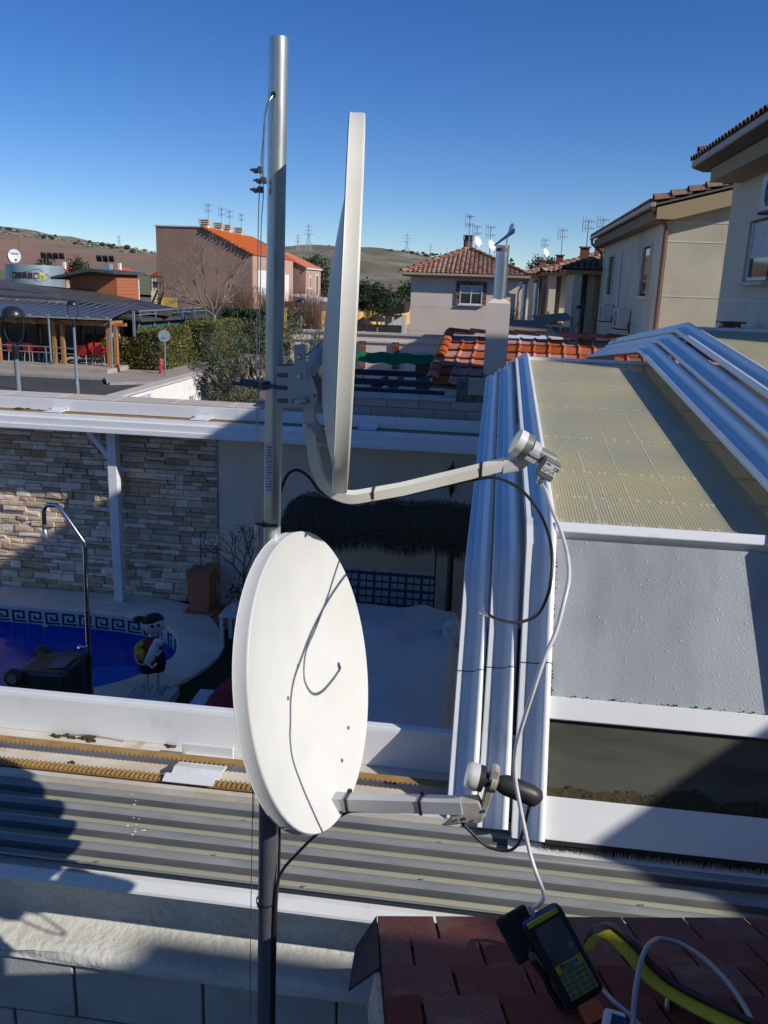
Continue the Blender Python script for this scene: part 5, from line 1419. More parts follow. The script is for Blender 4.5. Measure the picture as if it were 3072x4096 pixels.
MB().box(-1.74, -1.44, 19.22, 19.48, 0, 2.82).build('core', 'mortar_dark', pb)
MB().box(-1.82, -1.38, 19.14, 19.56, 2.826, 2.87).build('cap', 'coping_pale', pb)

# ---- garden wall with brick piers
gw = thing('garden_wall', 'pale garden wall with narrow brick piers in front of the tiled house', 'wall', (-3, 34, 0))
MB().box(-8.2, 4.2, 34.0, 34.3, 0, 2.42).build('wall', 'render_pink', gw)
MB().box(-8.25, 4.25, 33.93, 34.37, 2.42, 2.50).build('coping', 'coping_pale', gw)
MB().box(-8.2, 4.2, 33.94, 34.0, 2.10, 2.17).build('string_course', 'coping_pale', gw)
for x in (-7.0, -5.25, -3.92, -1.92, .3, 2.4):
    for r in range(13):
        MB().box(x - .13, x + .13, 33.9, 34.02, 1.15 + r * .078, 1.22 + r * .078).build('brick', 'brick', gw)
    MB().box(x - .125, x + .125, 33.91, 34.0, 1.1, 2.16).build('pier_core', 'mortar_dark', gw)


def antenna(loc, h, label, n=5, dish=False, grp='rooftop aerials'):
    t_ = thing('roof_aerial', label, 'aerial', loc, grp)
    x, y, z = loc
    MB().tube([(x, y, z), (x, y, z + h)], .03, 5).build('pole', 'steel', t_)
    m = MB()
    for k, zz in enumerate((h * .97, h * .72)):
        m.bar((x - .28, y, z + zz), (x + .28, y, z + zz), .025, .025)
        for i in range(n):
            xx = x - .26 + i * .52 / (n - 1)
            m.bar((xx, y - .02, z + zz - .22 + .04 * i), (xx, y - .02, z + zz + .22 - .04 * i), .025, .025, (1, 0, 0))
    m.build('elements', 'steel', t_)
    MB().box(x - .035, x + .035, y - .06, y + .02, z + h * .93, z + h * .985).build('junction_box', 'hydrant_red', t_)
    if dish: MB().lathe([(.02, -.06), (.2, -.04), (.32, 0.0), (.33, .01)], (x + .12, y - .25, z + h * .4), (.75, -.55, .3), 16, caps=False).build('dish', 'dish_white', t_, smooth=60)
    return t_


# ---- two storey house with hipped roof in the middle
hs = thing('hip_roof_house', 'pale two storey house with a brown hipped tile roof and brick framed window', 'house', (-1.9, 50, 0))
wl = MB().box(-4.83, 1.0, 48, 58, 0, 4.90).build('wall', 'render_pink', hs)
for zz in (1.95, 3.28):
    MB().box(-4.83, 1.0, 47.993, 48, zz, zz + .025).build('joint', 'coping_stone', wl)
MB().box(-5.30, 1.5, 47.55, 58.4, 4.86, 4.98).build('soffit', 'soffit_band', hs)
MB().box(-5.38, 1.58, 47.44, 47.55, 4.94, 5.06).build('gutter', 'gutter_tan', hs)
tmh = barrel_mesh(.26, .42, .085, 'brown_tile')
E1, E2, E3, E4 = (-5.35, 47.5, 5.02), (1.55, 47.5, 5.02), (1.55, 58.4, 5.02), (-5.35, 58.4, 5.02)
R1, R2 = (-1.9, 51.4, 6.50), (-1.9, 54.5, 6.50)
MB().add([V(p) + V((0, 0, -.03)) for p in (E1, E2, E3, E4, R1, R2)], [(0, 1, 4), (1, 2, 5, 4), (2, 3, 5), (3, 0, 4, 5)]).build('roof_deck', 'mortar_dark', hs)
tile_field(hs, E1, E2, V(R1) + V((.12, 0, 0)), V(R1) - V((.12, 0, 0)), .26, .40, tmh, 290)
tile_field(hs, E2, E3, R2, R1, .26, .40, tmh, 0)
hm = barrel_mesh(.30, .5, .12, 'brown_tile')
for P, Q in ((E1, R1), (E2, R1), (R1, R2)):
    P, Q = V(P), V(Q); nn = int((Q - P).length / .46)
    for i in range(nn):
        up = (Q - P).normalized(); x = up.cross(V((0, 0, 1))).normalized()
        piece('hip_tile', hm, hs, Matrix.Translation(P.lerp(Q, i / nn) + V((0, 0, .05))) @ Matrix((x, up, x.cross(up))).transposed().to_4x4())


def window(par, x0, x1, y, z0, z1, mull=True, glass='dark_glass', depth=.08, th=.06):
    wv = MB().box(x0, x1, y - .02, y + depth, z0, z0 + th).box(x0, x1, y - .02, y + depth, z1 - th, z1).box(x0, x0 + th, y - .02, y + depth, z0 + th, z1 - th).box(x1 - th, x1, y - .02, y + depth, z0 + th, z1 - th)
    if mull: wv.box((x0 + x1) / 2 - .03, (x0 + x1) / 2 + .03, y - .015, y + depth, z0 + th, z1 - th)
    o = wv.build('window', 'window_white', par)
    for a, e in (((x0 + th, (x0 + x1) / 2 - .03), ((x0 + x1) / 2 + .03, x1 - th)) if mull else ((x0 + th, x1 - th),)):
        MB().box(a, e, y + .02, y + .03, z0 + th, z1 - th).build('pane', glass, o)
    return o


MB().box(-2.13, -.93, 47.96, 48.01, 3.47, 4.46).build('window_recess', 'interior_dark', hs)
wd = window(hs, -2.15, -.92, 47.93, 3.46, 4.47, depth=.05)
MB().box(-2.08, -.99, 47.945, 47.948, 4.05, 4.40).build('blind', 'curtain', wd)
MB().box(-2.25, -.82, 47.86, 48.0, 3.40, 3.46).build('sill', 'window_white', wd)
for (x0, x1, z0, z1) in ((-2.36, -2.17, 3.46, 4.70), (-.90, -.70, 3.46, 4.70)):
    r = z0
    while r < z1 - .01:
        MB().box(x0, x1, 47.93, 48.0, r, min(r + .085, z1)).build('brick', 'brick', hs); r += .095
x = -2.16
while x < -.92:
    MB().box(x, min(x + .085, -.905), 47.93, 48.0, 4.49, 4.70).build('brick', 'brick', hs); x += .095
x = -2.3
while x < -1.2:
    MB().box(x, x + .085, 47.95, 48.0, 1.92, 2.08).build('brick', 'brick', hs); x += .095
cy_ = thing('brick_chimney', 'dark brick chimney on top of the hipped roof', 'chimney', (-2.0, 52, 6.4))
MB().box(-2.25, -1.75, 51.6, 52.1, 6.3, 7.0).build('stack', 'brick', cy_)
for k in range(3): MB().box(-2.3, -1.7, 51.55, 52.15, 7.02 + k * .11, 7.06 + k * .11).build('slat', 'brick', cy_)
MB().box(-2.2, -1.8, 51.65, 52.05, 7.0, 7.28).build('core', 'interior_dark', cy_)
antenna((-1.95, 51.5, 6.5), 1.85, 'tall aerial with red box next to the dark brick chimney', 6)
antenna((-1.55, 52.5, 6.4), 1.45, 'shorter aerial with a small dish beside the dark brick chimney', 5, True)
antenna((-.75, 52.5, 6.1), 1.75, 'aerial with a white dish on the right hip of the roof', 5, True)
antenna((-.2, 54.0, 5.8), .95, 'low thin aerial at the right end of the hipped roof', 4)

# ---- terrace things in front of that house
for k, (x, y, z, s, lab) in enumerate(((-6.5, 42, 2.78, .48, 'dark thatched parasol at the end of the garden wall'), (-5.9, 42.6, 2.95, .52, 'taller dark thatched parasol beside the porch'))):
    u_ = thing('thatched_parasol', lab, 'parasol', (x, y, 0), 'thatched parasols behind the garden wall')
    MB().lathe([(s, -.36), (s * 1.02, -.34), (s * .55, -.14), (s * .1, .0), (.02, .04)], (x, y, z), n=18).build('canopy', 'umbrella_dark', u_, smooth=60)
    MB().tube([(x, y, 0), (x, y, z - .1)], .04, 8).build('pole', 'wood', u_)
po = thing('tiled_porch', 'low dark tiled porch left of the hipped roof house', 'porch', (-5.3, 46, 0))
MB().prism([(-6.2, 45.2, 2.75), (-4.85, 45.2, 2.95), (-4.85, 45.2, 3.5), (-5.0, 45.2, 3.45)], (0, 2.6, 0)).build('roof', 'umbrella_dark', po)
for x in (-6.1, -5.5, -4.95): MB().box(x, x + .1, 45.3, 45.4, 0, 2.8).build('post', 'render_cream', po)
MB().box(-6.1, -4.9, 47.0, 47.1, 0, 2.8).build('back_wall', 'white_wall', po)
MB().box(-7.6, -4.9, 44.6, 44.7, 0, 2.35).build('dark_fence', 'pergola_dark', po)

# ---- row of houses further back on the right
def row_house(label, x0, y0, eave, wid, grp='houses in the far row', dep=8):
    h = thing('row_house', label, 'house', (x0 + wid / 2, y0, 0), grp)
    MB().box(x0 + .55, x0 + wid, y0, y0 + dep, 0, eave).build('wall', 'render_pink', h)
    MB().box(x0 + .05, x0 + .42, y0 - 1.6, y0 + dep - 1, 0, eave - .003).build('pier', 'render_cream', h)
    MB().box(x0 + .72, x0 + 1.05, y0 - 1.0, y0 + .02, 0, eave - .004).build('pier', 'render_cream', h)
    MB().box(x0 + .10, x0 + .16, y0 - 1.62, y0 - 1.595, 1.5, eave - 1.9).build('slit_window', 'gutter_brown', h)
    MB().box(x0 + .6, x0 + wid, y0 - .012, y0, eave - 1.55, eave - 1.52).build('joint', 'coping_stone', h)
    MB().box(x0 - .35, x0 + wid, y0 - 2.0, y0 + dep, eave, eave + .12).build('soffit', 'soffit_band', h)
    a, b_, c_, d_ = (x0 - .45, y0 - 2.1, eave + .15), (x0 + wid, y0 - 2.1, eave + .15), (x0 + wid, y0 + 1.5, eave + 1.25), (x0 + 2.6, y0 + 1.5, eave + 1.25)
    MB().prism([V(a), V(b_), V(c_), V(d_)], (0, 0, -.03)).prism([V(a), V(d_), V((x0 + 2.6, y0 + max(dep - 2, 2), eave + 1.25)), V((x0 - .45, y0 + dep, eave + .15))], (0, 0, -.03)).build('roof_deck', 'mortar_dark', h)
    tile_field(h, a, b_, c_, d_, .26, .42, tmh, 60)
    tile_field(h, (x0 - .45, y0 + dep, eave + .15), a, d_, (x0 + 2.6, y0 + max(dep - 2, 2), eave + 1.25), .26, .42, tmh, 0)
    P, Q = V(a), V(d_); nn = int((Q - P).length / .46)
    for i in range(nn):
        up = (Q - P).normalized(); x = up.cross(V((0, 0, 1))).normalized()
        piece('hip_tile', hm, h, Matrix.Translation(P.lerp(Q, i / nn) + V((0, 0, .05))) @ Matrix((x, up, x.cross(up))).transposed().to_4x4())
    return h


row_house('row house with two tall cream piers behind the garden lamp', 3.2, 41.8, 5.10, 5, dep=3.6)
row_house('second row house, half hidden by the tall cream piers', 2.62, 50.5, 5.15, 5)
row_house('third row house, behind the two steel flues', 2.25, 63, 5.2, 5)
row_house('farthest row house with the palest roof edge', 1.6, 80, 5.3, 5)
for k, (x, y, z, lab) in enumerate(((3.9, 43.3, 5.9, 'square brick chimney on the row house with cream piers'), (4.6, 43.6, 6.0, 'second brick chimney on the row house with cream piers'), (3.4, 53.5, 5.9, 'brick chimney on the second row house'), (3.0, 66, 6.0, 'brick chimney on the third row house'))):
    c_ = thing('brick_chimney', lab, 'chimney', (x, y, z))
    MB().box(x - .2, x + .2, y - .2, y + .2, z - .4, z + .45).build('stack', 'brick', c_)
    MB().box(x - .26, x + .26, y - .26, y + .26, z + .46, z + .52).build('cap', 'brick', c_)
    antenna((x + .05, y - .1, z + .45), 1.25 if k < 2 else 1.5, 'aerial above ' + lab, 5, k == 3)
for k, (x, y, z0, z1, lab) in enumerate(((1.02, 37, 2.4, 4.55, 'shiny steel flue standing nearer the hipped house'), (1.45, 36, 2.3, 4.6, 'shiny steel flue nearer the row of houses'))):
    f_ = thing('steel_flue', lab, 'flue', (x, y, z0), 'steel flues between the houses')
    MB().lathe([(.1, z0), (.1, z1)], (x, y, 0), n=16).build('pipe', 'zinc', f_, smooth=40)
    MB().lathe([(.13, z1 + .02), (.16, z1 + .06), (.13, z1 + .10), (.16, z1 + .14)], (x, y, 0), n=16).build('cap', 'zinc', f_, smooth=40)
tw = thing('white_yard_wall', 'white yard wall capped with tiles below the steel flues', 'wall', (1.6, 36, 0))
MB().box(.85, 2.6, 35.2, 35.4, 0, 3.05).build('wall', 'white_wall', tw)
for i in range(7): MB().box(1.15 + i * .2, 1.34 + i * .2, 35.1, 35.5, 3.052, 3.12).build('cap_tile', 'red_tile', tw)
dp = thing('drain_pipe', 'brown drain pipe running down from the eave of the hipped house', 'pipe', (1.2, 47.6, 0))
MB().tube([(1.55, 47.5, 4.95), (1.05, 47.8, 4.35), (1.0, 47.9, 4.2), (1.0, 47.9, 1.0)], .05, 6).build('pipe', 'gutter_brown', dp)
rg2 = random.Random(11)
ot = thing('young_olive', 'thin young olive tree against the white yard wall', 'tree', (.7, 33.5, 0))
w = MB(); tips = []
twigs(w, V((.7, 33.5, 1.2)), V((0, 0, 1)), .75, .04, 4, rg2, .5, tips, (2, 3)); w.build('trunk', 'bark', ot)
lf = MB(); leaf_cloud(lf, tips, 500, .16, .05, rg2, .3); tag(lf.build('crown', 'olive_leaf', ot), kind='stuff')
# glazed porch roof and low roofs between
pr_ = thing('glazed_lean_to', 'glazed lean-to with a grey sheet roof beside the cream piers', 'lean-to', (2, 29, 0))
MB().prism([(1.35, 29, 3.25), (2.4, 29, 3.42), (2.4, 31.5, 3.55), (1.2, 31.5, 3.40)], (0, 0, .05)).build('roof', 'soffit', pr_)
MB().box(1.35, 2.4, 29.05, 29.1, 0, 3.2).build('wall', 'coping_stone', pr_)
for i in range(3): MB().box(1.42 + i * .33, 1.70 + i * .33, 29.03, 29.045, 2.85, 3.18).build('pane', 'teal_glass', pr_)
wr = thing('white_sheet_roof', 'low white sheet roof behind the chimney', 'roof', (.7, 24, 0))
MB().prism([(.25, 23.5, 2.98), (1.35, 23.5, 3.0), (1.35, 25.2, 3.12), (.25, 25.2, 3.1)], (0, 0, .04)).build('sheet', 'white_aluminium', wr)
MB().box(.25, 1.4, 23.6, 25, 0, 2.96).build('wall', 'interior_dark', wr)
MB().prism([(.2, 26, 3.15), (1.5, 26, 3.15), (1.4, 28, 3.35), (.2, 28, 3.35)], (0, 0, .05)).build('rear_sheet', 'soffit', wr)
yw = thing('yard_wall', 'pale yard wall running back beside the white sheet roof', 'wall', (1.7, 24, 0))
MB().box(1.48, 1.72, 22, 28.5, 0, 3.05).build('wall', 'render_pink', yw)
MB().box(1.42, 1.78, 21.9, 28.6, 3.05, 3.10).build('coping', 'coping_pale', yw)
MB().box(-.6, 3.2, 21.0, 21.2, 0, 2.72).box(-.65, 3.2, 20.95, 21.25, 2.72, 2.78).build('front_wall', 'render_pink', yw)
gl_ = thing('garden_lamp', 'black mushroom garden lamp on a thin pole before the cream piers', 'lamp', (2.38, 26, 0))
MB().tube([(2.40, 26, 0), (2.38, 26, 3.84)], .022, 8).build('pole', 'lamp_black', gl_)
MB().lathe([(.17, 3.84), (.165, 3.86), (.12, 3.92), (.05, 3.955), (.01, 3.96)], (2.38, 26, 0), n=20).build('hood', 'lamp_black', gl_, smooth=60)
MB().tube(spline([(2.38, 25.97, 3.5), (2.26, 25.97, 3.35), (2.24, 25.97, 3.1), (2.22, 25.97, 2.7)], 4), .009, 5).build('lead', 'black_rubber', gl_)

# ---- second house on the right
h2 = thing('gable_house', 'cream gabled house with brown gutter and two condensers on its shaded side', 'house', (8, 32, 0))
MB().prism([(4.435, 25.02, 2.0), (6.6, 25.02, 2.0), (6.6, 25.02, 6.9), (4.435, 25.02, 6.35)], (0, .014, 0)).build('gable_panel', 'gable_concrete', h2)
MB().prism([(4.42, 25.04, 0), (12.5, 25.04, 0), (12.5, 25.04, 8.1), (8.7, 25.04, 7.5), (4.42, 25.04, 6.35)], (0, 15, 0)).build('wall', 'render_cream', h2)
for zz in (4.27, 5.71, 6.21):
    MB().box(4.42, 6.6, 25.01, 25.018, zz, zz + .028).build('joint', 'coping_stone', h2)
MB().prism([(4.01, 24.64, 6.27), (4.01, 24.64, 6.56), (9.5, 24.64, 7.96), (9.5, 24.64, 7.62), (4.48, 24.64, 6.27)], (0, .40, 0)).build('verge_band', 'soffit_band', h2)
MB().box(4.0, 4.42, 25.04, 40.3, 6.25, 6.56).build('eave_band', 'soffit', h2)
MB().prism([(3.86, 24.6, 6.58), (9.5, 24.6, 8.02), (9.5, 40.4, 8.02), (3.86, 40.4, 6.58)], (0, 0, .06)).build('roof_deck', 'mortar_dark', h2)
MB().bar((3.88, 24.58, 6.63), (3.88, 40.45, 6.63), .14, .13).build('gutter', 'gutter_tan', h2, bevel=.012)
tile_field(h2, (3.84, 40.4, 6.68), (3.84, 24.8, 6.68), (6.1, 24.8, 7.26), (6.1, 40.4, 7.26), .26, .45, barrel_mesh(.26, .45, .09, 'brown_tile'), 150, order=lambda q: q[1].x)
vt = barrel_mesh(.34, .46, .17, 'brown_tile')
vdir = V((1, 0, .2555)).normalized()
for i in range(9):
    p = V((3.92, 24.70, 6.68)) + vdir * i * .45
    x = vdir.cross(V((0, 0, 1))).normalized()
    piece('verge_tile', vt, h2, Matrix.Translation(p) @ Matrix((x, vdir, x.cross(vdir))).transposed().to_4x4())
MB().tube([(3.90, 24.68, 6.58), (3.91, 24.74, 6.45), (4.32, 24.92, 6.14), (4.34, 24.94, 6.04), (4.34, 24.94, 0)], .058, 8).build('drain_pipe', 'gutter_brown', h2, smooth=40)
MB().tube([(3.90, 40.3, 6.58), (3.91, 40.3, 6.40), (4.32, 40.1, 6.04), (4.36, 40.1, 5.9), (4.36, 40.1, 0)], .058, 8).build('drain_pipe', 'gutter_brown', h2, smooth=40)
for ya, yb in ((27.2, 28.6), (35.8, 37.1)):
    ow = MB().box(4.41, 4.418, ya, yb, 4.26, 5.72).build('window', 'interior_dark', h2)
    MB().box(4.40, 4.408, ya + .1, yb - .02, 4.34, 5.66).build('pane', 'dark_glass', ow)
    MB().box(4.28, 4.42, ya - .08, yb + .08, 4.17, 4.255).build('sill', 'window_white', ow)
    MB().box(4.34, 4.42, yb, yb + .06, 4.255, 5.78).box(4.34, 4.42, ya - .06, ya, 4.255, 5.78).box(4.34, 4.42, ya, yb, 5.725, 5.78).build('reveal', 'render_cream', ow)
MB().tube([(4.38, 33.7, 5.8), (4.38, 33.6, 3.8)], .04, 6).build('conduit', 'window_white', h2)


def condenser(label, x0, x1, y0, y1, z0, z1):
    a = thing('condenser_unit', label, 'air conditioner', ((x0 + x1) / 2, y0, z0), 'air conditioning condensers on the houses')
    MB().box(x0, x1, y0, y1, z0, z1).build('casing', 'ac_white', a, bevel=.015)
    cy, cz, r_ = y0 + (y1 - y0) * .42, (z0 + z1) / 2, (z1 - z0) * .42
    gr = MB().lathe([(r_, .0), (r_, .012), (r_ * .2, .016)], (x0 - .001, cy, cz), (-1, 0, 0), 24).build('fan_grille', 'ac_grille', a)
    m = MB()
    for k in range(6): m.lathe([(r_ * (k + 1) / 6.2, .016), (r_ * (k + 1) / 6.2 + .008, .02), (r_ * (k + 1) / 6.2, .024)], (x0 - .001, cy, cz), (-1, 0, 0), 24, caps=False)
    m.lathe([(r_ * .16, .016), (r_ * .16, .028)], (x0 - .001, cy, cz), (-1, 0, 0), 14)
    m.build('grille_rings', 'ac_white', gr)
    for y in (y0 + .12, y1 - .12):
        MB().box(x0 - .04, x1 + .05, y - .02, y + .02, z0 - .05, z0 - .01).build('bracket', 'gutter_brown', a)
    MB().tube(spline([(x1, y0 + .02, z0 + .2), (x1 - .05, y0 - .08, z0 + .1), (x1 + .02, y0 - .1, z0 - .15)], 4), .02, 6).build('pipe', 'black_rubber', a)
    return a


condenser('white condenser mounted high on the shaded wall of the tall house', 4.30, 4.62, 15.15, 16.1, 5.73, 6.30)
condenser('far condenser of the pair on the gabled house', 3.98, 4.39, 34.5, 35.6, 3.27, 3.89)
condenser('near condenser of the pair on the gabled house', 3.98, 4.39, 30.1, 31.3, 3.17, 3.80)

# ---- tall house at the right edge
h1 = thing('tall_house', 'tall cream house with wide brown eaves at the edge of the row', 'house', (7, 12, 0))
MB().box(4.65, 11, 11.2, 19.5, 0, 6.80).build('wall', 'render_cream', h1)
MB().box(4.05, 4.65, 11.1, 18.95, 6.53, 6.80).build('eave_box', 'soffit_band', h1)
MB().prism([(3.78, 11.0, 6.86), (8.2, 11.0, 8.2), (12, 11.0, 7.0), (12, 11.0, 6.8), (4.0, 11.0, 6.79)], (0, 8.5, 0)).build('roof_deck', 'mortar_dark', h1)
MB().bar((3.80, 10.9, 6.92), (3.80, 19.4, 6.92), .12, .12).build('gutter', 'gutter_tan', h1, bevel=.012)
tile_field(h1, (3.74, 19.5, 6.97), (3.74, 11.0, 6.97), (5.5, 11.0, 7.51), (5.5, 19.5, 7.51), .23, .42, barrel_mesh(.23, .42, .085, 'brown_tile'), 120, order=lambda q: q[1].x - q[1].y * .05)
vd = V((1, 0, .305)).normalized()
for i in range(8):
    p = V((3.9, 19.45, 7.06)) + vd * i * .345; x = vd.cross(V((0, 0, 1))).normalized()
    piece('verge_tile', vt, h1, Matrix.Translation(p) @ Matrix((x, vd, x.cross(vd))).transposed().to_4x4())
ow = MB().box(4.64, 4.648, 16.15, 17.5, 4.62, 5.68).build('window', 'interior_dark', h1)
MB().box(4.55, 4.65, 17.5, 17.56, 4.60, 5.74).box(4.55, 4.65, 16.1, 17.5, 5.69, 5.74).build('reveal', 'render_cream', ow)
MB().box(4.628, 4.639, 16.25, 17.42, 5.02, 5.66).build('roller_shutter', 'shutter_pale', ow)
for k in range(9): MB().box(4.622, 4.629, 16.25, 17.42, 5.035 + k * .07, 5.085 + k * .07).build('shutter_slat', 'shutter_pale', ow)
MB().box(4.60, 4.639, 16.2, 17.48, 4.62, 4.68).box(4.60, 4.639, 17.40, 17.48, 4.68, 5.66).build('frame', 'window_white', ow)
MB().box(4.631, 4.639, 16.25, 17.40, 4.68, 5.02).build('pane', 'dark_glass', ow)
MB().box(4.48, 4.65, 16.0, 17.72, 4.53, 4.595).build('sill', 'render_cream', ow)
for zz in (4.25, 5.72): MB().box(4.642, 4.65, 11.2, 19.5, zz, zz + .02).build('joint', 'coping_stone', h1)
vt_ = thing('roof_vent', 'small black vent on a tile ridge below the tall house', 'vent', (4.1, 16.3, 3.6))
MB().tube([(4.15, 16.3, 3.55), (4.15, 16.3, 3.82)], .09, 12).build('pipe', 'gutter_brown', vt_)
MB().box(3.93, 4.37, 16.1, 16.5, 3.86, 3.89).box(4.0, 4.3, 16.2, 16.4, 3.80, 3.86).build('cap', 'gutter_brown', vt_)
rdg = thing('low_tile_ridge', 'low brown tile ridge in front of the gabled house', 'roof', (3.6, 16.5, 0))
MB().box(3.6, 4.6, 16.6, 18.6, 0, 3.55).build('wall', 'render_cream', rdg)
vs3 = barrel_mesh(.26, .36, .14, 'brown_tile')
for i in range(4):
    piece('ridge_tile', vs3, rdg, Matrix.Translation((3.4 + i * .33, 16.7, 3.56 + (.08 if i > 1 else 0) - i * .01)) @ Matrix((V((0, -1, 0)), V((1, 0, 0)), V((0, 0, 1)))).transposed().to_4x4())
pw = thing('shadow_wall', 'unseen rendered wall added to shade the foot of the pool enclosure', 'wall', (3.5, 3, 0))
MB().box(3.4, 3.6, 1.1, 4.4, 0, 4.66).build('wall', 'render_beige', pw)  # out of view; placed to throw the diagonal shade on the bottom band
h0 = thing('near_house', 'cream house next in the row, beside the pool enclosure', 'house', (7, 7, 0))
MB().box(4.65, 11, 4.6, 9.2, 0, 7.0).build('wall', 'render_cream', h0)
MB().box(3.9, 11.2, 4.5, 9.3, 7.0, 7.18).build('flat_roof', 'soffit_band', h0)
# ---- the house the photographer leans from, behind the camera
ho = thing('own_house', 'rendered house wall and eaves behind the viewpoint', 'house', (4, -3, 0))
MB().box(-.6, 11.5, -6, -.55, 0, 6.0).build('wall', 'render_cream', ho)
MB().box(5.65, 11.6, -5, -.46, 5.9, 6.6).build('shade_block', 'render_cream', ho)  # unseen raised block added so the plaster ledge falls in shade
MB().prism([(-.8, -.42, 6.16), (-.8, -6, 7.2), (-.8, -6, 7.1), (-.8, -.5, 6.06)], (12.6, 0, 0)).build('roof', 'brown_tile', ho)
# ================================================================== LEFT: YARD WALL, OLIVE, STREET
ww = thing('white_garden_wall', 'bright white garden wall running back to the street beside the olive tree', 'wall', (-10, 24, 0))
MB().box(-10.35, -10.05, 19, 28.5, 0, 1.12).build('wall', 'white_wall', ww)
MB().box(-10.42, -9.98, 18.9, 28.6, 1.12, 1.18).build('coping', 'coping_pale', ww)
MB().box(-10.05, -10.03, 22.9, 24.1, .02, 1.0).build('gate', 'tile_pale', ww)
tr_ = MB().box(-10.0, -1, 11.3, 30, -.05, -.01).build('neighbour_yard', 'pavement', None)
tag(tr_, kind='structure')

rg = random.Random(5)
ol = thing('olive_tree', 'large grey green olive tree behind the far rail', 'tree', (-4.7, 17.2, 0))
w = MB(); tips = []
w.tube([(-4.7, 17.2, 0), (-4.75, 17.2, .6), (-4.7, 17.25, 1.1)], [.16, .13, .11], 8)
for k in range(6):
    a = k * 1.05
    twigs(w, V((-4.7, 17.25, 1.0)), V((math.cos(a) * .8, math.sin(a) * .6, .8)).normalized(), .75, .06, 3, rg, .6, tips, (2, 3))
w.build('trunk', 'bark', ol)
lf = MB()
cs = []
for k in range(250):
    while True:
        p = V((rg.uniform(-1, 1), rg.uniform(-1, 1), rg.uniform(-1, 1)))
        if .35 < p.length < 1: break
    p = V((-4.58 + p.x * 1.75, 17.2 + p.y * 1.4, 2.05 + p.z * 1.42))
    if p.x < -5.4 and p.z > 3.0: p.z -= .7
    cs.append(p)
for c in cs:
    d0 = V((rg.uniform(-.6, .6), rg.uniform(-.6, .6), rg.uniform(.2, 1))).normalized()
    for s in range(5):
        d = (d0 + V((rg.uniform(-.7, .7), rg.uniform(-.7, .7), rg.uniform(-.4, .6)))).normalized()
        L_ = rg.uniform(.25, .5)
        w2 = c + d * L_
        for q in range(34):
            t = rg.random(); p = c + d * L_ * t + V((rg.gauss(0, .035), rg.gauss(0, .035), rg.gauss(0, .035)))
            a = (d * .6 + V((rg.uniform(-1, 1), rg.uniform(-1, 1), rg.uniform(-.6, 1)))).normalized(); b_ = a.orthogonal().normalized()
            b_ = Matrix.Rotation(rg.uniform(0, 6.28), 3, a) @ b_; s_ = rg.uniform(.022, .042)
            lf.add([p, p + a * s_ + b_ * s_ * .26, p + a * 2 * s_, p + a * s_ - b_ * s_ * .26], [(0, 1, 2, 3)])
tag(lf.build('crown', 'olive_leaf', ol), kind='stuff')


def street_lamp(loc, label, htop=3.55, s=1.0):
    t_ = thing('street_lamp', label, 'street lamp', loc, 'domed street lamps')
    x, y, z = loc
    hp = htop - .95
    MB().lathe([(.075, 0), (.075, .5), (.055, .55), (.045, hp), (.045, hp)], loc, n=12).build('post', 'lamp_post', t_, smooth=40)
    MB().lathe([(.05, hp), (.055, hp + .02), (.075, hp + .22), (.05, hp + .25)], loc, n=12).build('neck', 'lamp_black', t_, smooth=40)
    for k in range(2):
        sx = (-1, 1)[k]
        MB().tube(spline([(x, y, z + hp + .22), (x + sx * .14 * s, y, z + hp + .34), (x + sx * .21 * s, y, z + hp + .52), (x + sx * .21 * s, y, z + htop - .2)], 5), .016, 6).build('arm', 'lamp_black', t_, smooth=60)
    MB().lathe([(.23 * s, htop - .2), (.235 * s, htop - .17), (.2 * s, htop - .07), (.1 * s, htop - .01), (.01, htop)], loc, n=24).build('dome', 'lamp_black', t_, smooth=60)
    return t_


street_lamp((-8.72, 14.8, 0), 'domed street lamp rising just behind the far rail', 3.72, .9)
street_lamp((-15.08, 29.5, 0), 'domed street lamp standing in the road before the red chairs', 3.43, .9)
street_lamp((-11.9, 52, 0), 'domed street lamp before the yellow fence and brown terrace', 3.35, 1.3)
street_lamp((-19.3, 62, 0), 'domed street lamp beside the reddish shrubs', 4.7, 1.2)
street_lamp((-6.9, 62, 0), 'domed street lamp beside the ivy covered wall', 3.3, 1.1)

# ---- traffic sign from behind, hydrant
sg = thing('traffic_sign', 'octagonal traffic sign seen from behind at the hedge corner', 'traffic sign', (-14.4, 36.3, .1))
MB().tube([(-14.42, 36.3, .1), (-14.36, 36.3, 2.15)], .035, 8).build('post', 'lamp_post', sg)
MB().lathe([(.27, -.01), (.27, .01)], (-14.38, 36.25, 1.86), (.25, -1, 0), 8).build('plate', 'sign_back', sg)
MB().bar((-14.45, 36.20, 1.80), (-14.31, 36.235, 1.80), .02, .04).build('clamp', 'lamp_post', sg)
hy_ = thing('fire_hydrant', 'small red fire hydrant by the clipped hedge', 'fire hydrant', (-15.0, 37.3, .1))
MB().lathe([(.12, .1), (.12, .16), (.085, .18), (.085, .5), (.11, .52), (.11, .58), (.08, .62), (.10, .66), (.08, .74), (.03, .8)], (-15.0, 37.3, 0), n=14).build('barrel', 'hydrant_red', hy_, smooth=40)
MB().tube([(-15.16, 37.3, .46), (-14.84, 37.3, .46)], .05, 8).tube([(-15.0, 37.12, .40), (-15.0, 37.3, .40)], .06, 8).build('outlets', 'hydrant_red', hy_)


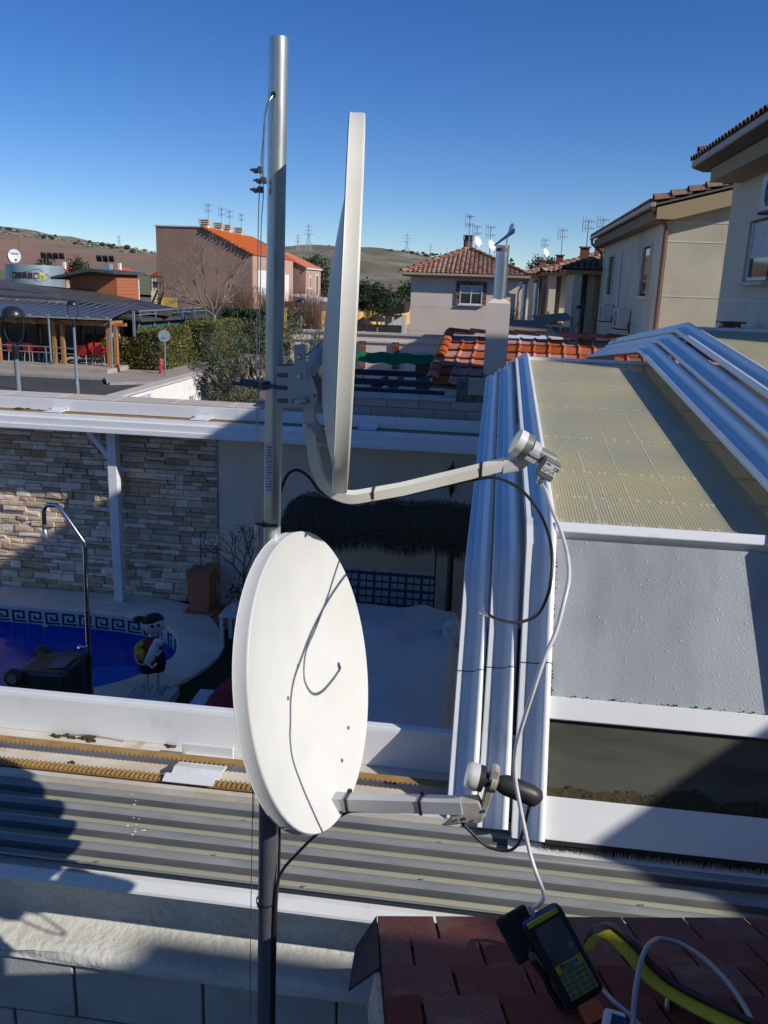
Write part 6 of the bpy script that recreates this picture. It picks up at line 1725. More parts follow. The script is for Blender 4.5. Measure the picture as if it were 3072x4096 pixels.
def hedge(name, label, x0, x1, y0, y1, z1, n, m='hedge_leaf', size=.06, grp=None, bump=.12):
    h = thing(name, label, 'hedge', ((x0 + x1) / 2, (y0 + y1) / 2, 0), grp)
    def sm(u, v): return fbm(u * 1.3, v * 1.3, x0) * bump
    core = MB().box(x0 + .1, x1 - .1, y0 + .1, y1 - .1, 0, z1 - .12).build('core', 'scrub', h)
    mb = MB(); rr = random.Random(int(x0 * 31))
    A_ = [(x1 - x0) * z1, (x1 - x0) * (y1 - y0), (y1 - y0) * z1, (y1 - y0) * z1]
    tot = sum(A_)
    for i in range(n):
        r = rr.random() * tot
        u, v = rr.random(), rr.random()
        rad = .25
        if r < A_[0]: p = V((x0 + u * (x1 - x0), y0 + sm(u * 4, v * 3), v * z1)); nn = V((0, -1, .2))
        elif r < A_[0] + A_[1]: p = V((x0 + u * (x1 - x0), y0 + v * (y1 - y0), z1 + sm(u * 4, v * 3))); nn = V((0, 0, 1))
        elif r < A_[0] + A_[1] + A_[2]: p = V((x1 + sm(u * 4, v * 3), y0 + u * (y1 - y0), v * z1)); nn = V((1, 0, .2))
        else: p = V((x0 + sm(u * 4, v * 3), y0 + u * (y1 - y0), v * z1)); nn = V((-1, 0, .2))
        # soften the corners
        p.x = min(max(p.x, x0 + max(0, p.z - z1 + rad) * .35), x1 - max(0, p.z - z1 + rad) * .35)
        p += nn * rr.uniform(-.10, .05)
        a = (nn * .6 + V((rr.uniform(-1, 1), rr.uniform(-1, 1), rr.uniform(-.4, 1.2)))).normalized(); b_ = a.orthogonal().normalized()
        b_ = Matrix.Rotation(rr.uniform(0, 6.28), 3, a) @ b_; s = size * rr.uniform(.6, 1.5)
        mb.add([p, p + a * s + b_ * s * .45, p + a * 2 * s, p + a * s - b_ * s * .45], [(0, 1, 2, 3)])
    tag(mb.build('foliage', m, h), kind='stuff')
    return h


hedge('clipped_hedge', 'low stretch of clipped hedge next to the red chairs', -18.4, -16.6, 38.5, 39.5, 1.38, 5200)
hedge('clipped_hedge', 'tall square block of clipped hedge behind the hydrant', -16.6, -15.45, 38.45, 42.6, 1.86, 7000)
hedge('clipped_hedge', 'separate clipped hedge block with a yellow top at the end of the row', -16.2, -14.55, 43.6, 49, 2.08, 7000)
hedge('dark_hedge', 'dark green hedge below the bare tree', -16.2, -13.4, 50, 51, 2.55, 2500, 'dark_leaf', .09)

# ---- restaurant
rs = thing('restaurant', 'low restaurant with dark sloping roofs and a grey metal drum', 'restaurant', (-24, 44, 0))
MB().box(-45, -17.0, 36.1, 60, -.1, .30).build('terrace_slab', 'concrete', rs)
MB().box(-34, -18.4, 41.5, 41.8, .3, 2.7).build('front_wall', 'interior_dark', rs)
for i in range(10):
    x = -27.6 + i * .95
    MB().box(x, x + .9, 41.44, 41.49, .35, 2.4).build('glass_panel', 'dark_glass', rs)
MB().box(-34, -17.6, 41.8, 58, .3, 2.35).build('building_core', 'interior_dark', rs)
# blue sheet canopy with standing seams
def cn(u, v): return V((-30 + 12.9 * u - .0 * v, 36.9 + 5.2 * v, 2.46 + .55 * v))
MB().prism([cn(0, 0), cn(1, 0), V((-18.3, 42.1, 2.75)), cn(0, 1)], (0, 0, .05)).build('canopy_sheet', 'blue_roof', rs)
for i in range(27):
    u = i / 27
    MB().bar(cn(u, 0) + V((0, 0, .07)), cn(u * .96, 1) + V((0, 0, .02)), .03, .045).build('canopy_seam', 'blue_roof', rs)
MB().box(-30, -17.05, 36.80, 36.92, 2.40, 2.47).build('gutter', 'roof_sheet', rs)
for i in range(14): MB().box(-29.3 + i * .92, -29.14 + i * .92, 36.78, 36.85, 2.48, 2.53).build('gutter_clip', 'roof_sheet', rs)
for i in range(13): MB().bar((-30 + i * .92, 36.95, 2.18), (-30 + i * .92, 41.5, 2.72), .07, .14).build('rafter', 'wood', rs)
MB().box(-30, -17.2, 37.35, 37.5, 2.10, 2.30).build('plate_beam', 'wood', rs)
for x in (-25.4, -22.9, -20.15, -19.75, -17.55, -17.2):
    MB().box(x, x + .16, 37.3, 37.46, .3, 2.12).build('timber_post', 'wood', rs)
for x in (-22.75, -20.02, -17.1):
    MB().tube([(x, 36.85, .25), (x, 36.85, 2.42)], .05, 8).build('down_pipe', 'lamp_post', rs)
# main roof: dark sloping wedge
lo_ = [V((-36, 42.15, 3.06)), V((-25.4, 42.15, 3.06)), V((-22, 42.15, 3.0)), V((-18.0, 42.15, 2.55)), V((-16.6, 42.6, 2.42))]
up_ = [V((-36, 48, 3.68)), V((-28.9, 48, 3.68)), V((-23.3, 48, 3.35)), V((-20.6, 48, 2.95)), V((-17.8, 47, 2.56))]
for k in range(4):
    MB().prism([lo_[k], lo_[k + 1], up_[k + 1], up_[k]], (0, 0, .12)).build('roof_plane', 'dark_roof', rs)
MB().prism([(-36, 44.5, 3.42), (-27.0, 44.4, 3.42), (-23.0, 44.2, 3.12), (-23.0, 44.3, 3.16), (-28.5, 47.5, 3.80), (-36, 47.5, 3.80)], (0, 0, .10)).build('upper_roof', 'dark_roof', rs)
MB().box(-25.0, -22.0, 48.2, 49, 2.4, 3.4).build('clerestory', 'interior_dark', rs)
# drum with the sign
MB().lathe([(1.68, 2.8), (1.68, 4.80), (1.62, 4.80), (1.62, 4.5)], (-28.25, 50.8, 0), n=48).build('drum', 'cyl_metal', rs, smooth=40)
# orange clad box with flat roof
ob = MB().box(-24.6, -21.8, 48.0, 51, 2.3, 4.45).build('clad_box', 'mortar_dark', rs)
for r in range(9):
    z0 = 2.5 + r * .2
    MB().box(-24.6, -21.8, 47.96, 47.998, z0, z0 + .19).build('board', 'orange_clad', rs)
    MB().box(-21.798, -21.76, 47.96, 51.0, z0, z0 + .19).build('board', 'orange_clad', rs)
MB().prism([(-25.2, 46.9, 4.02), (-22.9, 46.9, 4.52), (-21.45, 46.9, 4.42), (-21.45, 46.9, 4.56), (-22.9, 46.9, 4.68), (-25.2, 46.9, 4.16)], (0, 4.6, 0)).build('box_roof', 'dark_roof', rs)
MB().box(-23.6, -23.1, 50, 50.5, 4.5, 5.0).build('roof_unit', 'cyl_metal', rs)
# glazed corner with railing
MB().prism([(-17.0, 40.0, 2.22), (-16.9, 50.0, 2.12), (-18.5, 50, 2.4), (-18.5, 40, 2.4)], (0, 0, .12)).build('corner_roof', 'dark_roof', rs)
MB().prism([(-17.3, 40.3, .3), (-17.2, 49.8, .3), (-17.3, 49.8, .3), (-17.4, 40.3, .3)], (0, 0, 1.85)).build('corner_glass', 'teal_glass', rs)
for k in range(6):
    p = V((-17.2, 40.2, 0)).lerp(V((-17.1, 49.5, 0)), k / 5)
    MB().bar((p.x, p.y, .3), (p.x, p.y, 2.3), .07, .07).build('mullion', 'lamp_post', rs)
    MB().bar((p.x, p.y + .2, 2.30), (p.x, p.y + .2, 2.72), .04, .04).build('rail_post', 'lamp_post', rs)
MB().bar((-17.2, 40.2, 2.72), (-17.1, 49.7, 2.72), .05, .05).bar((-17.2, 40.2, 2.55), (-17.1, 49.7, 2.55), .04, .04).build('roof_rail', 'lamp_post', rs)
MB().bar((-17.2, 39.6, .3), (-17.2, 39.6, 2.75), .1, .1).build('corner_post', 'lamp_post', rs)
MB().bar((-17.9, 37.4, 2.2), (-16.6, 37.4, 2.2), .14, .14).bar((-17.2, 36.9, 2.28), (-17.2, 38.2, 2.28), .14, .14).build('corner_beam', 'wood', rs)

# sign tiles curved round the drum
def drum(ang, z, r=1.695): return V((-28.25 + r * math.sin(R(ang)), 50.8 - r * math.cos(R(ang)), z))
sn = thing('drum_sign', 'row of coloured letter tiles inside a cloud outline on the metal drum', 'sign', tuple(drum(5, 4.2)))
a0 = -14.5
for k, (m, ch_, cm_) in enumerate((('sign_black', 'v', 'sign_yellow'), ('sign_purple', None, None), ('sign_purple', None, None), ('sign_purple', None, None), ('sign_purple', 'e', 'tile_pale'), ('sign_yellow', 'u', 'sign_black'))):
    ang = a0 + k * 11.2
    p = drum(ang, 4.18 + (.02 if k == 2 else 0)); x = V((math.cos(R(ang)), math.sin(R(ang)), 0)); nn = V((math.sin(R(ang)), -math.cos(R(ang)), 0)); up = V((0, 0, 1))
    tl = (.0, .0, .12, .0, 0, -.03)[k]
    x2 = x * math.cos(tl) + up * math.sin(tl); up2 = up * math.cos(tl) - x * math.sin(tl)
    MB().obox(p, x2 * .13, up2 * .17, nn * .012).build('letter_tile', m, sn)
    if ch_: text_mb(ch_, .40, frame(p + nn * .015, x2, up2), .01).build('letter', cm_, sn)
cl_ = [(12, 4.42), (20, 4.46), (27, 4.54), (35, 4.55), (41, 4.46), (44, 4.34), (52, 4.24), (55, 4.08), (50, 3.95), (44, 3.92), (38, 3.86), (31, 3.88), (26, 3.96), (22, 4.02), (14, 4.0), (8, 4.06), (6, 4.2), (8, 4.34), (12, 4.42)]
MB().tube([drum(a, z, 1.692) for a, z in [(p.x, p.y) for p in spline([(a, z, 0) for a, z in cl_], 4)]], .014, 5).build('cloud_outline', 'sign_grey', sn)
# dish on the drum
td = thing('roof_dish', 'white satellite dish with a maker name standing on the metal drum', 'satellite dish', (-28.3, 50.0, 4.8))
dn = V((.62, -.78, .10)).normalized(); dt = V((.78, .62, 0)).normalized(); du_ = dn.cross(dt)
if du_.z < 0: du_ = -du_
dc = V((-29.0, 49.9, 5.28))
m = MB(); vs_ = [dc - dn * .06]
for k in range(28):
    a = 2 * math.pi * k / 28; vs_.append(dc + dt * .36 * math.cos(a) + du_ * .40 * math.sin(a))
m.add(vs_, [(0, 1 + k, 1 + (k + 1) % 28) for k in range(28)]).build('reflector', 'dish_white', td, smooth=60)
text_mb('Televes', .15, frame(dc + dn * .005 + du_ * .14, dt, du_), .003).build('lettering', 'ink', td)
MB().tube([(-28.98, 50.05, 4.5), (-29.03, 50.0, 5.25)], .04, 8).build('mount', 'lamp_post', td)
MB().tube([dc - du_ * .38, dc - du_ * .42 + dn * .4], .02, 6).box(-28.8, -28.67, 49.5, 49.62, 4.98, 5.1).build('arm', 'lamp_post', td)
wh = thing('whip_mast', 'thin whip mast rising from the metal drum', 'mast', (-28.9, 51, 4.8))
MB().tube([(-29.3, 51, 4.4), (-29.3, 51, 6.75)], .018, 5).build('rod', 'gutter_brown', wh)


def floods(x, y, z, n, label, base):
    t_ = thing('floodlight_mast', label, 'floodlights', (x, y, base), 'sports floodlights')
    MB().tube([(x, y, base), (x, y, z + .3)], .07, 6).build('pole', 'roof_sheet', t_)
    MB().bar((x - .3 * n, y, z), (x + .3 * n, y, z), .06, .06).build('cross_bar', 'lamp_post', t_)
    for k in range(n):
        xx = x - .3 * n + .3 + k * .6
        MB().obox((xx, y - .1, z + .25), (.22, .05, 0), (-.03, .1, .08), (.02, -.12, .2)).build('floodlight', 'lamp_black', t_)


floods(-45.4, 78, 5.45, 2, 'pair of floodlights peeking up behind the drum beside the white dish', 0)
floods(-41.5, 78, 5.7, 4, 'row of four floodlights above the metal drum', 0)
floods(-36.35, 78, 5.6, 3, 'floodlights above the orange clad box', 0)
MB_ = None

# ---- terrace furniture and railing
rl2 = thing('terrace_railing', 'low grey tube railing along the restaurant terrace', 'railing', (-20, 36.3, .3))
for za in (.85, .60):
    MB().tube([(-27, 36.4, .3 + za), (-19.95, 36.4, .3 + za)], .022, 6).build('rail', 'lamp_post', rl2)
    MB().tube([(-19.95, 36.4, .3 + za), (-18.6, 36.4, .26 + za)], .022, 6).build('rail', 'lamp_post', rl2)
for x in (-24.2, -22.55, -21.4, -20.8, -20.0, -18.6):
    MB().tube([(x, 36.4, .3), (x, 36.4, 1.14)], .024, 6).build('baluster', 'lamp_post', rl2)


def red_chair():
    t_ = thing('red_chair', 'red plastic terrace chair', 'chair', (0, 0, 0), 'red plastic chairs on the restaurant terrace')
    MB().box(-.22, .22, -.22, .22, .42, .46).build('seat', 'red_plastic', t_)
    MB().prism([(-.22, .20, .46), (.22, .20, .46), (.25, .30, .88), (-.25, .30, .88)], (0, .03, 0)).build('backrest', 'red_plastic', t_)
    for s in (-1, 1):
        MB().box(s * .25 - .03, s * .25 + .03, -.2, .25, .62, .66).build('armrest', 'red_plastic', t_)
        for yy in (-.19, .2): MB().bar((s * .2, yy, .42), (s * .23, yy * 1.15, 0), .03, .03).build('leg', 'roof_sheet', t_)
        MB().bar((s * .25, -.18, .44), (s * .25, -.18, .63), .03, .03).build('arm_post', 'red_plastic', t_)
    return t_


c0 = red_chair()
spots = [(-22.35, 37.9, 3.14, 'left red chair of the pair by the timber post'), (-21.55, 37.9, 3.0, 'right red chair of the pair by the timber post'), (-20.9, 38.0, 1.6, 'red chair turned sideways against the timber post'), (-19.55, 39.2, -1.5, 'red chair standing back in the terrace shade'), (-18.95, 37.9, 3.1, 'red chair with its back to the road beside the hedge'), (-18.25, 37.9, 3.3, 'red chair closest to the hedge with its back to the road'), (-18.85, 39.3, .3, 'red chair in sunlight behind the red table'), (-17.7, 38.7, -1.5, 'red chair half hidden by the hedge')]
for i, (x, y, a, lab) in enumerate(spots):
    o = c0 if i == 0 else copy_tree(c0)
    o.location = (x, y, .3); o.rotation_euler = (0, 0, a); o['label'] = lab
for k, (x, y, lab) in enumerate(((-18.4, 38.6, 'red round table among the chairs beside the hedge'), (-21.3, 38.7, 'red round table behind the chairs by the timber post'))):
    t_ = thing('red_table', lab, 'table', (x, y, .3), 'red terrace tables')
    MB().lathe([(.42, .70), (.44, .72), (.42, .74)], (x, y, .3), n=20).build('table_top', 'red_plastic', t_)
    MB().tube([(x, y, .3), (x, y, 1.0)], .04, 8).build('stem', 'roof_sheet', t_)
    MB().lathe([(.25, 0), (.25, .03)], (x, y, .3), n=14).build('foot', 'roof_sheet', t_)
wb = thing('menu_board', 'white board with red lettering on the restaurant terrace', 'board', (-18.6, 40.5, .3))
MB().box(-19.0, -18.3, 40.4, 40.44, 1.1, 2.2).build('panel', 'white_wall', wb)
MB().lathe([(.13, 0), (.13, .006)], (-18.55, 40.398, 1.85), (0, -1, 0), 14).build('emblem', 'red_plastic', wb)
MB().box(-19.0, -18.3, 40.39, 40.4, 2.14, 2.2).build('red_edge', 'red_plastic', wb)
MB().bar((-18.9, 40.45, .3), (-18.9, 40.45, 1.1), .05, .05).bar((-18.4, 40.45, .3), (-18.4, 40.45, 1.1), .05, .05).build('legs', 'lamp_black', wb)
sb = thing('sandwich_board', 'small white leaning board behind the red table', 'board', (-19.1, 40.2, .3))
MB().prism([(-19.3, 40.0, .3), (-19.05, 40.0, .3), (-19.05, 40.1, 1.2), (-19.3, 40.1, 1.05)], (0, .03, 0)).build('panel', 'white_wall', sb)

# ---- brown terrace houses
br_ = thing('brown_house', 'large brown gable end with an orange tiled roof behind the bare tree', 'house', (-24, 74, 0))
MB().prism([(-28.2, 70, 0), (-20.15, 70, 0), (-20.15, 70, 6.42), (-24.1, 70, 8.36), (-28.2, 70, 8.36)], (0, 14, 0)).build('wall', 'brown_render', br_)
MB().prism([(-28.3, 69.9, 8.37), (-24.1, 69.9, 8.37), (-24.1, 69.9, 8.47), (-28.3, 69.9, 8.47)], (0, 14, 0)).build('parapet', 'coping_pale', br_)
MB().prism([(-24.2, 69.8, 8.38), (-19.95, 69.8, 6.36), (-19.95, 69.8, 6.46), (-24.2, 69.8, 8.50)], (0, 14.6, 0)).build('roof', 'orange_roof', br_)
MB().box(-20.15, -20.05, 70.0, 84, .6, 6.36).build('lit_face', 'tan_render', br_)  # sunlight put into the colour: paler copy of the brown gable
MB().box(-20.06, -20.03, 71.2, 75.0, 3.2, 5.2).build('shutter', 'white_wall', br_)
MB().box(-20.05, -20.02, 80.8, 82.2, 2.6, 5.0).build('shutter', 'white_wall', br_)
MB().box(-28.25, -26.6, 69.93, 70.0, 0, 2.75).build('yellow_plinth', 'yellow_wall', br_)
MB().box(-27.9, -27.8, 69.8, 69.92, 0, 2.85).build('yellow_post', 'yellow_wall', br_)
ga = MB().box(-23.2, -20.4, 69.9, 69.99, .2, 2.6).build('garage_door', 'shutter_pale', br_)
for k in range(6): MB().box(-23.0, -21.3, 69.87, 69.9, 1.5 + k * .18, 1.62 + k * .18).build('louvre', 'dark_roof', ga)
MB().box(-23.0, -21.3, 69.88, 69.9, .2, 1.4).build('lower_panel', 'dark_roof', ga)
rw_ = V((-24.2, 0, 8.44)); dv = V((4.25, 0, -2.04))
for k in range(13):
    p = V((-24.0, 69.78, 8.32)) + V((4.05, 0, -1.95)) * (k / 13)
    MB().box(p.x, p.x + .16, 69.7, 69.86, p.z - .07, p.z + .05).build('verge_tile', 'orange_roof', br_)
for k, (x, y) in enumerate(((-24.3, 70.8), (-24.3, 74.3), (-24.3, 76.6), (-24.3, 80.2), (-21.9, 83.5))):
    z = 8.5 if k < 4 else 8.3
    c_ = thing('vent_chimney', ('slatted white chimney at the front end of the orange roof', 'second slatted chimney on the orange ridge', 'third slatted chimney on the orange ridge', 'last slatted chimney on the orange ridge', 'brown slatted chimney beside the mast')[k], 'chimney', (x, y, z - .3))
    MB().box(x - .34, x + .34, y - .3, y + .3, z - .6 if k < 4 else 5.8, z + .12).build('stack', 'coping_pale' if k < 4 else 'tan_render', c_)
    for j in range(3): MB().box(x - .42, x + .42, y - .4, y + .4, z + .16 + j * .15, z + .24 + j * .15).build('slat', 'coping_pale', c_)
    MB().box(x - .25, x + .25, y - .22, y + .22, z + .12, z + .55).build('core', 'interior_dark', c_)
    if k < 5: antenna((x + .1, y + .6, z), 1.75, ('aerial behind the front slatted chimney', 'widest aerial behind the second slatted chimney', 'aerial behind the third slatted chimney', 'aerial at the end of the orange ridge', 'aerial behind the brown slatted chimney')[k], 4)
b2_ = thing('brown_house', 'smaller brown terrace house with narrow white windows further along', 'house', (-19, 88, 0))
MB().prism([(-24.2, 85, 0), (-19.05, 85, 0), (-19.05, 85, 5.75), (-22.5, 85, 7.2), (-24.2, 85, 7.2)], (0, 7.0, 0)).build('wall', 'brown_render', b2_)
MB().prism([(-24.2, 84.8, 7.24), (-22.5, 84.8, 7.24), (-18.85, 84.8, 5.70), (-18.85, 84.8, 5.82), (-22.5, 84.8, 7.36), (-24.2, 84.8, 7.36)], (0, 7.4, 0)).build('roof', 'orange_roof', b2_)
MB().box(-19.05, -18.96, 85, 92, .3, 5.70).build('lit_face', 'tan_render', b2_)  # sunny side again painted paler than the brown wall
MB().box(-18.9, -18.8, 84.7, 92.2, 5.62, 5.74).build('gutter', 'white_aluminium', b2_)
for ya, yb, z0, z1 in ((86.3, 87.1, 3.7, 5.0), (89.4, 90.5, 2.9, 5.2)):
    wv = MB().box(-18.96, -18.90, ya, yb, z0, z1).build('window', 'window_white', b2_)
    MB().box(-18.905, -18.89, ya + .2, yb - .2, z0 + .2, z1 - .15).build('pane', 'dark_glass', wv)
aw_ = thing('terrace_awning', 'white sheet awning on dark posts in front of the brown terrace', 'awning', (-17, 80, 0))
MB().prism([(-18.9, 78, 3.15), (-15.2, 78, 2.65), (-15.2, 84, 2.65), (-18.9, 84, 3.15)], (0, 0, .12)).build('sheet', 'white_aluminium', aw_)
for y in (78.2, 81, 83.8): MB().box(-15.4, -15.25, y, y + .15, 0, 2.66).build('post', 'lamp_black', aw_)
yf = thing('yellow_fence_wall', 'yellow wall with dark railings in front of the brown terrace', 'wall', (-14, 66, 0))
MB().box(-16.0, -13.6, 62, 62.3, 0, 1.5).build('wall', 'yellow_wall', yf)
for k in range(5):
    MB().box(-16.0 + k * .55, -15.8 + k * .55, 61.9, 62.3, 1.5, 2.5).build('pier', 'yellow_wall', yf)
    if k < 4: MB().box(-15.8 + k * .55, -15.45 + k * .55, 62.08, 62.12, 1.5, 2.4).build('railing', 'lamp_black', yf)
MB().box(-13.75, -13.45, 62, 78, 0, 2.2).build('return_wall', 'yellow_wall', yf)
yf2 = thing('yellow_garden_wall', 'long yellow wall under the ivy hedge along the side road', 'wall', (-9, 75, 0))
MB().prism([(-11.8, 70, 0), (-11.2, 70, 0), (-10.3, 112, 0), (-10.9, 112, 0)], (0, 0, 2.15)).build('wall', 'yellow_wall', yf2)
MB().box(-12.2, -11.5, 69.5, 70, 0, 2.6).build('pier', 'yellow_wall', yf2)
MB().box(-11.0, -10.4, 84, 84.5, 0, 2.9).build('pier', 'tan_render', yf2)


def blob_tree(name, label, loc, rx, ry, rz, zc, n, m, size, seed, grp=None, cat='tree', trunk=True):
    t_ = thing(name, label, cat, loc, grp); rr = random.Random(seed); x, y, z = loc
    if trunk:
        MB().tube([(x, y, 0), (x + .05, y, zc * .6), (x, y, zc)], [.2, .15, .06], 7).build('trunk', 'bark', t_)
    cs_ = []
    for k in range(46):
        while True:
            p = V((rr.uniform(-1, 1), rr.uniform(-1, 1), rr.uniform(-1, 1)))
            if .4 < p.length < 1: break
        cs_.append(V((x + p.x * rx, y + p.y * ry, zc + p.z * rz)))
    mb = MB(); leaf_cloud(mb, cs_, n, min(rx, rz) * .22, size, rr, .6)
    tag(mb.build('crown' if cat == 'tree' else 'foliage', m, t_), kind='stuff')
    return t_


blob_tree('ivy_hedge', 'dense dark green ivy hedge over the long yellow wall', (-9.8, 74, 0), 1.2, 3, 1.15, 3.3, 3600, 'dark_leaf', .12, 1, cat='hedge', trunk=False)
blob_tree('ivy_hedge', 'second ivy hedge mass nearer the end of the yellow wall', (-8.6, 88, 0), 1.5, 8, 1.2, 3.6, 3600, 'dark_leaf', .13, 2, cat='hedge', trunk=False)
blob_tree('ivy_hedge', 'tall dark shrub at the edge of the upper dish', (-12.1, 78, 0), .9, 2, 1.6, 3.0, 2200, 'dark_leaf', .12, 3, cat='hedge', trunk=False)
blob_tree('pine_tree', 'dark conifer behind the smaller brown house', (-21.5, 103, 0), 1.6, 1.6, 2.6, 5.0, 2200, 'dark_leaf', .16, 4)
blob_tree('pine_tree', 'dark pine above the roofs of the far row', (5.6, 120, 0), 1.9, 1.5, 1.5, 7.2, 1800, 'dark_leaf', .16, 5)
blob_tree('cypress_tree', 'slim dark cypress above the right end of the hipped roof', (1.5, 130, 0), .35, .4, 2.6, 6.4, 900, 'dark_leaf', .14, 6)
blob_tree('fir_tree', 'dark fir behind the metal drum', (-39.0, 72, 0), .9, 1.0, 1.1, 4.4, 1500, 'dark_leaf', .12, 7)
blob_tree('fir_tree', 'dark fir above the low restaurant roof', (-45.0, 90, 0), 1.2, 1.0, 1.5, 4.4, 1500, 'dark_leaf', .13, 8)
for k, (x, y, s, lab) in enumerate(((-15.5, 58, 1.0, 'rust coloured leafless shrub under the bare tree'), (-17.9, 60, 1.1, 'rust coloured leafless shrub by the garage door'), (-13.2, 57, .9, 'tall rust coloured shrub beside the mast'), (-12.0, 56, .9, 'rust coloured shrub before the yellow railings'), (-20.3, 62, .8, 'low rust coloured shrub under the metal stairs'))):
    t_ = thing('dry_shrub', lab, 'shrub', (x, y, 0), 'rust coloured dry shrubs'); m = MB(); rr = random.Random(40 + k)
    for i in range(420):
        a = rr.uniform(0, 6.28); r0 = rr.uniform(0, .7) * s; h = rr.uniform(1.8, 3.6) * s
        p = V((x + math.cos(a) * r0 * .8, y + math.sin(a) * r0 * .6, rr.uniform(0, 1.2))); q = p + V((math.cos(a) * rr.uniform(0, .7), math.sin(a) * .4, h))
        q.z = min(q.z, 3.9)
        d = V((.012, 0, 0)); m.add([p - d, p + d, q + d * .4, q - d * .4], [(0, 1, 2, 3)])
    tag(m.build('stems', 'dry_twig', t_), kind='stuff')
for k, (x, y, s, lab) in enumerate(((-9.3, 118, 1.5, 'bare reddish tree behind the ivy hedge'), (-6.4, 112, 1.6, 'wide bare reddish tree left of the hipped house'))):
    t_ = thing('bare_tree', lab, 'tree', (x, y, 0), 'bare reddish trees'); w = MB()
    twigs(w, V((x, y, 0)), V((0, 0, 1)), 1.5 * s, .12, 6, random.Random(60 + k), .55, None, (2, 3)); w.build('branches', 'dry_twig', t_)

# ---- the bare street tree
bt_ = thing('bare_street_tree', 'leafless plane tree with pale forked trunk behind the hedge', 'tree', (-15.2, 45.2, 0))
rr = random.Random(21); w = MB(); tips = []
w.tube([(-15.25, 45.2, 0), (-15.2, 45.2, 1.2), (-15.1, 45.2, 2.5)], [.17, .14, .12], 9)
for dx, dy, dz, L_ in ((-.85, .2, .85, 1.15), (-.35, -.2, 1.0, 1.2), (.15, .2, 1.1, 1.2), (.65, -.1, .75, 1.0), (-.6, -.4, .6, .9), (.45, .5, 1., 1.1), (-1., 0, .55, 1.0)):
    twigs(w, V((-15.1, 45.2, 2.45)), V((dx, dy, dz)).normalized(), L_, .055, 5, rr, .45, tips, (2, 3))
w.build('trunk', 'bark_pale', bt_)
lf = MB(); leaf_cloud(lf, tips, 260, .05, .035, rr, .7)
tag(lf.build('dead_leaves', 'dry_twig', bt_), kind='stuff')

# ---- metal stairs beside the brown house
sx_ = thing('metal_stairs', 'dark metal fire stairs against the brown gable', 'stairs', (-29, 66, 0))
for k in range(10): MB().box(-27.75 + k * .08, -26.9 + k * .04, 66 + k * .1, 66.25 + k * .1, 1.2 + k * .2, 1.24 + k * .2).build('tread', 'lamp_black', sx_)
for s in (0, 1): MB().bar((-27.8 + s * .9, 66, .9), (-27.1 + s * .5, 67.2, 3.3), .06, .16).build('stringer', 'lamp_black', sx_)
for k in range(5): MB().bar((-27.6 + k * .25, 67.2, 3.3), (-27.6 + k * .25, 67.2, 4.4), .05, .05).build('guard_post', 'lamp_black', sx_)
MB().bar((-27.6, 67.2, 4.4), (-26.6, 67.2, 4.4), .06, .06).bar((-27.6, 67.2, 3.9), (-26.6, 67.2, 3.9), .05, .05).build('guard_rail', 'lamp_black', sx_)

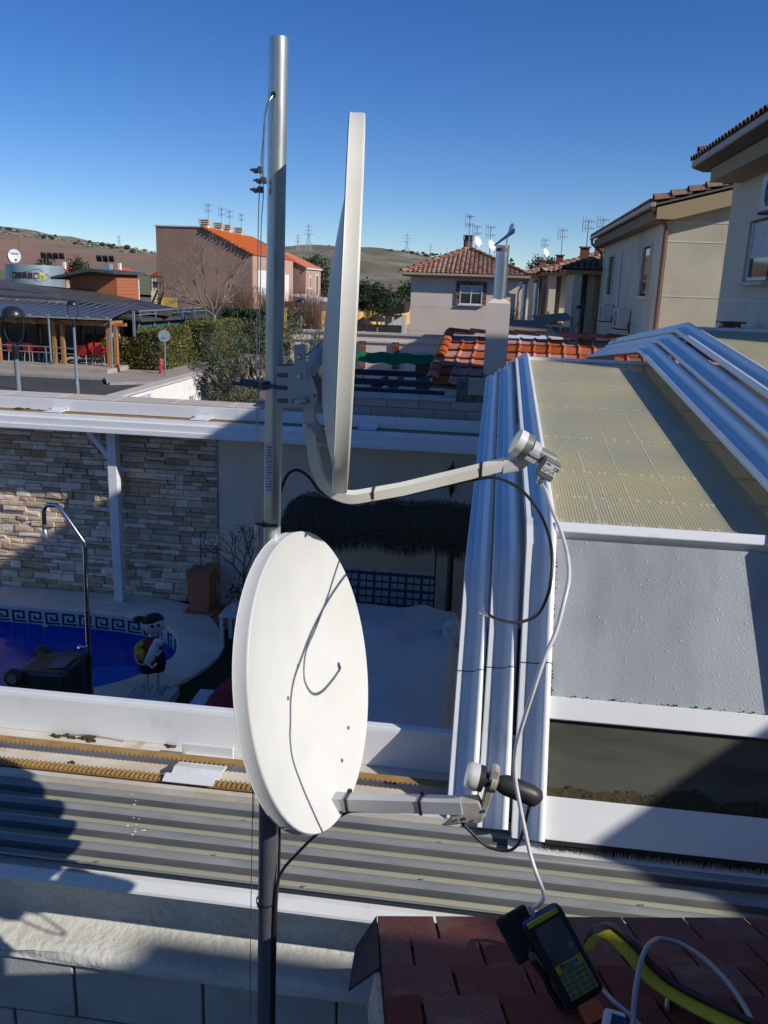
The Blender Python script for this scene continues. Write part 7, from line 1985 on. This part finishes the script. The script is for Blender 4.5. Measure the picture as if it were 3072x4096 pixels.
# ---- far houses beyond the field edge
rr = random.Random(9)
tones = ('tan_render', 'render_cream', 'white_wall', 'render_pink', 'yellow_wall', 'coping_stone', 'orange_clad')
words = ('tan', 'cream', 'white', 'pinkish', 'yellow', 'grey', 'terracotta')
for k in range(6):
    x = -65 + k * 2.55 + rr.uniform(-.6, .6); y = 122 + rr.uniform(-6, 8)
    c = k; wd_ = rr.uniform(2.2, 3.2); hh = rr.uniform(3.8, 4.7)
    h = thing('far_house', '%s far house in the line beyond the metal drum and clad box' % words[c], 'house', (x, y, 0), 'far houses beyond the restaurant')
    MB().box(x, x + wd_, y, y + 5, 0, hh).build('wall', tones[c], h)
    MB().prism([(x - .2, y - .2, hh), (x + wd_ + .2, y - .2, hh), (x + wd_ / 2, y - .2, hh + .9)], (0, 5.4, 0)).build('roof', 'red_tile', h)
    MB().box(x + wd_ * .6, x + wd_ * .6 + .35, y + 1, y + 1.4, hh + .3, hh + 1.5).build('chimney', 'white_wall', h)
    for j in range(2): MB().box(x + .35 + j * wd_ * .5, x + .95 + j * wd_ * .5, y - .03, y, hh - 1.6, hh - .7).build('window', 'dark_glass', h)


# ---- electricity pylons
def pylon(x, y, zb, zt, label, w_=None):
    t_ = thing('electricity_pylon', label, 'pylon', (x, y, zb), 'electricity pylons on the hills')
    h = zt - zb; w_ = w_ or h * .11; m = MB(); r = h * .006
    for sx, sy in ((-1, -1), (1, -1), (1, 1), (-1, 1)):
        m.tube([(x + sx * w_, y + sy * w_, zb), (x + sx * w_ * .25, y + sy * w_ * .25, zb + h * .65), (x + sx * r, y + sy * r, zt)], r, 4)
    for k in range(7):
        z0 = zb + h * .1 * k; z1 = z0 + h * .1; a = w_ * (1 - .115 * k); b_ = w_ * (1 - .115 * (k + 1))
        for s in (-1, 1):
            m.tube([(x - a, y + s * a, z0), (x + b_, y + s * b_, z1)], r * .7, 3); m.tube([(x + a, y + s * a, z0), (x - b_, y + s * b_, z1)], r * .7, 3)
    m.build('lattice', 'roof_sheet', t_)
    for k, f in enumerate((.68, .80, .91)):
        MB().tube([(x - h * (.16 - .03 * k), y, zb + h * f), (x, y, zb + h * (f + .02)), (x + h * (.16 - .03 * k), y, zb + h * f)], r * 1.2, 4).build('cross_arm', 'roof_sheet', t_)


pylon(-176.5, 800, 28, 56.3, 'largest lattice pylon between the mast and upper dish')
pylon(-186.4, 800, 27, 47.4, 'slimmer pylon just beside the largest one')
pylon(-85.8, 800, 27, 50.7, 'lattice pylon above the hipped roof hill slope')
pylon(-64.2, 800, 26, 42.0, 'thin pylon above the left hip of the tiled roof', 1.0)
pylon(-269, 600, 20, 32.7, 'lattice pylon on the left hill above the brown house', 1.6)
hb = thing('hill_hut', 'tiny pale hut on the hillside below the slim pylon', 'hut', (-187, 700, 20))
MB().box(-167, -164, 700, 703, 21, 24.6).build('wall', 'coping_pale', hb)
